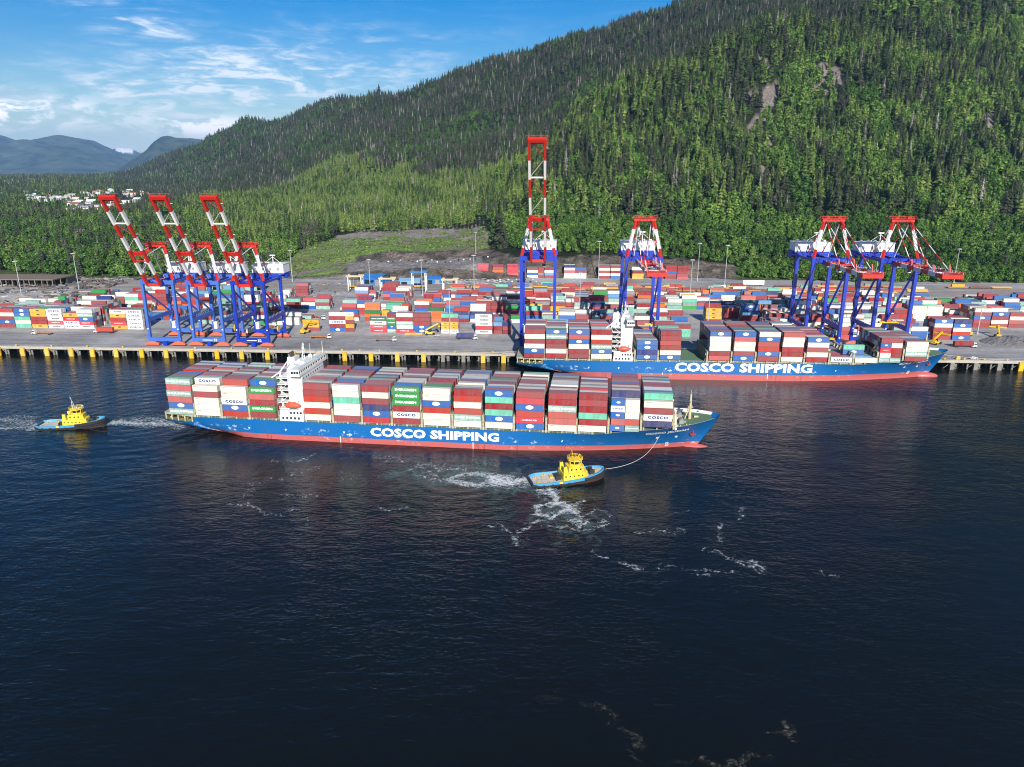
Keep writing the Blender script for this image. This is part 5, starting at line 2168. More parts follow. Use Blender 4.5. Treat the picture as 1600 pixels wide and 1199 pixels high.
    for sx in (-1, 1):
        mb = MB()
        a, b = Vector((sx * hw, .4, top)), Vector((sx * ax, ay, apex_z))
        for t0, t1, mt in ((0, .22, 0), (.22, .74, 1), (.74, 1.0, 0)):
            mb.beam(a.lerp(b, t0), a.lerp(b, t1), 1.45, 1.45, mt)
        part('apex_leg', mb, [CRANE_RED, CRANE_WHITE])
        mb = MB()
        band_beam(mb, (sx * ax * .85, ay + .5, apex_z - .6), (sx * 4.6, gauge + 1, gz + 1.6), .5, .5, 5)
        part('back_stay', mb, [CRANE_RED, CRANE_WHITE])
        mb = MB()
        mb.beam((sx * ax * .7, ay, apex_z - 2.5), (sx * 4.4, gauge - 12, gz + 1.4), .55, .55)
        part('apex_strut', mb, CRANE_WHITE)
        mb = MB()
        mb.box(sx * hw * .78 - .9, sx * hw * .78 + .9, 1.0, 2.6, top + 9.0, top + 9.2)
        mb.box(sx * hw * .68 - .9, sx * hw * .68 + .9, 2.0, 3.6, top + 15.0, top + 15.2)
        for zz, k in ((9.2, .78), (15.2, .68)):
            for dx in (-.85, .85):
                mb.beam((sx * hw * k + dx, 1.6, top + zz), (sx * hw * k + dx, 1.6, top + zz + 1.1), .12)
        part('apex_platform', mb, CRANE_WHITE)
    mb = MB()
    mb.box(-ax - 1.4, ax + 1.4, ay - 1.2, ay + 1.4, apex_z - 1.0, apex_z + .9)
    mb.box(-ax - 2.2, ax + 2.6, ay - 2.0, ay + 2.2, apex_z + .9, apex_z + 1.1)
    for k in range(9):
        xx = -ax - 2.0 + k * (2 * ax + 4.4) / 8
        mb.beam((xx, ay - 1.9, apex_z + 1.1), (xx, ay - 1.9, apex_z + 2.2), .14)
        mb.beam((xx, ay + 2.1, apex_z + 1.1), (xx, ay + 2.1, apex_z + 2.2), .14)
    mb.beam((-ax - 2, ay - 1.9, apex_z + 2.2), (ax + 2.4, ay - 1.9, apex_z + 2.2), .14)
    mb.beam((-ax - 2, ay + 2.1, apex_z + 2.2), (ax + 2.4, ay + 2.1, apex_z + 2.2), .14)
    for sx in (-1, 1):
        mb.tube((sx * 3.6, ay - .9, apex_z + 1.4), (sx * 3.6, ay + .9, apex_z + 1.4), 1.05, n=10)
        mb.beam((sx * ax, ay, apex_z), (sx * ax * .95, ay + 3.0, apex_z - 4.5), 1.0)
    part('apex_beam', mb, CRANE_RED)
    # boom
    r = D2R(raise_deg)
    dv = Vector((0, -math.cos(r), math.sin(r)))
    nv = Vector((0, math.sin(r), math.cos(r)))
    at = lambda t, xx=0.0, off=0.0: hinge + dv * t + nv * off + Vector((xx, 0, 0))
    bx = 4.3
    nb = 7
    for sx in (-1, 1):
        mb = MB()
        for k in range(nb):
            mb.beam(at(boom_len * k / nb, sx * bx), at(boom_len * (k + 1) / nb, sx * bx), 1.35, 2.3, k % 2, up=nv)
        part('boom_girder', mb, [CRANE_RED, CRANE_WHITE])
    seg = boom_len / nb
    for k in range(nb):
        mb = MB()
        t0 = seg * k + .6
        if k in (0, 2, 5):
            mb.beam(at(t0, -bx), at(t0, bx), .55, .8, 0, up=nv)
        a_, b_ = (at(t0, -bx), at(t0 + seg, bx)) if k % 2 else (at(t0, bx), at(t0 + seg, -bx))
        mb.beam(a_, b_, .2, .2)
        part('boom_brace', mb, CRANE_WHITE if k % 2 else CRANE_RED)
    mb = MB()
    ex = 1.3 if raise_deg < 10 else .7
    mb.beam(at(boom_len - .3, -bx - ex), at(boom_len - .3, bx + ex), 2.0, 2.2, up=nv)
    mb.beam(at(boom_len - 2.4, -bx - ex - .5, 1.3), at(boom_len - 2.4, bx + ex + .5, 1.3), 2.4, .16, up=nv)
    for k in range(9):
        xx = -bx - 1.7 + k * (2 * bx + 3.4) / 8
        mb.beam(at(boom_len + .9, xx, 1.0), at(boom_len + .9, xx, 2.3), .16)
        mb.beam(at(boom_len - 4.6, xx, 1.4), at(boom_len - 4.6, xx, 2.5), .16)
    mb.beam(at(boom_len + .9, -bx - 1.7, 2.3), at(boom_len + .9, bx + 1.7, 2.3), .16)
    part('boom_tip', mb, CRANE_RED)
    # hinge block and sheave platform on the boom
    mb = MB()
    mb.beam(at(.2, -bx), at(.2, bx), 1.8, 1.8)
    mb.beam(at(seg * 2.55, -bx, 1.5), at(seg * 2.55, bx, 1.5), 2.4, .9, up=nv)
    part('boom_hinge', mb, CRANE_RED)
    mb = MB()
    for q in (.62, .95):
        mb.beam(at(boom_len * q - 2, bx + .6, 1.5), at(boom_len * q - 2, bx + 1.9, 1.5), .9, .2)
        mb.beam(at(boom_len * q - 2, -bx - .6, 1.5), at(boom_len * q - 2, -bx - 1.9, 1.5), .9, .2)
    part('boom_walkway', mb, CRANE_WHITE)
    if raise_deg < 10:
        for sx in (-1, 1):
            for q, ex in ((.36, .55), (.80, 1.0)):
                mb = MB()
                band_beam(mb, (sx * ax * .8, ay - .6, apex_z - .4), at(boom_len * q, sx * bx, 1.2), .42, .42, 6 if ex == 1 else 5, 0)
                part('fore_stay', mb, [CRANE_RED, CRANE_WHITE])
                mb = MB()
                p = at(boom_len * q, sx * bx, 1.2)
                mb.beam(p, p + Vector((0, 1.4, 3.6)), .6, .6)
                part('stay_bracket', mb, CRANE_RED)
        # trolley gear on top of the boom
        mb = MB()
        for k in range(16):
            mb.beam(at(3 + k * 3.7, bx + .8, 1.2), at(3 + k * 3.7, bx + .8, 2.3), .1)
            mb.beam(at(3 + k * 3.7, -bx - .8, 1.2), at(3 + k * 3.7, -bx - .8, 2.3), .1)
        for sx in (-1, 1):
            mb.beam(at(3, sx * (bx + .8), 2.3), at(58, sx * (bx + .8), 2.3), .1)
        tag(part('boom_rail', mb, CRANE_WHITE), kind='stuff')
    else:
        for sx in (-1, 1):
            mb = MB()
            p, q = at(boom_len * .34, sx * bx * .8, 1.2), Vector((sx * ax * .7, ay - .6, apex_z - .6))
            mb.beam(p, q, .35, .35)
            part('fore_stay', mb, CRANE_WHITE)
            mb = MB()
            mb.beam(at(boom_len * .36, sx * bx, 1.5), at(boom_len * .78, sx * bx, 1.8), .4, .4, up=nv)
            part('folded_stay', mb, CRANE_WHITE)
    mb = MB()
    for xx in (-3.2, -1.1, 1.1, 3.2):
        mb.beam((xx, ay, apex_z + 1.0), (xx, my0 + 3, mz + 5.5), .13)
        mb.beam((xx, ay - .8, apex_z + .6), at(boom_len * (.55 if raise_deg > 10 else .8), xx, 1.4), .13)
    part('hoist_ropes', mb, DARK)
    # trolley, cab and spreader
    ty = 12.0 if raise_deg > 10 else -3.0
    mb = MB()
    mb.box(-4.9, 4.9, ty - 3, ty + 3, gz - 2.4, gz - 1.3)
    part('trolley', mb, STEEL)
    mb = MB()
    mb.box(2.2, 4.8, ty - 3.2, ty - .6, gz - 5.4, gz - 2.5, 0)
    cb = part('operator_cab', mb, CRANE_WHITE)
    mb = MB()
    mb.box(2.4, 4.6, ty - 3.26, ty - 3.2, gz - 4.9, gz - 3.2)
    mb.build('window', GLASS, cb)
    # stairs and lift tower on the right-hand rear leg
    mb = MB()
    n = 9 if big else 7
    for k in range(n):
        z0, z1 = 6 + k * (top - 8) / n, 6 + (k + 1) * (top - 8) / n
        y0, y1 = gauge + 1.5, gauge + 4.5
        mb.beam((-hw - .2, y0 if k % 2 else y1, z0), (-hw - .2, y1 if k % 2 else y0, z1), .7, .14)
        mb.box(-hw - .8, -hw + .5, y0 - .4, y1 + .4, z1 - .1, z1 + .05)
        mb.beam((-hw - .8, y0 - .4, z1 + 1), (-hw - .8, y1 + .4, z1 + 1), .09)
    part('stair_tower', mb, blue)
    mb = MB()
    mb.tube((hw + 1.3, gauge * .5, 9.5), (hw + 1.9, gauge * .5, 9.5), 2.2, n=16)
    part('cable_reel', mb, YELLOW if not big else CRANE_BLUE)
    mb = MB()
    mb.box(-hw + .5, -hw + 2.8, gauge - 1.4, gauge + 1.4, 6.0, 11.0)
    part('electrical_cabinet', mb, WHITE)
    return root


for x_, lab, num in ((-264.0, 'smaller faded blue crane with raised red and white boom, leftmost of three', None),
                     (-233.2, 'smaller faded blue crane with raised boom, middle one of the three, numbered 53', '53'),
                     (-202.6, 'smaller blue crane with raised boom, third of three, nearest the truck apron, numbered 52', '52')):
    build_crane(x_, lab, False, 57.5, 68.0, CRANE_FADED if x_ < -210 else CRANE_BLUE, num)
build_crane(-11.0, 'tall deep blue crane with its boom raised high behind the moored stern', True, 53.5, 88.0, CRANE_BLUE)
build_crane(55.7, 'tall deep blue crane with lowered boom behind the moored ship bridge', True, 0, 58.0, CRANE_BLUE)
build_crane(171.3, 'tall deep blue crane with lowered boom over the low bay of the moored ship', True, 0, 58.0, CRANE_BLUE)
build_crane(213.0, 'tall deep blue crane with lowered boom nearest the moored bow', True, 0, 58.0, CRANE_BLUE)
# ------------------------------------------------------------------ the yard
G0 = GZ + .02
YARD = Bulk()
BUDGET = [128]


def stack_line(y, stacks, where, depth=0, seed=1, solo=True, mixc=MIX, base=G0):
    """stacks: (x start, tiers bottom to top, length); depth more rows behind in bulk"""
    rr = random.Random(seed)
    for i, (x0, tiers, L) in enumerate(stacks):
        xc = x0 + L / 2
        for t, code in enumerate(tiers):
            z = base + t * TIER
            if solo and BUDGET[0] > 0:
                BUDGET[0] -= 1
                container(code, (xc + rr.uniform(-.2, .2), y + BW / 2 + rr.uniform(-.12, .12), z), '%s container, %s tier, %s stack from left, %s' % (HUES[code][0], ORD[t], nth(i), where),
                          'containers in the %s' % where, L)
            else:
                YARD.add(code, xc + rr.uniform(-.22, .22), y + BW / 2 + rr.uniform(-.15, .15), z, L)
        for r in range(1, depth + 1):
            n = max(1, min(5, len(tiers) + rr.choice((-1, 0, 0, 0, 1))))
            if rr.random() < .06:
                continue
            for t in range(n):
                YARD.add(rr.choice(mixc), xc, y + BW / 2 + r * 2.62, base + t * TIER, L)


FRONT_ROW = [
    (-433.5, 'RWBOW', 12.19), (-420.8, 'RBRWO', 12.19), (-408.2, 'MWMBB', 12.19), (-395.4, 'YRRYY', 12.19), (-382.6, 'mKmmC', 12.19), (-370.0, 'CCKY', 12.19), (-358.8, 'mKBTW', 12.19),
]
FRONT_2 = [(-333.2, 'YKOYm', 12.19), (-320.5, 'CCCCC', 12.19)]
FRONT_3 = [(-186.4, 'RYY', 12.19), (-166.2, 'BRCRW', 12.19), (-154.0, 'RYRYC', 6.06)]
FRONT_4 = [(-135.4, 'KKmE', 12.19), (-122.6, 'TBGGR', 6.06), (-115.9, 'KWTRW', 12.19), (-103.2, 'BBRRR', 12.19), (-82.6, 'CYYRM', 6.06), (-76.4, 'CYYRM', 6.06)]
FRONT_5 = [(-57.6, 'mPmmm', 12.19), (-44.0, 'RRU', 6.06), (-37.6, 'RRN', 6.06)]
FRONT_6 = [(266.6, 'RRRWB', 12.19), (279.9, 'BOWBN', 12.19)]
stack_line(511, FRONT_ROW, 'front row, far left', 8, 21)
stack_line(511, FRONT_2, 'front row beside left cranes', 3, 22)
stack_line(512, FRONT_3, 'front row right of left cranes', 0, 23)
stack_line(511, FRONT_4, 'front row facing open quay', 2, 24)
stack_line(511, FRONT_5, 'front row by raised crane', 2, 25)
stack_line(511.5, FRONT_6, 'front row past moored bow', 5, 26)
stack_line(561, [(118, 'RYYY', 12.19), (146, 'RRUBB', 12.19)], 'row behind moored ship gap', 3, 27)
stack_line(556, [(318, 'RRBRW', 12.19), (331, 'RWRB', 12.19), (344, 'ROWR', 12.19)], 'block at far right edge', 7, 28)
stack_line(552, [(-167.5, 'WRB', 12.19), (-150, 'OAEAA', 12.19), (-136.5, 'RYY', 6.06), (-128, 'mWm', 12.19), (-113, 'TB', 12.19), (-99.5, 'AAAE', 12.19), (-86.8, 'OR', 6.06), (-79.5, 'RUNO', 12.19), (-66.0, 'WBNWW', 12.19), (-49, 'RR', 12.19), (-35, 'mG', 12.19)], 'second row facing open quay', 1, 29)
stack_line(800, [(-87, 'KKKKK', 12.19), (-70, 'RRAOR', 12.19), (-53.5, 'KKKKK', 12.19), (-31.5, 'CBWR', 12.19), (-19, 'RSOR', 6.06), (-12, 'RUWR', 12.19), (9.5, 'CmPmN', 12.19), (22.2, 'CCRB', 12.19), (48, 'RWRWR', 12.19), (61, 'BWRWR', 12.19), (85, 'YYR', 12.19), (107, 'RRRR', 12.19), (121, 'RRBRR', 12.19), (134, 'PRRRR', 12.19)], 'far row under rock cut', 3, 30, solo=True)

rr = random.Random(77)
for (yf, dep, xa, xb, lo, hi, gap) in ((546, 6, -350, -300, 2, 4, .1), (562, 7, -450, -372, 3, 4, .05), (600, 8, -412, -300, 3, 4, .05), (640, 8, -404, -296, 2, 4, .07), (680, 7, -390, -290, 2, 4, .08), (600, 4, -292, -205, 2, 4, .2), (534, 2, -298, -206, 1, 2, .4), (556, 3, -296, -206, 1, 3, .25), (576, 2, -290, -215, 1, 3, .25), (634, 4, -290, -225, 1, 3, .2), (668, 3, -286, -230, 1, 3, .25),
                                       (578, 5, -176, -24, 2, 4, .12), (612, 6, -186, 6, 2, 4, .08), (648, 7, -184, 30, 2, 4, .10),
                                       (540, 6, -22, 84, 3, 4, .08), (541, 8, 148, 262, 3, 4, .08), (578, 9, -16, 96, 2, 4, .08), (579, 9, 136, 330, 2, 4, .08),
                                       (618, 9, 16, 350, 2, 4, .08), (657, 8, 30, 380, 1, 3, .12), (600, 10, 340, 450, 3, 4, .05), (510, 6, 60, 92, 2, 3, .2), (510, 6, 150, 262, 2, 4, .12),
                                       (505, 1, -14, 50, 1, 3, .3), (640, 5, 372, 470, 2, 3, .1)):
    x = xa
    st = []
    while x < xb:
        L = 6.06 if rr.random() < .14 else 12.19
        if rr.random() > gap:
            n = rr.randint(lo, hi)
            c0 = rr.choice(MIX + 'RRWBYA')
            st.append((x, ''.join(c0 if rr.random() < .35 else rr.choice(MIX + 'RRPWYA') for _ in range(n)), L))
        x += L + .45
        if rr.random() < .06:
            x += 5
    stack_line(yf, st, 'yard', dep, rr.randint(0, 999), solo=False, mixc=MIX + 'YA')
# loose lettering and ovals on the bulk boxes stay with the counted ones only
YARD2 = YARD

# ---------------------------------------------------------------- railway
RAIL = mat('rail_steel', (.16, .13, .11), .5)
BALLAST = mat('ballast', (.22, .20, .18), .95, dirt=.5, dirtcol=(.12, .11, .10), scale=.4)
for y in (703, 712, 722, 731, 741, 750):
    mb = MB()
    mb.box(-520, 520, y - 1.9, y + 1.9, GZ + .001, GZ + .12)
    o = mb.build('track_bed', BALLAST)
    tag(o, kind='structure')
    for d in (-.75, .75):
        mb = MB()
        mb.box(-520, 520, y + d - .09, y + d + .09, GZ + .12, GZ + .3)
        mb.build('rail', RAIL, o)
WAGON = [mat('wagon_ochre', lin(176, 112, 60), .7, var=.1, dirt=.5), mat('wagon_brown', lin(120, 62, 44), .7, var=.1, dirt=.5), mat('wagon_yellow', lin(206, 158, 62), .6, var=.1, dirt=.4)]


def wagon_mesh(m):
    mb = MB()
    mb.box(-10, 10, -1.35, 1.35, .9, 1.35)
    for s in (-1, 1):
        mb.box(-9.4, 9.4, s * 1.3 - .1, s * 1.3 + .1, .55, 1.9)
        for k in range(7):
            mb.box(-9 + k * 3 - .12, -9 + k * 3 + .12, s * 1.42 - .04, s * 1.42 + .04, .55, 1.9)
    return mb.mesh('deck', m)


wmesh = [wagon_mesh(m) for m in WAGON]
bg = MB()
for q in (-.9, .9):
    bg.tube((q, -.8, .45), (q, .8, .45), .45, n=8)
bg.box(-1.5, 1.5, -.95, .95, .5, .85)
bogie_me = bg.mesh('bogie', DARK)
wn = 0
for ti, (y, xa, xb) in enumerate(((731, -60, 380), (722, -150, 360), (712, 10, 340), (741, -40, 190), (750, 225, 470))):
    x = xa + 10
    ni = 0
    while x < xb:
        if rr.random() < .80:
            k = rr.randrange(3)
            t = thing('rail_wagon', (x, y, GZ + .3), '%s container wagon, %s from left on the %s track' % (('ochre', 'brown', 'yellow')[k], nth(ni), ('middle', 'second', 'nearest', 'fourth', 'farthest')[ti]), 'rail wagon', 'container wagons on the sidings')
            link('deck', wmesh[k], t)
            for s in (-1, 1):
                link('bogie', bogie_me, t, (s * 7.4, 0, 0))
            if rr.random() < .6:
                code = rr.choice('RRRPBWOSYMm')
                YARD2.add(code, x, y, GZ + 1.68)
            ni += 1
        x += 21.5

YARD.build('yard_containers', 'containers stacked in the yard rows behind the front ones')

# ---------------------------------------------------------------- floodlight masts
POLE = mat('galvanised', (.50, .51, .52), .45, metal=.2, dirt=.2)
pm = MB()
pm.tube((0, 0, 0), (0, 0, 35.4), .42, .2, 8)
pm.tube((0, 0, 0), (0, 0, 1.0), .8, .75, 8)
pole_me = pm.mesh('pole', POLE)
pm = MB()
pm.tube((0, 0, 35.2), (0, 0, 35.6), 1.6, 1.6, 10)
for k in range(8):
    a = k * math.pi / 4
    pm.box(1.7 * math.cos(a) - .4, 1.7 * math.cos(a) + .4, 1.7 * math.sin(a) - .4, 1.7 * math.sin(a) + .4, 34.7, 35.25)
head_me = pm.mesh('lamp_head', POLE)
for x, y, h, lab in ((-493.7, 632, 36, 'by the debris heap at the left edge'), (-471.7, 681.7, 37.8, 'behind the far left stacks'), (-283.2, 757.9, 34, 'behind the third left crane'),
                     (-178.1, 680, 34, 'beside the blue gabled shed'), (-80.1, 705, 36, 'at the end of the rock cut, by the rails'), (19.3, 554, 40, 'right of the raised crane legs'),
                     (47.5, 795, 42, 'left of the second tall crane, far row'), (129.3, 692, 34.6, 'in front of the far red stacks'), (154.3, 790, 41, 'right of the far red stacks'),
                     (176.4, 758, 42, 'left of the white trailer by the trees'), (424, 790, 36.6, 'far right against the leafy trees'), (-75.9, 508.5, 34, 'among the front stacks facing the quay'),
                     (119, 556, 30, 'beside the yellow stack behind the ship'), (-126.7, 675.7, 34.6, 'beside the tall yard gantry'), (308.5, 532, 22, 'thin one on the open apron past the bow'),
                     (-96.4, 872, 26, 'on the terrace edge above the cut'), (330, 762, 36, 'behind the last crane boom')):
    t = thing('light_mast', (x, y, GZ if y < 860 else 24), 'tall grey floodlight mast ' + lab, 'light mast', 'floodlight masts in the yard')
    for me in (pole_me, head_me):
        o = link(me.name.split('.')[0], me, t)
        o.scale = (1, 1, h / 36)

# ---------------------------------------------------------------- rubber tyred gantries
RTG_BLUE = mat('gantry_blue', lin(52, 112, 170), .5, dirt=.3)


def build_rtg(x, y, h, lab):
    t = thing('yard_gantry', (x, y, GZ), lab, 'yard gantry', 'yard gantries by the rails')
    for sx in (-1, 1):
        for sy in (-1, 1):
            mb = MB()
            mb.beam((sx * 6.5, sy * 3.4, 1.6), (sx * 6.5, sy * 3.4, h), .9, .9)
            mb.build('leg', WHITE, t)
        mb = MB()
        mb.box(sx * 6.5 - .6, sx * 6.5 + .6, -5.2, 5.2, 1.3, 2.2)
        for q in (-4.4, -2.6, 2.6, 4.4):
            mb.tube((sx * 6.5 - .5, q, .75), (sx * 6.5 + .5, q, .75), .75, n=9)
        mb.build('wheel_beam', STEEL, t)
    for sy in (-1, 1):
        mb = MB()
        mb.box(-8, 8, sy * 3.4 - .7, sy * 3.4 + .7, h, h + 1.6)
        mb.build('girder', RTG_BLUE if 'tall' in lab else BEIGE, t)
    mb = MB()
    mb.box(-3.5, 2.5, -3, 3, h + 1.6, h + 3.6)
    mb.box(3, 4.6, -3.6, -1.4, h - 3, h - .2)
    mb.beam((-5, 0, h + 1.6), (-1, 0, h + 5), .5)
    mb.build('trolley', DARK, t)
    mb = MB()
    mb.box(-6, 6, -1.2, 1.2, h * .35, h * .35 + .5)
    for sx in (-2, 2):
        mb.beam((sx, 0, h * .35 + .5), (sx, 0, h), .12)
    mb.build('spreader', YELLOW, t)


build_rtg(-196, 694, 15, 'white legged yard gantry, leftmost, in front of the blue shed')
build_rtg(-165, 697, 12.5, 'white legged yard gantry between the mast and low blue shed')
build_rtg(-132, 690, 20, 'tall white legged yard gantry with blue top girder')
build_rtg(-101, 684, 14, 'white legged yard gantry, rightmost, beside the scrap rows')


# ---------------------------------------------------------------- sheds and buildings
def gable(name, loc, sx, sy, h, rise, wall, roof, label, cat, rz=0.0, group=None, doors=2):
    t = thing(name, loc, label, cat, group, rz)
    a, b = sx / 2, sy / 2
    mb = MB()
    mb.box(-a, a, -b, b, 0, h)
    mb.quad([(-a, -b, h), (-a, b, h), (-a, 0, h + rise)][::-1])
    mb.quad([(a, -b, h), (a, b, h), (a, 0, h + rise)])
    w = mb.build('wall', wall, t)
    mb = MB()
    for s in (-1, 1):
        mb.hexa([(-a - .4, s * (b + .4), h - .1), (a + .4, s * (b + .4), h - .1), (a + .4, 0, h + rise), (-a - .4, 0, h + rise),
                 (-a - .4, s * (b + .4), h + .12), (a + .4, s * (b + .4), h + .12), (a + .4, 0, h + rise + .22), (-a - .4, 0, h + rise + .22)])
    mb.build('roof', roof, t)
    for k in range(doors):
        mb = MB()
        x = -a + sx * (k + .5) / doors
        mb.box(x - sx / doors * .28, x + sx / doors * .28, -b - .08, -b, 0.02, h * .72)
        mb.build('door', STEEL if k % 2 else GLASS, t)
    return t


SHED_BLUE = mat('shed_blue', lin(44, 108, 172), .5, dirt=.35, dirtcol=lin(80, 130, 180), scale=.2)
SHED_PALE = mat('shed_pale_blue', lin(120, 166, 196), .5, dirt=.3)
ROOF_GREY = mat('roof_grey', (.42, .43, .44), .6, var=.15, dirt=.3)
ROOF_DARK = mat('roof_dark', (.12, .12, .12), .7, var=.2)
ROOF_BROWN = mat('roof_brown', lin(150, 96, 72), .7, var=.15)
WALL_W = mat('wall_white', (.74, .73, .70), .7, var=.1)
WALL_B = mat('wall_beige', lin(200, 188, 164), .7, var=.1)
gable('shed', (-289, 626, GZ), 16, 22, 12, 4, SHED_BLUE, SHED_PALE, 'tall blue gabled shed standing behind the left cranes', 'shed', .5)
gable('shed', (-188, 742, GZ), 24, 14, 8, 3, SHED_BLUE, SHED_BLUE, 'long deep blue workshop shed below the rock cut', 'shed', -.25)
gable('shed', (-152, 745, GZ), 22, 10, 4.6, 2, SHED_PALE, SHED_PALE, 'low pale blue shed below the rock cut', 'shed')
gable('shed', (-128, 752, GZ), 15, 10, 6, 2, SHED_BLUE, SHED_BLUE, 'small deep blue shed beside the tall yard gantry', 'shed', .1)
gable('shed', (-250, 700, GZ), 12, 9, 4.5, 1.6, SHED_PALE, SHED_PALE, 'small pale blue shed right of the third left crane', 'shed')
gable('shed', (-830, 1040, 9), 34, 24, 8, 4, WALL_W, ROOF_BROWN, 'white walled shed with a rusty brown roof at the left edge', 'shed', .35)
# white road trailer by the trees
t = thing('box_trailer', (205.5, 758, GZ), 'long white box trailer parked by the trees on the right', 'trailer')
mb = MB()
mb.box(-11, 11, -1.4, 1.4, 1.2, 5.6)
mb.build('body', WHITE, t)
mb = MB()
for q in (-8.5, -7, 7, 8.5):
    mb.tube((q, -1.2, .6), (q, 1.2, .6), .6, n=9)
mb.box(-10, 10, -.5, .5, .8, 1.2)
mb.build('wheel', DARK, t)


# ---------------------------------------------------------------- vehicles
def car_parts(m):
    mb = MB()
    mb.prism([(-2.2, -.85), (2.2, -.85), (2.2, .85), (-2.2, .85)], .35, .95)
    mb.prism([(-1.5, -.78), (1.0, -.78), (1.0, .78), (-1.5, .78)], .95, 1.5, 0, [(-1.2, -.65), (.4, -.65), (.4, .65), (-1.2, .65)])
    body = mb.mesh('body', m)
    mb = MB()
    mb.box(-1.15, .35, -.77, .77, 1.02, 1.4)
    win = mb.mesh('window', GLASS)
    mb = MB()
    for x in (-1.35, 1.35):
        for y in (-.8, .8):
            mb.tube((x, y - .1, .33), (x, y + .1, .33), .33, n=8)
    return body, win, mb.mesh('wheel', RUBBER)


CARC = {'white': mat('car_white', (.75, .75, .75), .3), 'black': mat('car_black', (.02, .02, .02), .3), 'silver': mat('car_silver', (.45, .46, .48), .3), 'red': mat('car_red', lin(170, 24, 24), .3), 'dark blue': mat('car_blue', lin(24, 44, 90), .3)}
cars = {k: car_parts(m) for k, m in CARC.items()}


def car(col, x, y, z, rz, label, group):
    t = thing('parked_car', (x, y, z), label, 'car', group, rz)
    for me in cars[col]:
        link(me.name.split('.')[0], me, t)
    return t


cl = 'black white black silver black red white black silver white black silver black white silver dark_blue black white'.replace('dark_blue', 'dark-blue').split()
for i in range(18):
    c_ = cl[i].replace('-', ' ')
    x = -205 + i * 7.4 + rr.uniform(-2, 2)
    y = 845 + rr.choice((0, 9, 0)) + rr.uniform(-1, 1)
    xc, yc = to_cam(x, y)
    z = float(terrain_at(np.array([xc]), np.array([yc]))[0][0])
    car(c_, x, y, z + .05, 1.57 + rr.uniform(-.1, .1), '%s car parked on the terrace above the cut, %s from left' % (c_, ORD[i]), 'cars parked on the terrace')
k = 0
for (x0, y0, n, dx) in ((-72, 768, 9, 6.5), (-300, 690, 6, 5), (-60, 782, 5, 9)):
    for i in range(n):
        c_ = rr.choice(['white', 'black', 'dark blue', 'silver', 'white'])
        car(c_, x0 + i * dx, y0 + rr.uniform(-2, 2), GZ + .02, rr.uniform(1.4, 1.7), '%s car in the low parking line %s, %s from left' % (c_, ('below the rock cut', 'behind the left cranes', 'beside the far red stacks')[k], ORD[i]), 'cars parked in the yard')
    k += 1

CAB_W = mat('cab_white', (.72, .72, .7), .4)
CHASSIS = mat('chassis', (.06, .055, .05), .6, dirt=.4)


def truck(x, y, rz, label, load=None, loadlabel=None):
    t = thing('yard_truck', (x, y, GZ + .02), label, 'yard truck', 'yard trucks and trailers', rz)
    mb = MB()
    mb.prism([(5.4, -1.25), (7.6, -1.25), (7.6, 1.25), (5.4, 1.25)], .9, 3.3, 0, [(5.6, -1.2), (7.3, -1.2), (7.3, 1.2), (5.6, 1.2)])
    mb.box(4.2, 8.0, -1.2, 1.2, .7, 1.1)
    cb = mb.build('cab', CAB_W, t)
    mb = MB()
    mb.box(5.7, 7.45, -1.27, 1.27, 2.0, 2.9)
    mb.build('window', GLASS, cb)
    mb = MB()
    for s in (-.55, .55):
        mb.box(-7, 5, s - .15, s + .15, 1.0, 1.4)
    for q in (-6.5, -2, 2, 4.6):
        mb.box(q - .2, q + .2, -1.2, 1.2, 1.1, 1.45)
    mb.build('trailer_chassis', CHASSIS if load else WAGON[0], t)
    mb = MB()
    for q in (-6, -4.8, 4.6, 7.0):
        for s in (-1, 1):
            mb.tube((q, s * 1.2 - .2, .5), (q, s * 1.2 + .2, .5), .5, n=9)
    mb.build('wheel', RUBBER, t)
    if load:
        c, s = math.cos(rz), math.sin(rz)
        container(load, (x - .9 * c, y - .9 * s, GZ + 1.48), loadlabel, 'containers on yard trailers', 12.19, rz)


truck(-166, 489.5, 0, 'white yard tractor with an empty ochre trailer on the open apron')
truck(-372, 490, math.pi, 'white yard tractor with an empty trailer below the far left stacks')
truck(276.5, 489, 0, 'yard tractor hauling a red container past the moored bow', 'R', 'dark red container carried on a trailer past the moored bow')
for i, (x, y, rz, lab, ld) in enumerate(((-252, 505, 1.5, 'under the first left crane', None), (-221, 503, 1.5, 'under the middle left crane', 'W'), (-214, 520, 1.5, 'just behind the middle left crane', None),
                                        (-190, 560, -.7, 'on the bend behind the yellow stack', None), (-175, 585, -.7, 'farther along the bend behind the yellow stack', 'm'), (92, 540, 2.2, 'in the aisle behind the moored ship gap', 'B'),
                                        (100, 575, 2.2, 'deeper in the aisle beside the yellow stack', None))):
    truck(x, y, rz, 'yard tractor and trailer ' + lab, ld, ('%s container on the trailer %s' % (HUES[ld][0], lab)) if ld else None)


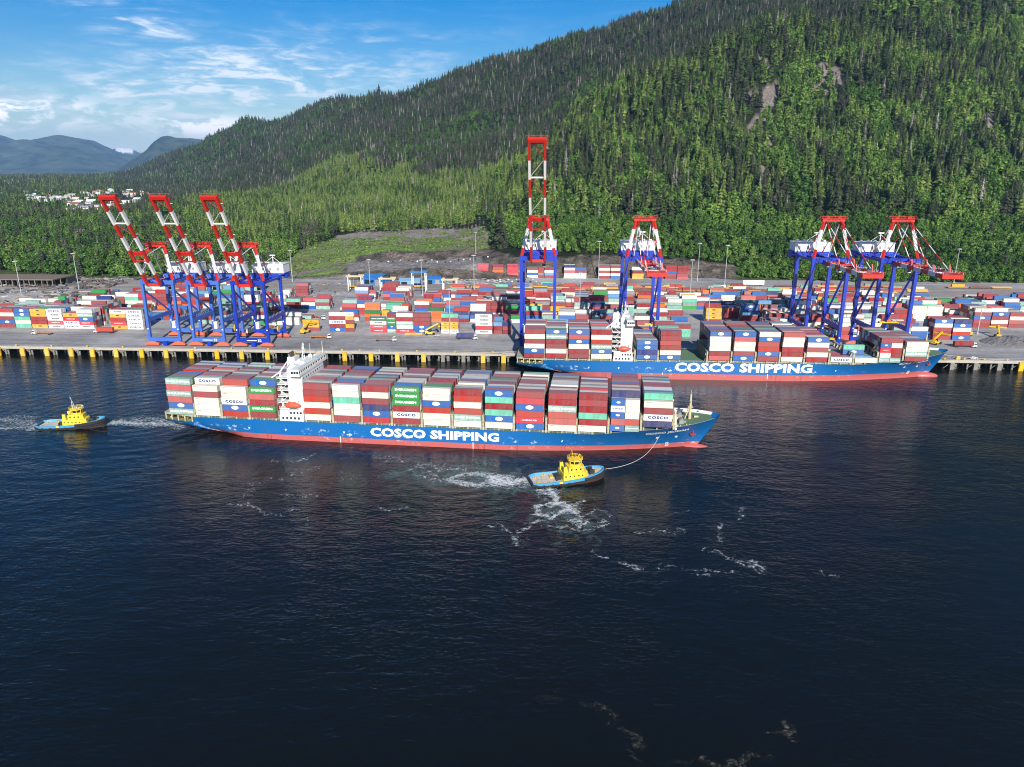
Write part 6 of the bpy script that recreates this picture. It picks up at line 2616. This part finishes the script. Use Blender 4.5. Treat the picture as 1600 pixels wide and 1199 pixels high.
def reach_stacker(x, y, rz, label):
    t = thing('reach_stacker', (x, y, GZ + .02), label, 'reach stacker', 'yellow reach stackers', rz)
    mb = MB()
    mb.prism([(-4, -1.6), (3, -1.6), (3, 1.6), (-4, 1.6)], .9, 2.2)
    mb.box(-4.2, -2.2, -1.5, 1.5, 2.2, 3.2)
    mb.build('body', YELLOW, t)
    mb = MB()
    mb.box(-1.2, .6, -.8, .8, 2.2, 4.0)
    mb.build('cab', GLASS, t)
    mb = MB()
    mb.beam((-3.4, 0, 3.6), (5.6, 0, 8.0), .9, .9)
    mb.build('boom', YELLOW, t)
    mb = MB()
    mb.box(5.0, 6.6, -5.5, 5.5, 6.4, 7.2)
    mb.build('spreader', YELLOW, t)
    mb = MB()
    for q, r_ in ((-3, .8), (2.2, 1.0)):
        for s in (-1, 1):
            mb.tube((q, s * 1.7 - .5, r_), (q, s * 1.7 + .5, r_), r_, n=10)
    mb.build('wheel', RUBBER, t)


for i, (x, y, rz, lab, ld) in enumerate(((-118, 484, 0, 'rolling along the middle of the open apron', None), (-330, 497, math.pi, 'in the lane before the two far left stacks', 'O'), (-62, 493, 0, 'near the raised crane on the apron', 'N'), (-100, 597, 0, 'in the aisle of the centre yard', 'W'),
                                        (-60, 598, 0, 'farther right in the aisle of the centre yard', 'R'), (300, 545, .4, 'on the open ground right of the thin mast', None), (40, 685, 0, 'on the road before the rails', 'R'), (230, 690, 0, 'on the road before the rails, far right', None))):
    truck(x, y, rz, 'yard tractor and trailer ' + lab, ld, ('%s container on the trailer %s' % (HUES[ld][0], lab)) if ld else None)


reach_stacker(-182.5, 506, 1.2, 'yellow reach stacker beside the low yellow stack')
reach_stacker(-90, 506, .3, 'yellow reach stacker working at the blue and red front stack')
reach_stacker(262, 497, .6, 'yellow reach stacker beyond the moored bow')
reach_stacker(316, 520, 1.2, 'yellow reach stacker waiting at the gravel heap')
reach_stacker(298, 528, 2.0, 'yellow reach stacker by the thin mast on the right apron')


def spreader_frame(x, y, z, rz, label):
    t = thing('lifting_frame', (x, y, z), label, 'lifting frame', 'yellow lifting frames', rz)
    mb = MB()
    for s in (-1, 1):
        mb.box(-6, 6, s * 1.1 - .2, s * 1.1 + .2, .2, .9)
        mb.box(s * 5.9 - .25, s * 5.9 + .25, -1.3, 1.3, 0, 1.0)
    for s in (-2, 0, 2):
        mb.box(s - .2, s + .2, -1.1, 1.1, .3, .8)
    mb.build('frame', YELLOW, t)
    mb = MB()
    mb.box(-1.3, 1.3, -.8, .8, .9, 1.9)
    mb.box(-.5, .5, -.6, .6, 1.9, 2.5)
    mb.build('head_block', ORANGE_RED, t)


spreader_frame(-102, 506.2, GZ, .02, 'yellow lifting frame lying by the yellow short stacks')
spreader_frame(171.3, 456, 17.6, 0, 'yellow lifting frame hanging low beneath the lowered boom over the moored ship')
spreader_frame(213, 464, 27, 0, 'yellow lifting frame hanging beside the crane nearest the moored bow')
spreader_frame(63, 452, 26.2, 0, 'yellow lifting frame on the white container behind the moored ship bridge')
# small service van and line handlers' gear on the apron
for x, y, c_, lab in ((265.5, 457, 'white', 'white car parked at the quay edge past the moored bow'), (-84, 500, 'silver', 'silver car beside the front yard stacks')):
    car(c_, x, y, GZ + .03, 0, lab, 'cars on the apron')
mb = MB()
mb.box(-1.2, 1.2, -.9, .9, 0, 1.6)
mb.box(-.9, .9, -.7, .7, 1.6, 2.1)
tag(mb.build('equipment_box', YELLOW, None, (255, 455.5, GZ + .01)), 'yellow equipment box on the quay edge past the moored bow', 'equipment box')


# ---------------------------------------------------------------- heaps
def heap(name, x0, x1, y0, y1, h, material, label, cat, seed):
    nx, ny = 44, 30
    X, Y = np.meshgrid(np.linspace(x0, x1, nx), np.linspace(y0, y1, ny), indexing='ij')
    u, v = (X - (x0 + x1) / 2) / (x1 - x0) * 2, (Y - (y0 + y1) / 2) / (y1 - y0) * 2
    r = np.clip(1 - (u ** 2 + v ** 2), 0, 1)
    Z = GZ + h * r ** .8 * (.5 + fbm(X / 9 + seed, Y / 9, 4)) + (fbm(X / 1.6, Y / 1.6 + seed, 2) - .5) * h * .35 * (r > .03) - .2 * (r <= 0.03)
    idx = np.arange(nx * ny).reshape(nx, ny)
    f = np.stack([idx[:-1, :-1], idx[1:, :-1], idx[1:, 1:], idx[:-1, 1:]], 2).reshape(-1, 4)
    me = bpy.data.meshes.new(name)
    me.from_pydata(np.stack([X, Y, Z], 2).reshape(-1, 3).tolist(), [], f.tolist())
    me.materials.append(material)
    tag(link(name, me), label, cat, kind='stuff')


GRAVEL = mat('gravel', (.20, .19, .18), .95, dirt=.7, dirtcol=(.07, .065, .06), scale=1.4)
heap('gravel_heap', 296, 352, 488, 522, 3.4, GRAVEL, 'grey gravel heap on the quay at the right edge', 'gravel heap', 3)
SCRAP = mat('debris_grey', (.34, .32, .30), .9, dirt=.8, dirtcol=(.10, .085, .07), scale=1.0)
heap('debris_heap', -560, -436, 600, 660, 4.5, SCRAP, 'grey heap of timber and rubble beyond the far left stacks', 'debris heap', 9)


def debris(name, n, fn, mats, size, label, cat, seed):
    r_ = random.Random(seed)
    mb = MB()
    for k in range(n):
        x, y, z = fn(r_)
        a = r_.uniform(0, 3.14)
        L, w, h = size * r_.uniform(.5, 2.8), size * r_.uniform(.10, .38), size * r_.uniform(.10, .32)
        d = Vector((math.cos(a), math.sin(a), r_.uniform(-.16, .16))) * L / 2
        c = Vector((x, y, z + h / 2))
        mb.tint = r_.uniform(.01, .99)
        mb.beam(c - d, c + d, w, h, r_.randrange(len(mats)))
    tag(mb.build(name, mats), label, cat, kind='stuff')


LOGS = mat('weathered_log', (.27, .245, .215), .9, var=.3)
LOG_D = mat('dark_log', (.12, .09, .07), .9, var=.3)
PALE = mat('pale_scrap', (.42, .41, .39), .8, var=.25)


def on_land(r_, s0, s1, d0, d1):
    s, d = r_.uniform(s0, s1), r_.uniform(d0, d1)
    k = int(np.clip(np.searchsorted(DG, d), 0, len(DG) - 1))
    i = int(np.clip((s - S[0]) / 6, 0, len(S) - 1))
    return TX[i, k], TY[i, k], TZ[i, k]


debris('log_debris', 420, lambda r_: (r_.uniform(-560, -440), r_.uniform(598, 665), GZ + r_.uniform(.6, 4)), [LOGS, PALE, LOG_D, LOGS], 4.0, 'weathered logs and timber strewn over the heap at far left', 'timber debris', 5)
debris('slash_debris', 1300, lambda r_: on_land(r_, 560, 762, 1080, 1245), [LOGS, LOG_D, LOGS, LOG_D], 1.9, 'pale logging slash strewn across the top of the clearing', 'logging slash', 6)
debris('slash_debris', 500, lambda r_: on_land(r_, 470, 745, 900, 1090), [LOGS, LOG_D], 1.3, 'scattered logging slash on the lower green clearing', 'logging slash', 7)
debris('shore_debris', 300, lambda r_: (r_.uniform(-640, -455), r_.uniform(675, 770), GZ + r_.uniform(0, 1.5)), [LOG_D, LOGS, LOG_D], 5.0, 'dark timber and rubble on the rough ground at far left', 'timber debris', 8)
debris('yard_clutter', 420, lambda r_: (r_.uniform(-140, -50), r_.uniform(744, 786), GZ + r_.uniform(0, .8)), [PALE, PALE, LOGS, STEEL], 2.0, 'pale clutter of crates and scrap below the rock cut', 'yard clutter', 12)
debris('yard_clutter', 260, lambda r_: (r_.gauss(-235, 34), r_.choice((600, 655, 690, 735)) + r_.gauss(0, 6), GZ + r_.uniform(0, .8)), [PALE, STEEL, STEEL, LOG_D, LOG_D, YELLOW], 1.5, 'machinery and crates scattered behind the left cranes', 'yard clutter', 13)
# low rough growth on the clearing
SHRUB = []
for i in range(3):
    SHRUB.append(leaf_crown(200 + i, h=2.6, w=2.6, n=44).mesh('shrub', LEAF))


def shrubs():
    r_ = random.Random(4)
    mb = MB()
    for k in range(1500):
        s = r_.uniform(445, 762)
        d = r_.uniform(890, 1240) if s > 560 else r_.uniform(830, 1160)
        kk = int(np.clip(np.searchsorted(DG, d), 0, len(DG) - 1))
        i = int(np.clip((s - S[0]) / 6, 0, len(S) - 1))
        x, y, z = TX[i, kk], TY[i, kk], TZ[i, kk]
        if cover_class(np.array([s]), np.array([d]), np.array([x]), np.array([y]))[0] not in (1,):
            continue
        for q in range(5):
            c = Vector((x + r_.gauss(0, 1.6), y + r_.gauss(0, 1.6), z + r_.uniform(.1, 1.2)))
            u = Vector((r_.gauss(0, 1), r_.gauss(0, 1), r_.gauss(0, .5))).normalized() * r_.uniform(.7, 1.6)
            v_ = Vector((r_.gauss(0, 1), r_.gauss(0, 1), r_.gauss(0, 1))).normalized() * r_.uniform(.6, 1.3)
            mb.quad([c - u, c - v_, c + u, c + v_])
    o = mb.build('undergrowth', LEAF)
    o['tint'] = .75
    tag(o, 'low green undergrowth over the logged clearing', 'undergrowth', kind='stuff')


shrubs()


# ---------------------------------------------------------------- town on the plain
def town():
    r_ = random.Random(31)
    n = 0
    rooms = [(80, 22, 2350, 200), (112, 30, 2200, 200), (150, 36, 2480, 220), (185, 30, 2000, 200), (215, 24, 2600, 200), (150, 22, 1790, 80), (50, 30, 2700, 200)]
    used = []
    while n < 120:
        s0, ds, d0, dd = rooms[n % len(rooms)] if n < 100 else (22, 34, 4300, 240)
        s, d = r_.gauss(s0, ds * .6), r_.gauss(d0, dd * .6)
        if s < 3 or any(abs(s - a) < 3.2 and abs(d - b) < 24 for a, b in used):
            n += 0
            if r_.random() < .02:
                n += 1
            continue
        used.append((s, d))
        k = int(np.clip(np.searchsorted(DG, d), 0, len(DG) - 1))
        i = int(np.clip((s - S[0]) / 6, 0, len(S) - 1))
        f = 1.25 if d < 3500 else 2.2
        sx, sy, h = r_.uniform(9, 20) * f, r_.uniform(8, 12) * f, r_.uniform(4.5, 8) * f
        ww = r_.choice((WALL_W, WALL_W, WALL_B))
        rf = r_.choice((ROOF_GREY, ROOF_GREY, WALL_W, ROOF_DARK, ROOF_BROWN))
        far = d > 3500
        gable('house', (TX[i, k], TY[i, k], max(TZ[i, k] - .4, 6) + 4.0 * (not far)), sx, sy, h, h * .35, ww, rf,
              'pale building in the farthest white cluster under the blue mountains' if far else 'small pale house with a %s roof in the town beyond the left cranes' % {'roof_grey': 'grey', 'wall_white': 'white', 'roof_dark': 'dark', 'roof_brown': 'brown'}[rf.name], 'house', r_.uniform(-.5, .5), 'pale buildings of the farthest cluster' if far else '%s houses of the town' % {'roof_grey': 'grey roofed', 'wall_white': 'white roofed', 'roof_dark': 'dark roofed', 'roof_brown': 'brown roofed'}[rf.name], doors=0 if far else 3)
        n += 1


town()
# ------------------------------------------------------------------ tugs
TUG_BLUE = mat('tug_blue', lin(66, 152, 196), .45, dirt=.35, dirtcol=lin(110, 150, 170), scale=.8)
TUG_YELLOW = mat('tug_yellow', lin(232, 204, 62), .45, dirt=.3, dirtcol=lin(200, 150, 50), scale=.9)
TUG_DECK = mat('tug_deck', lin(206, 196, 182), .8, dirt=.6, dirtcol=lin(140, 120, 100), scale=.7)
TUG_BOTTOM = mat('tug_bottom', lin(62, 40, 38), .7, dirt=.5, dirtcol=(.03, .03, .03), scale=.8)
ROPE = mat('tow_rope', lin(196, 192, 176), .8)


def tug_half(x, f):
    """f 0 at the water, 1 at the rail"""
    b = 5.5
    if x < 4:
        b = 5.5 * (0.70 + .30 * math.sin(math.pi / 2 * x / 4))
    if x > 17:
        t = (x - 17) / 14
        b = 5.5 * max(0, 1 - t ** 2.4) ** .62
    return max(.15, b * (.90 + .10 * f))


def build_tug(loc, rz, label, black_bow):
    t = thing('tugboat', (loc[0], loc[1], 0), label, 'tugboat', 'tugboats', rz)
    L = 31.0
    us = [0, .6, 1.5, 3, 5, 8, 12, 16, 19, 21, 23, 25, 26.5, 28, 29, 29.8, 30.4, 30.8, 31]
    rail = lambda x: 2.0 + 2.2 * max(0, (x - 12) / 19) ** 1.6
    waist = lambda x: .75 + 1.5 * max(0, (x - 12) / 19) ** 1.5

    def shell(z0, z1, f0, f1, name, m, off=0.0):
        mb = MB()
        for s in (-1, 1):
            for a, b in zip(us[:-1], us[1:]):
                P = [(a, s * (tug_half(a, f0) + off), z0(a)), (b, s * (tug_half(b, f0) + off), z0(b)), (b, s * (tug_half(b, f1) + off), z1(b)), (a, s * (tug_half(a, f1) + off), z1(a))]
                mb.quad(P if s < 0 else P[::-1])
        for e in (0, L):
            P = [(e, -tug_half(e, f0), z0(e)), (e, -tug_half(e, f1), z1(e)), (e, tug_half(e, f1), z1(e)), (e, tug_half(e, f0), z0(e))]
            mb.quad(P if e == 0 else P[::-1])
        return mb.build(name, m, t)
    shell(lambda x: -1.2, waist, 0, .6, 'hull', TUG_BOTTOM)
    bw = shell(waist, rail, .6, 1, 'bulwark', TUG_BLUE)
    # inside of the bulwark, cap rail
    mb = MB()
    for s in (-1, 1):
        for a, b in zip(us[1:-1], us[2:]):
            P = [(a, s * (tug_half(a, 1) - .55), rail(a) - .95), (b, s * (tug_half(b, 1) - .55), rail(b) - .95), (b, s * (tug_half(b, 1) - .28), rail(b)), (a, s * (tug_half(a, 1) - .28), rail(a))]
            mb.quad(P[::-1] if s < 0 else P)
            Q = [(a, s * (tug_half(a, 1) - .3), rail(a) + .03), (b, s * (tug_half(b, 1) - .3), rail(b) + .03), (b, s * (tug_half(b, 1) + .05), rail(b) + .03), (a, s * (tug_half(a, 1) + .05), rail(a) + .03)]
            mb.quad(Q if s < 0 else Q[::-1])
    mb.build('cap_rail', TUG_BLUE, bw)
    # rubber fender belt, thick round the bow and stern
    mb = MB()
    for s in (-1, 1):
        for a, b in zip(us[:-1], us[1:]):
            r0 = .26 + (.34 if a > 20 else 0) + (.2 if a < 1.5 else 0)
            za = waist(a) - .1 + (.55 if a > 20 else 0)
            zb = waist(b) - .1 + (.55 if a > 20 else 0)
            mb.tube((a, s * (tug_half(a, .7) + .12), za), (b, s * (tug_half(b, .7) + .12), zb), r0, n=7)
            if a > 16 and black_bow:
                for dz in (.55, 1.1, -.6):
                    mb.tube((a, s * (tug_half(a, .8) + .1), waist(a) + dz), (b, s * (tug_half(b, .8) + .1), waist(b) + dz), .42, n=7)
    mb.tube((-.1, -3.9, .9), (-.1, 3.9, .9), .5, n=8)
    mb.tube((31.05, -.6, waist(31) + .5), (31.05, .6, waist(31) + .5), .6, n=8)
    mb.build('fender', RUBBER, t)
    # tyres along the side
    for x in (4, 7.5, 11, 14.5):
        mb = MB()
        for k in range(8):
            a0, a1 = k * .7854, (k + 1) * .7854
            y = -tug_half(x, .6) - .22
            mb.tube((x + .5 * math.cos(a0), y, .55 + .5 * math.sin(a0)), (x + .5 * math.cos(a1), y, .55 + .5 * math.sin(a1)), .2, n=5, caps=False)
        mb.build('tyre', RUBBER, t)
    # decks
    mb = MB()
    for a, b in zip(us[1:-1], us[2:]):
        za, zb = rail(a) - .95, rail(b) - .95
        mb.quad([(a, -tug_half(a, 1) + .5, za), (b, -tug_half(b, 1) + .5, zb), (b, tug_half(b, 1) - .5, zb), (a, tug_half(a, 1) - .5, za)])
    mb.build('deck', TUG_DECK, t)
    # deckhouse with a rounded front
    mb = MB()
    base = [(12.6, -3.7), (21.6, -3.7), (23.4, -2.2), (23.4, 2.2), (21.6, 3.7), (12.6, 3.7)]
    mb.prism(base, 1.05, 4.2, 0, [(12.6, -3.6), (21.3, -3.6), (23.0, -2.1), (23.0, 2.1), (21.3, 3.6), (12.6, 3.6)])
    mb.prism([(15.0, -2.7), (20.6, -2.7), (21.8, -1.6), (21.8, 1.6), (20.6, 2.7), (15.0, 2.7)], 4.2, 6.4)
    dh = mb.build('deckhouse', TUG_YELLOW, t)
    mb = MB()
    for x in (13.6, 15.4, 17.2, 19.0, 20.6):
        for s in (-1, 1):
            mb.box(x - .28, x + .28, s * 3.66 - .05, s * 3.66 + .05, 2.7, 3.3)
    for x in (16.2, 18.2, 20):
        for s in (-1, 1):
            mb.box(x - .35, x + .35, s * 2.72 - .04, s * 2.72 + .04, 5.0, 5.7)
    mb.build('porthole', GLASS, dh)
    # wheelhouse: ring of windows under an overhanging roof
    oct_ = lambda r, cx=18.4: [(cx + r * math.cos(math.pi / 8 + k * math.pi / 4), r * math.sin(math.pi / 8 + k * math.pi / 4)) for k in range(8)]
    mb = MB()
    mb.prism(oct_(2.35), 6.4, 7.3, 0, oct_(2.45))
    mb.prism(oct_(3.2), 8.7, 8.95)
    mb.prism(oct_(2.2), 8.95, 9.2)
    for k in range(8):
        a = math.pi / 8 + k * math.pi / 4
        mb.beam((18.4 + 2.47 * math.cos(a), 2.47 * math.sin(a), 7.3), (18.4 + 2.6 * math.cos(a), 2.6 * math.sin(a), 8.7), .26)
    wh = mb.build('wheelhouse', TUG_YELLOW, t)
    mb = MB()
    mb.prism(oct_(2.42), 7.3, 8.7, 0, oct_(2.52))
    mb.build('window', GLASS, wh)
    mb = MB()
    for k in range(8):
        a, b = math.pi / 8 + k * math.pi / 4, math.pi / 8 + (k + 1) * math.pi / 4
        for z in (9.5, 9.95):
            mb.tube((18.4 + 3.1 * math.cos(a), 3.1 * math.sin(a), z), (18.4 + 3.1 * math.cos(b), 3.1 * math.sin(b), z), .07, n=4)
        mb.tube((18.4 + 3.1 * math.cos(a), 3.1 * math.sin(a), 8.9), (18.4 + 3.1 * math.cos(a), 3.1 * math.sin(a), 9.95), .07, n=4)
    mb.build('roof_rail', TUG_YELLOW, wh)
    # mast with radar, lights and a fire monitor
    mb = MB()
    for y in (-.9, .9):
        mb.tube((17.2, y, 9.1), (17.0, y * .5, 12.4), .12, n=5)
    mb.beam((17.0, -1.5, 11.0), (17.0, 1.5, 11.0), .16)
    mb.beam((17.0, -.9, 12.3), (17.0, .9, 12.3), .14)
    mb.tube((17.0, 0, 12.2), (16.4, 0, 15.2 if black_bow else 13.6), .11, .06, 5)
    mb.beam((16.5, -.6, 14.4 if black_bow else 13.3), (16.5, .6, 14.4 if black_bow else 13.3), .1)
    mb.beam((18.6, -1.0, 10.4), (18.6, 1.0, 10.4), .28, .2)
    mb.tube((18.6, 0, 9.2), (18.6, 0, 10.3), .14, n=5)
    mb.tube((20.2, 1.3, 9.0), (20.9, 1.5, 10.2), .16, n=6)
    mb.tube((20.2, -1.3, 9.0), (20.9, -1.5, 10.2), .16, n=6)
    mb.build('mast', YELLOW if not black_bow else WHITE, t)
    # twin funnels
    for s in (-1, 1):
        mb = MB()
        mb.prism([(12.8, s * 2.6 - .75), (14.5, s * 2.6 - .75), (14.5, s * 2.6 + .75), (12.8, s * 2.6 + .75)], 4.2, 7.0, 0, [(12.9, s * 2.6 - .6), (14.1, s * 2.6 - .6), (14.1, s * 2.6 + .6), (12.9, s * 2.6 + .6)])
        fn = mb.build('funnel', TUG_YELLOW, t)
        mb = MB()
        mb.tube((13.5, s * 2.6, 6.9), (13.1, s * 2.6, 7.9), .28, n=7)
        mb.build('exhaust_pipe', DARK, fn)
    # towing winches and aft deck gear
    for x in (11.2, 25.4):
        z = rail(x) - .95
        mb = MB()
        mb.tube((x, -1.5, z + .95), (x, 1.5, z + .95), .85, n=10)
        for y in (-1.7, 1.7):
            mb.box(x - 1.0, x + 1.0, y - .15, y + .15, z, z + 1.9)
        mb.box(x - 1.3, x - .7, -2.4, -1.8, z, z + 1.3)
        mb.box(x + .4, x + 1.2, 1.9, 2.7, z, z + 1.2)
        mb.build('winch', DARK, t)
    mb = MB()
    for x, y in ((2.2, -2.4), (2.2, 2.4), (6.5, -4.2), (6.5, 4.2), (27.6, 0)):
        z = rail(x) - .95
        for d in (-.35, .35):
            mb.tube((x + d, y, z), (x + d, y, z + .75), .17, n=6)
    mb.box(8.3, 9.6, .8, 3.2, 1.05, 1.7)
    mb.build('mooring_bitts', YELLOW, t)
    mb = MB()
    mb.box(10.4, 11.6, -tug_half(11, 1) - .03, -tug_half(11, 1) + .02, 1.0, 1.98)
    mb.build('yellow_patch', TUG_YELLOW, bw)
    # life raft canisters and a rubber boat on the house top
    mb = MB()
    mb.tube((13.8, -1.0, 4.5), (15.0, -1.0, 4.5), .35, n=8)
    mb.tube((13.8, 1.0, 4.5), (15.0, 1.0, 4.5), .35, n=8)
    mb.build('liferaft', WHITE, t)
    return t


build_tug((-8.4, 264.0), D2R(17.4), 'blue and yellow tug with a bare aft deck, pulling a slack tow line', False)
build_tug((-250.6, 316.0), D2R(8.7), 'blue and yellow tug with a black fendered bow, following the stern', True)

# tow line from the tug to the bow
mb = MB()
a, b = Vector((21.0, 272.9, 3.2)), Vector((46.5, 296.2, 9.6))
pts = []
for k in range(25):
    u = k / 24
    p = a.lerp(b, u)
    p.z -= 4 * 3.1 * u * (1 - u)
    p.x += 3.2 * math.sin(math.pi * u)
    p.z = max(p.z, .25)
    pts.append(p)
for p, q in zip(pts[:-1], pts[1:]):
    mb.tube(p, q, .09, n=5, caps=False)
tag(mb.build('tow_line', ROPE), 'pale tow line hanging between the near tug and the ship bow', 'tow line')
# mooring lines of the berthed ship
for i, (p, q, lab) in enumerate((((-20, 444, 9.5), (-40, 453.4, 6.6), 'stern'), ((-21, 447, 9.5), (-65, 453.4, 6.6), 'stern quarter'), ((236, 438, 14), (258, 453.4, 6.6), 'stem'), ((230, 441, 13.6), (284, 453.4, 6.6), 'bow'))):
    mb = MB()
    p, q = Vector(p), Vector(q)
    pr = p
    for k in range(1, 11):
        c_ = p.lerp(q, k / 10)
        c_.z -= 2.2 * 4 * (k / 10) * (1 - k / 10) * .4
        mb.tube(pr, c_, .09, n=4, caps=False)
        pr = c_
    tag(mb.build('mooring_line', ROPE), 'mooring line from the berthed ship %s down to a quay bollard' % lab, 'mooring line', 'mooring lines of the berthed ship')

# ------------------------------------------------------------------ foam, churned water and drifting weed
foam_sheet('foam', 'white propeller wash churning behind the near tug', 'foam', -66, -4, 255, 285, strokes([
    ([(-9, 265.5), (-13, 265), (-18, 265), (-22.5, 267)], 2.6, .95), ([(-22, 267), (-27, 270), (-33, 272), (-38, 270), (-40, 266), (-35, 262.5), (-28, 262), (-20, 263), (-12, 264)], 1.5, .72),
    ([(-16, 269), (-24, 272), (-30, 273), (-26, 268.5), (-18, 267)], 1.3, .62), ([(-34, 277), (-45, 276), (-52, 272), (-47, 268)], 1.5, .46), ([(-40, 266), (-48, 264), (-55, 268)], 1.6, .42), ([(-46, 279), (-58, 278)], 1.8, .40),
]), FOAM, .5)
foam_sheet('foam', 'ring of white wash and foam streaks below the near tug', 'foam', -24, 28, 210, 262, strokes([
    ([(-1.5, 258), (.2, 253), (.6, 248.5), (3, 246)], 1.6, .85), (ring(-.2, 241.5, 5.2, 3.8), .95, .85), ([(1, 247), (5, 245), (7, 242), (4, 240)], 1.7, .80), ([(7, 246), (9.5, 247.5), (11, 250)], 1.0, .6),
    ([(7.5, 243), (8.5, 237), (7.5, 232), (9.5, 231), (11, 234)], 1.1, .66), ([(-2.6, 233.5), (-7, 229), (-12, 224.5), (-9.9, 217.6)], 1.0, .55), ([(-2, 229), (4, 228), (10, 227.5), (17, 229), (21, 232)], .8, .55),
    ([(12, 241), (17, 241.5), (21, 239)], 1.0, .50), ([(-20, 226), (-14, 224)], .9, .46),
]), FOAM, .45)
foam_sheet('foam', 'foaming wake trailing astern of the far left tug', 'foam', -322, -246, 300, 342, strokes([
    ([(-250, 315.5), (-262, 313.5), (-282, 310), (-318, 304)], 2.2, .62), ([(-252, 318), (-262, 321), (-272, 325), (-285, 326)], 2.6, .56), ([(-258, 321), (-264, 330), (-274, 332)], 2.4, .46), ([(-266, 316), (-290, 318), (-315, 316)], 3.5, .40),
]), FOAM, .7)
foam_sheet('foam', 'white wake between the ship stern and the following tug', 'foam', -222, -176, 312, 342, strokes([
    ([(-186, 324), (-192, 325), (-202, 325.5), (-214, 325), (-220, 324)], 2.4, .80), ([(-188, 327), (-198, 330), (-210, 331.5)], 2.6, .56), ([(-190, 322), (-204, 322), (-220, 321)], 1.4, .6), ([(-184, 321), (-180, 326)], 2.2, .6),
]), FOAM, .5)
foam_sheet('foam', 'thin foam flecks drifting below the middle of the ship', 'foam', -128, -50, 222, 298, strokes([
    ([(-119, 240), (-114, 236), (-108, 233), (-101, 231.5), (-93, 234)], .9, 0.39), ([(-117, 246), (-119, 256), (-114, 262)], 1.4, 0.29), ([(-121, 281), (-112, 283), (-106, 289)], 1.2, 0.35), ([(-66, 238.5), (-60, 237), (-55, 237.5)], .9, 0.37),
    ([(-104, 250), (-98, 246), (-92, 246)], 1.6, 0.31), ([(-77, 288), (-70, 287), (-63, 285)], 1.2, 0.33), ([(-110, 262), (-104, 270), (-96, 274)], 1.2, 0.27), ([(-88, 268), (-79, 266)], 1.2, 0.27), ([(-88, 229), (-84, 226)], .8, 0.35),
]), FOAM, .5)
foam_sheet('foam', 'curling line of foam flecks on the dark water right of the near tug', 'foam', 10, 92, 196, 252, strokes([
    ([(72, 247), (70.5, 241), (68, 238)], .9, 0.45), ([(61, 231), (58.8, 224), (57, 221)], .8, 0.43), ([(55, 214), (60.5, 208.5), (63.5, 203.5), (64.5, 207.5), (61, 211)], .9, 0.48), ([(51, 214.8), (56, 212)], .7, 0.37),
    ([(14, 209.5), (19, 208)], .7, 0.45), ([(24, 203.8), (28, 202.6)], .8, 0.49), ([(32, 203), (45, 201), (58, 201.5)], .6, 0.35), ([(32, 226), (40, 228), (46, 227), (44, 231)], .9, 0.35), ([(84, 203), (90, 201)], .6, 0.33), ([(47, 240), (52, 243)], .7, 0.29),
]), FOAM, .4)
foam_sheet('churned_water', 'pale green churned water round the tug wash', 'churned water', -72, 24, 206, 290, strokes([
    ([(-10, 265), (-24, 268), (-40, 270), (-56, 270)], 8, .62), ([(1, 252), (1, 242), (6, 236), (8, 228)], 7, .48),
]), MILKY, 1.0, .012)
foam_sheet('churned_water', 'pale green churned water trailing behind the moving ship', 'churned water', -330, -172, 300, 342, strokes([
    ([(-186, 325), (-220, 325)], 6, .60), ([(-252, 317), (-280, 316), (-326, 310)], 8, .5),
]), MILKY, 1.0, .012)
foam_sheet('drifting_weed', 'scattered line of drifting weed on the dark foreground water', 'drifting weed', -24, 62, 122, 147, strokes([
    ([(-3, 142.6), (2, 141)], .7, .50), ([(9, 141), (13, 138), (13.5, 135)], .8, .50), ([(15, 132), (19, 129.5), (17.5, 131.5), (20, 130)], .8, .52), ([(20, 127.5), (21.5, 126)], .5, .5),
    ([(49, 134.8), (53, 136), (56, 139)], .5, .62), ([(27, 125.5), (31, 126)], .6, .45), ([(34, 126.5), (39, 124.5), (42, 126.5), (44, 128)], .7, .58), ([(-20, 143.4), (-18.5, 143.8)], .4, .44), ([(46, 126.5), (48, 129)], .6, .42),
]), KELP, .3)

# ------------------------------------------------------------------ old timber wharf at the far left
wt = thing('timber_wharf', (-520, 712, GZ), 'old timber wharf on posts behind the debris at the far left', 'timber wharf')
mb = MB()
mb.box(-90, 8, -10, 26, 7.2, 8.2)
mb.build('deck', mat('wharf_brown', lin(128, 104, 90), .9, var=.1, dirt=.9, dirtcol=lin(120, 122, 84), scale=.15), wt)
pmh = MB()
pmh.tube((0, 0, 0), (0, 0, 7.2), .5, n=6)
pme_ = pmh.mesh('post', mat('old_post', lin(128, 120, 110), .9, var=.25))
for k in range(16):
    for y in (-9, 2):
        link('post', pme_, wt, (-86 + k * 6.2 + RNG.uniform(-.6, .6), y, 0))
mb = MB()
mb.box(-90, 8, 12, 26, -.5, 7.2)
mb.build('backing', ROCK, wt)

# ------------------------------------------------------------------ air
hz = bpy.data.materials.new('haze')
hz.use_nodes = True
hn, hl = hz.node_tree.nodes, hz.node_tree.links
hn.clear()
pv = hn.new('ShaderNodeVolumePrincipled')
pv.inputs['Color'].default_value = (.32, .60, 1.0, 1)
pv.inputs['Density'].default_value = 3.0e-5
pv.inputs['Anisotropy'].default_value = 0.0
ho = hn.new('ShaderNodeOutputMaterial')
hl.new(pv.outputs[0], ho.inputs['Volume'])
mb = MB()
mb.box(-52000, 12000, -900, 34000, -5, 1720)
tag(mb.build('haze', hz), kind='stuff')
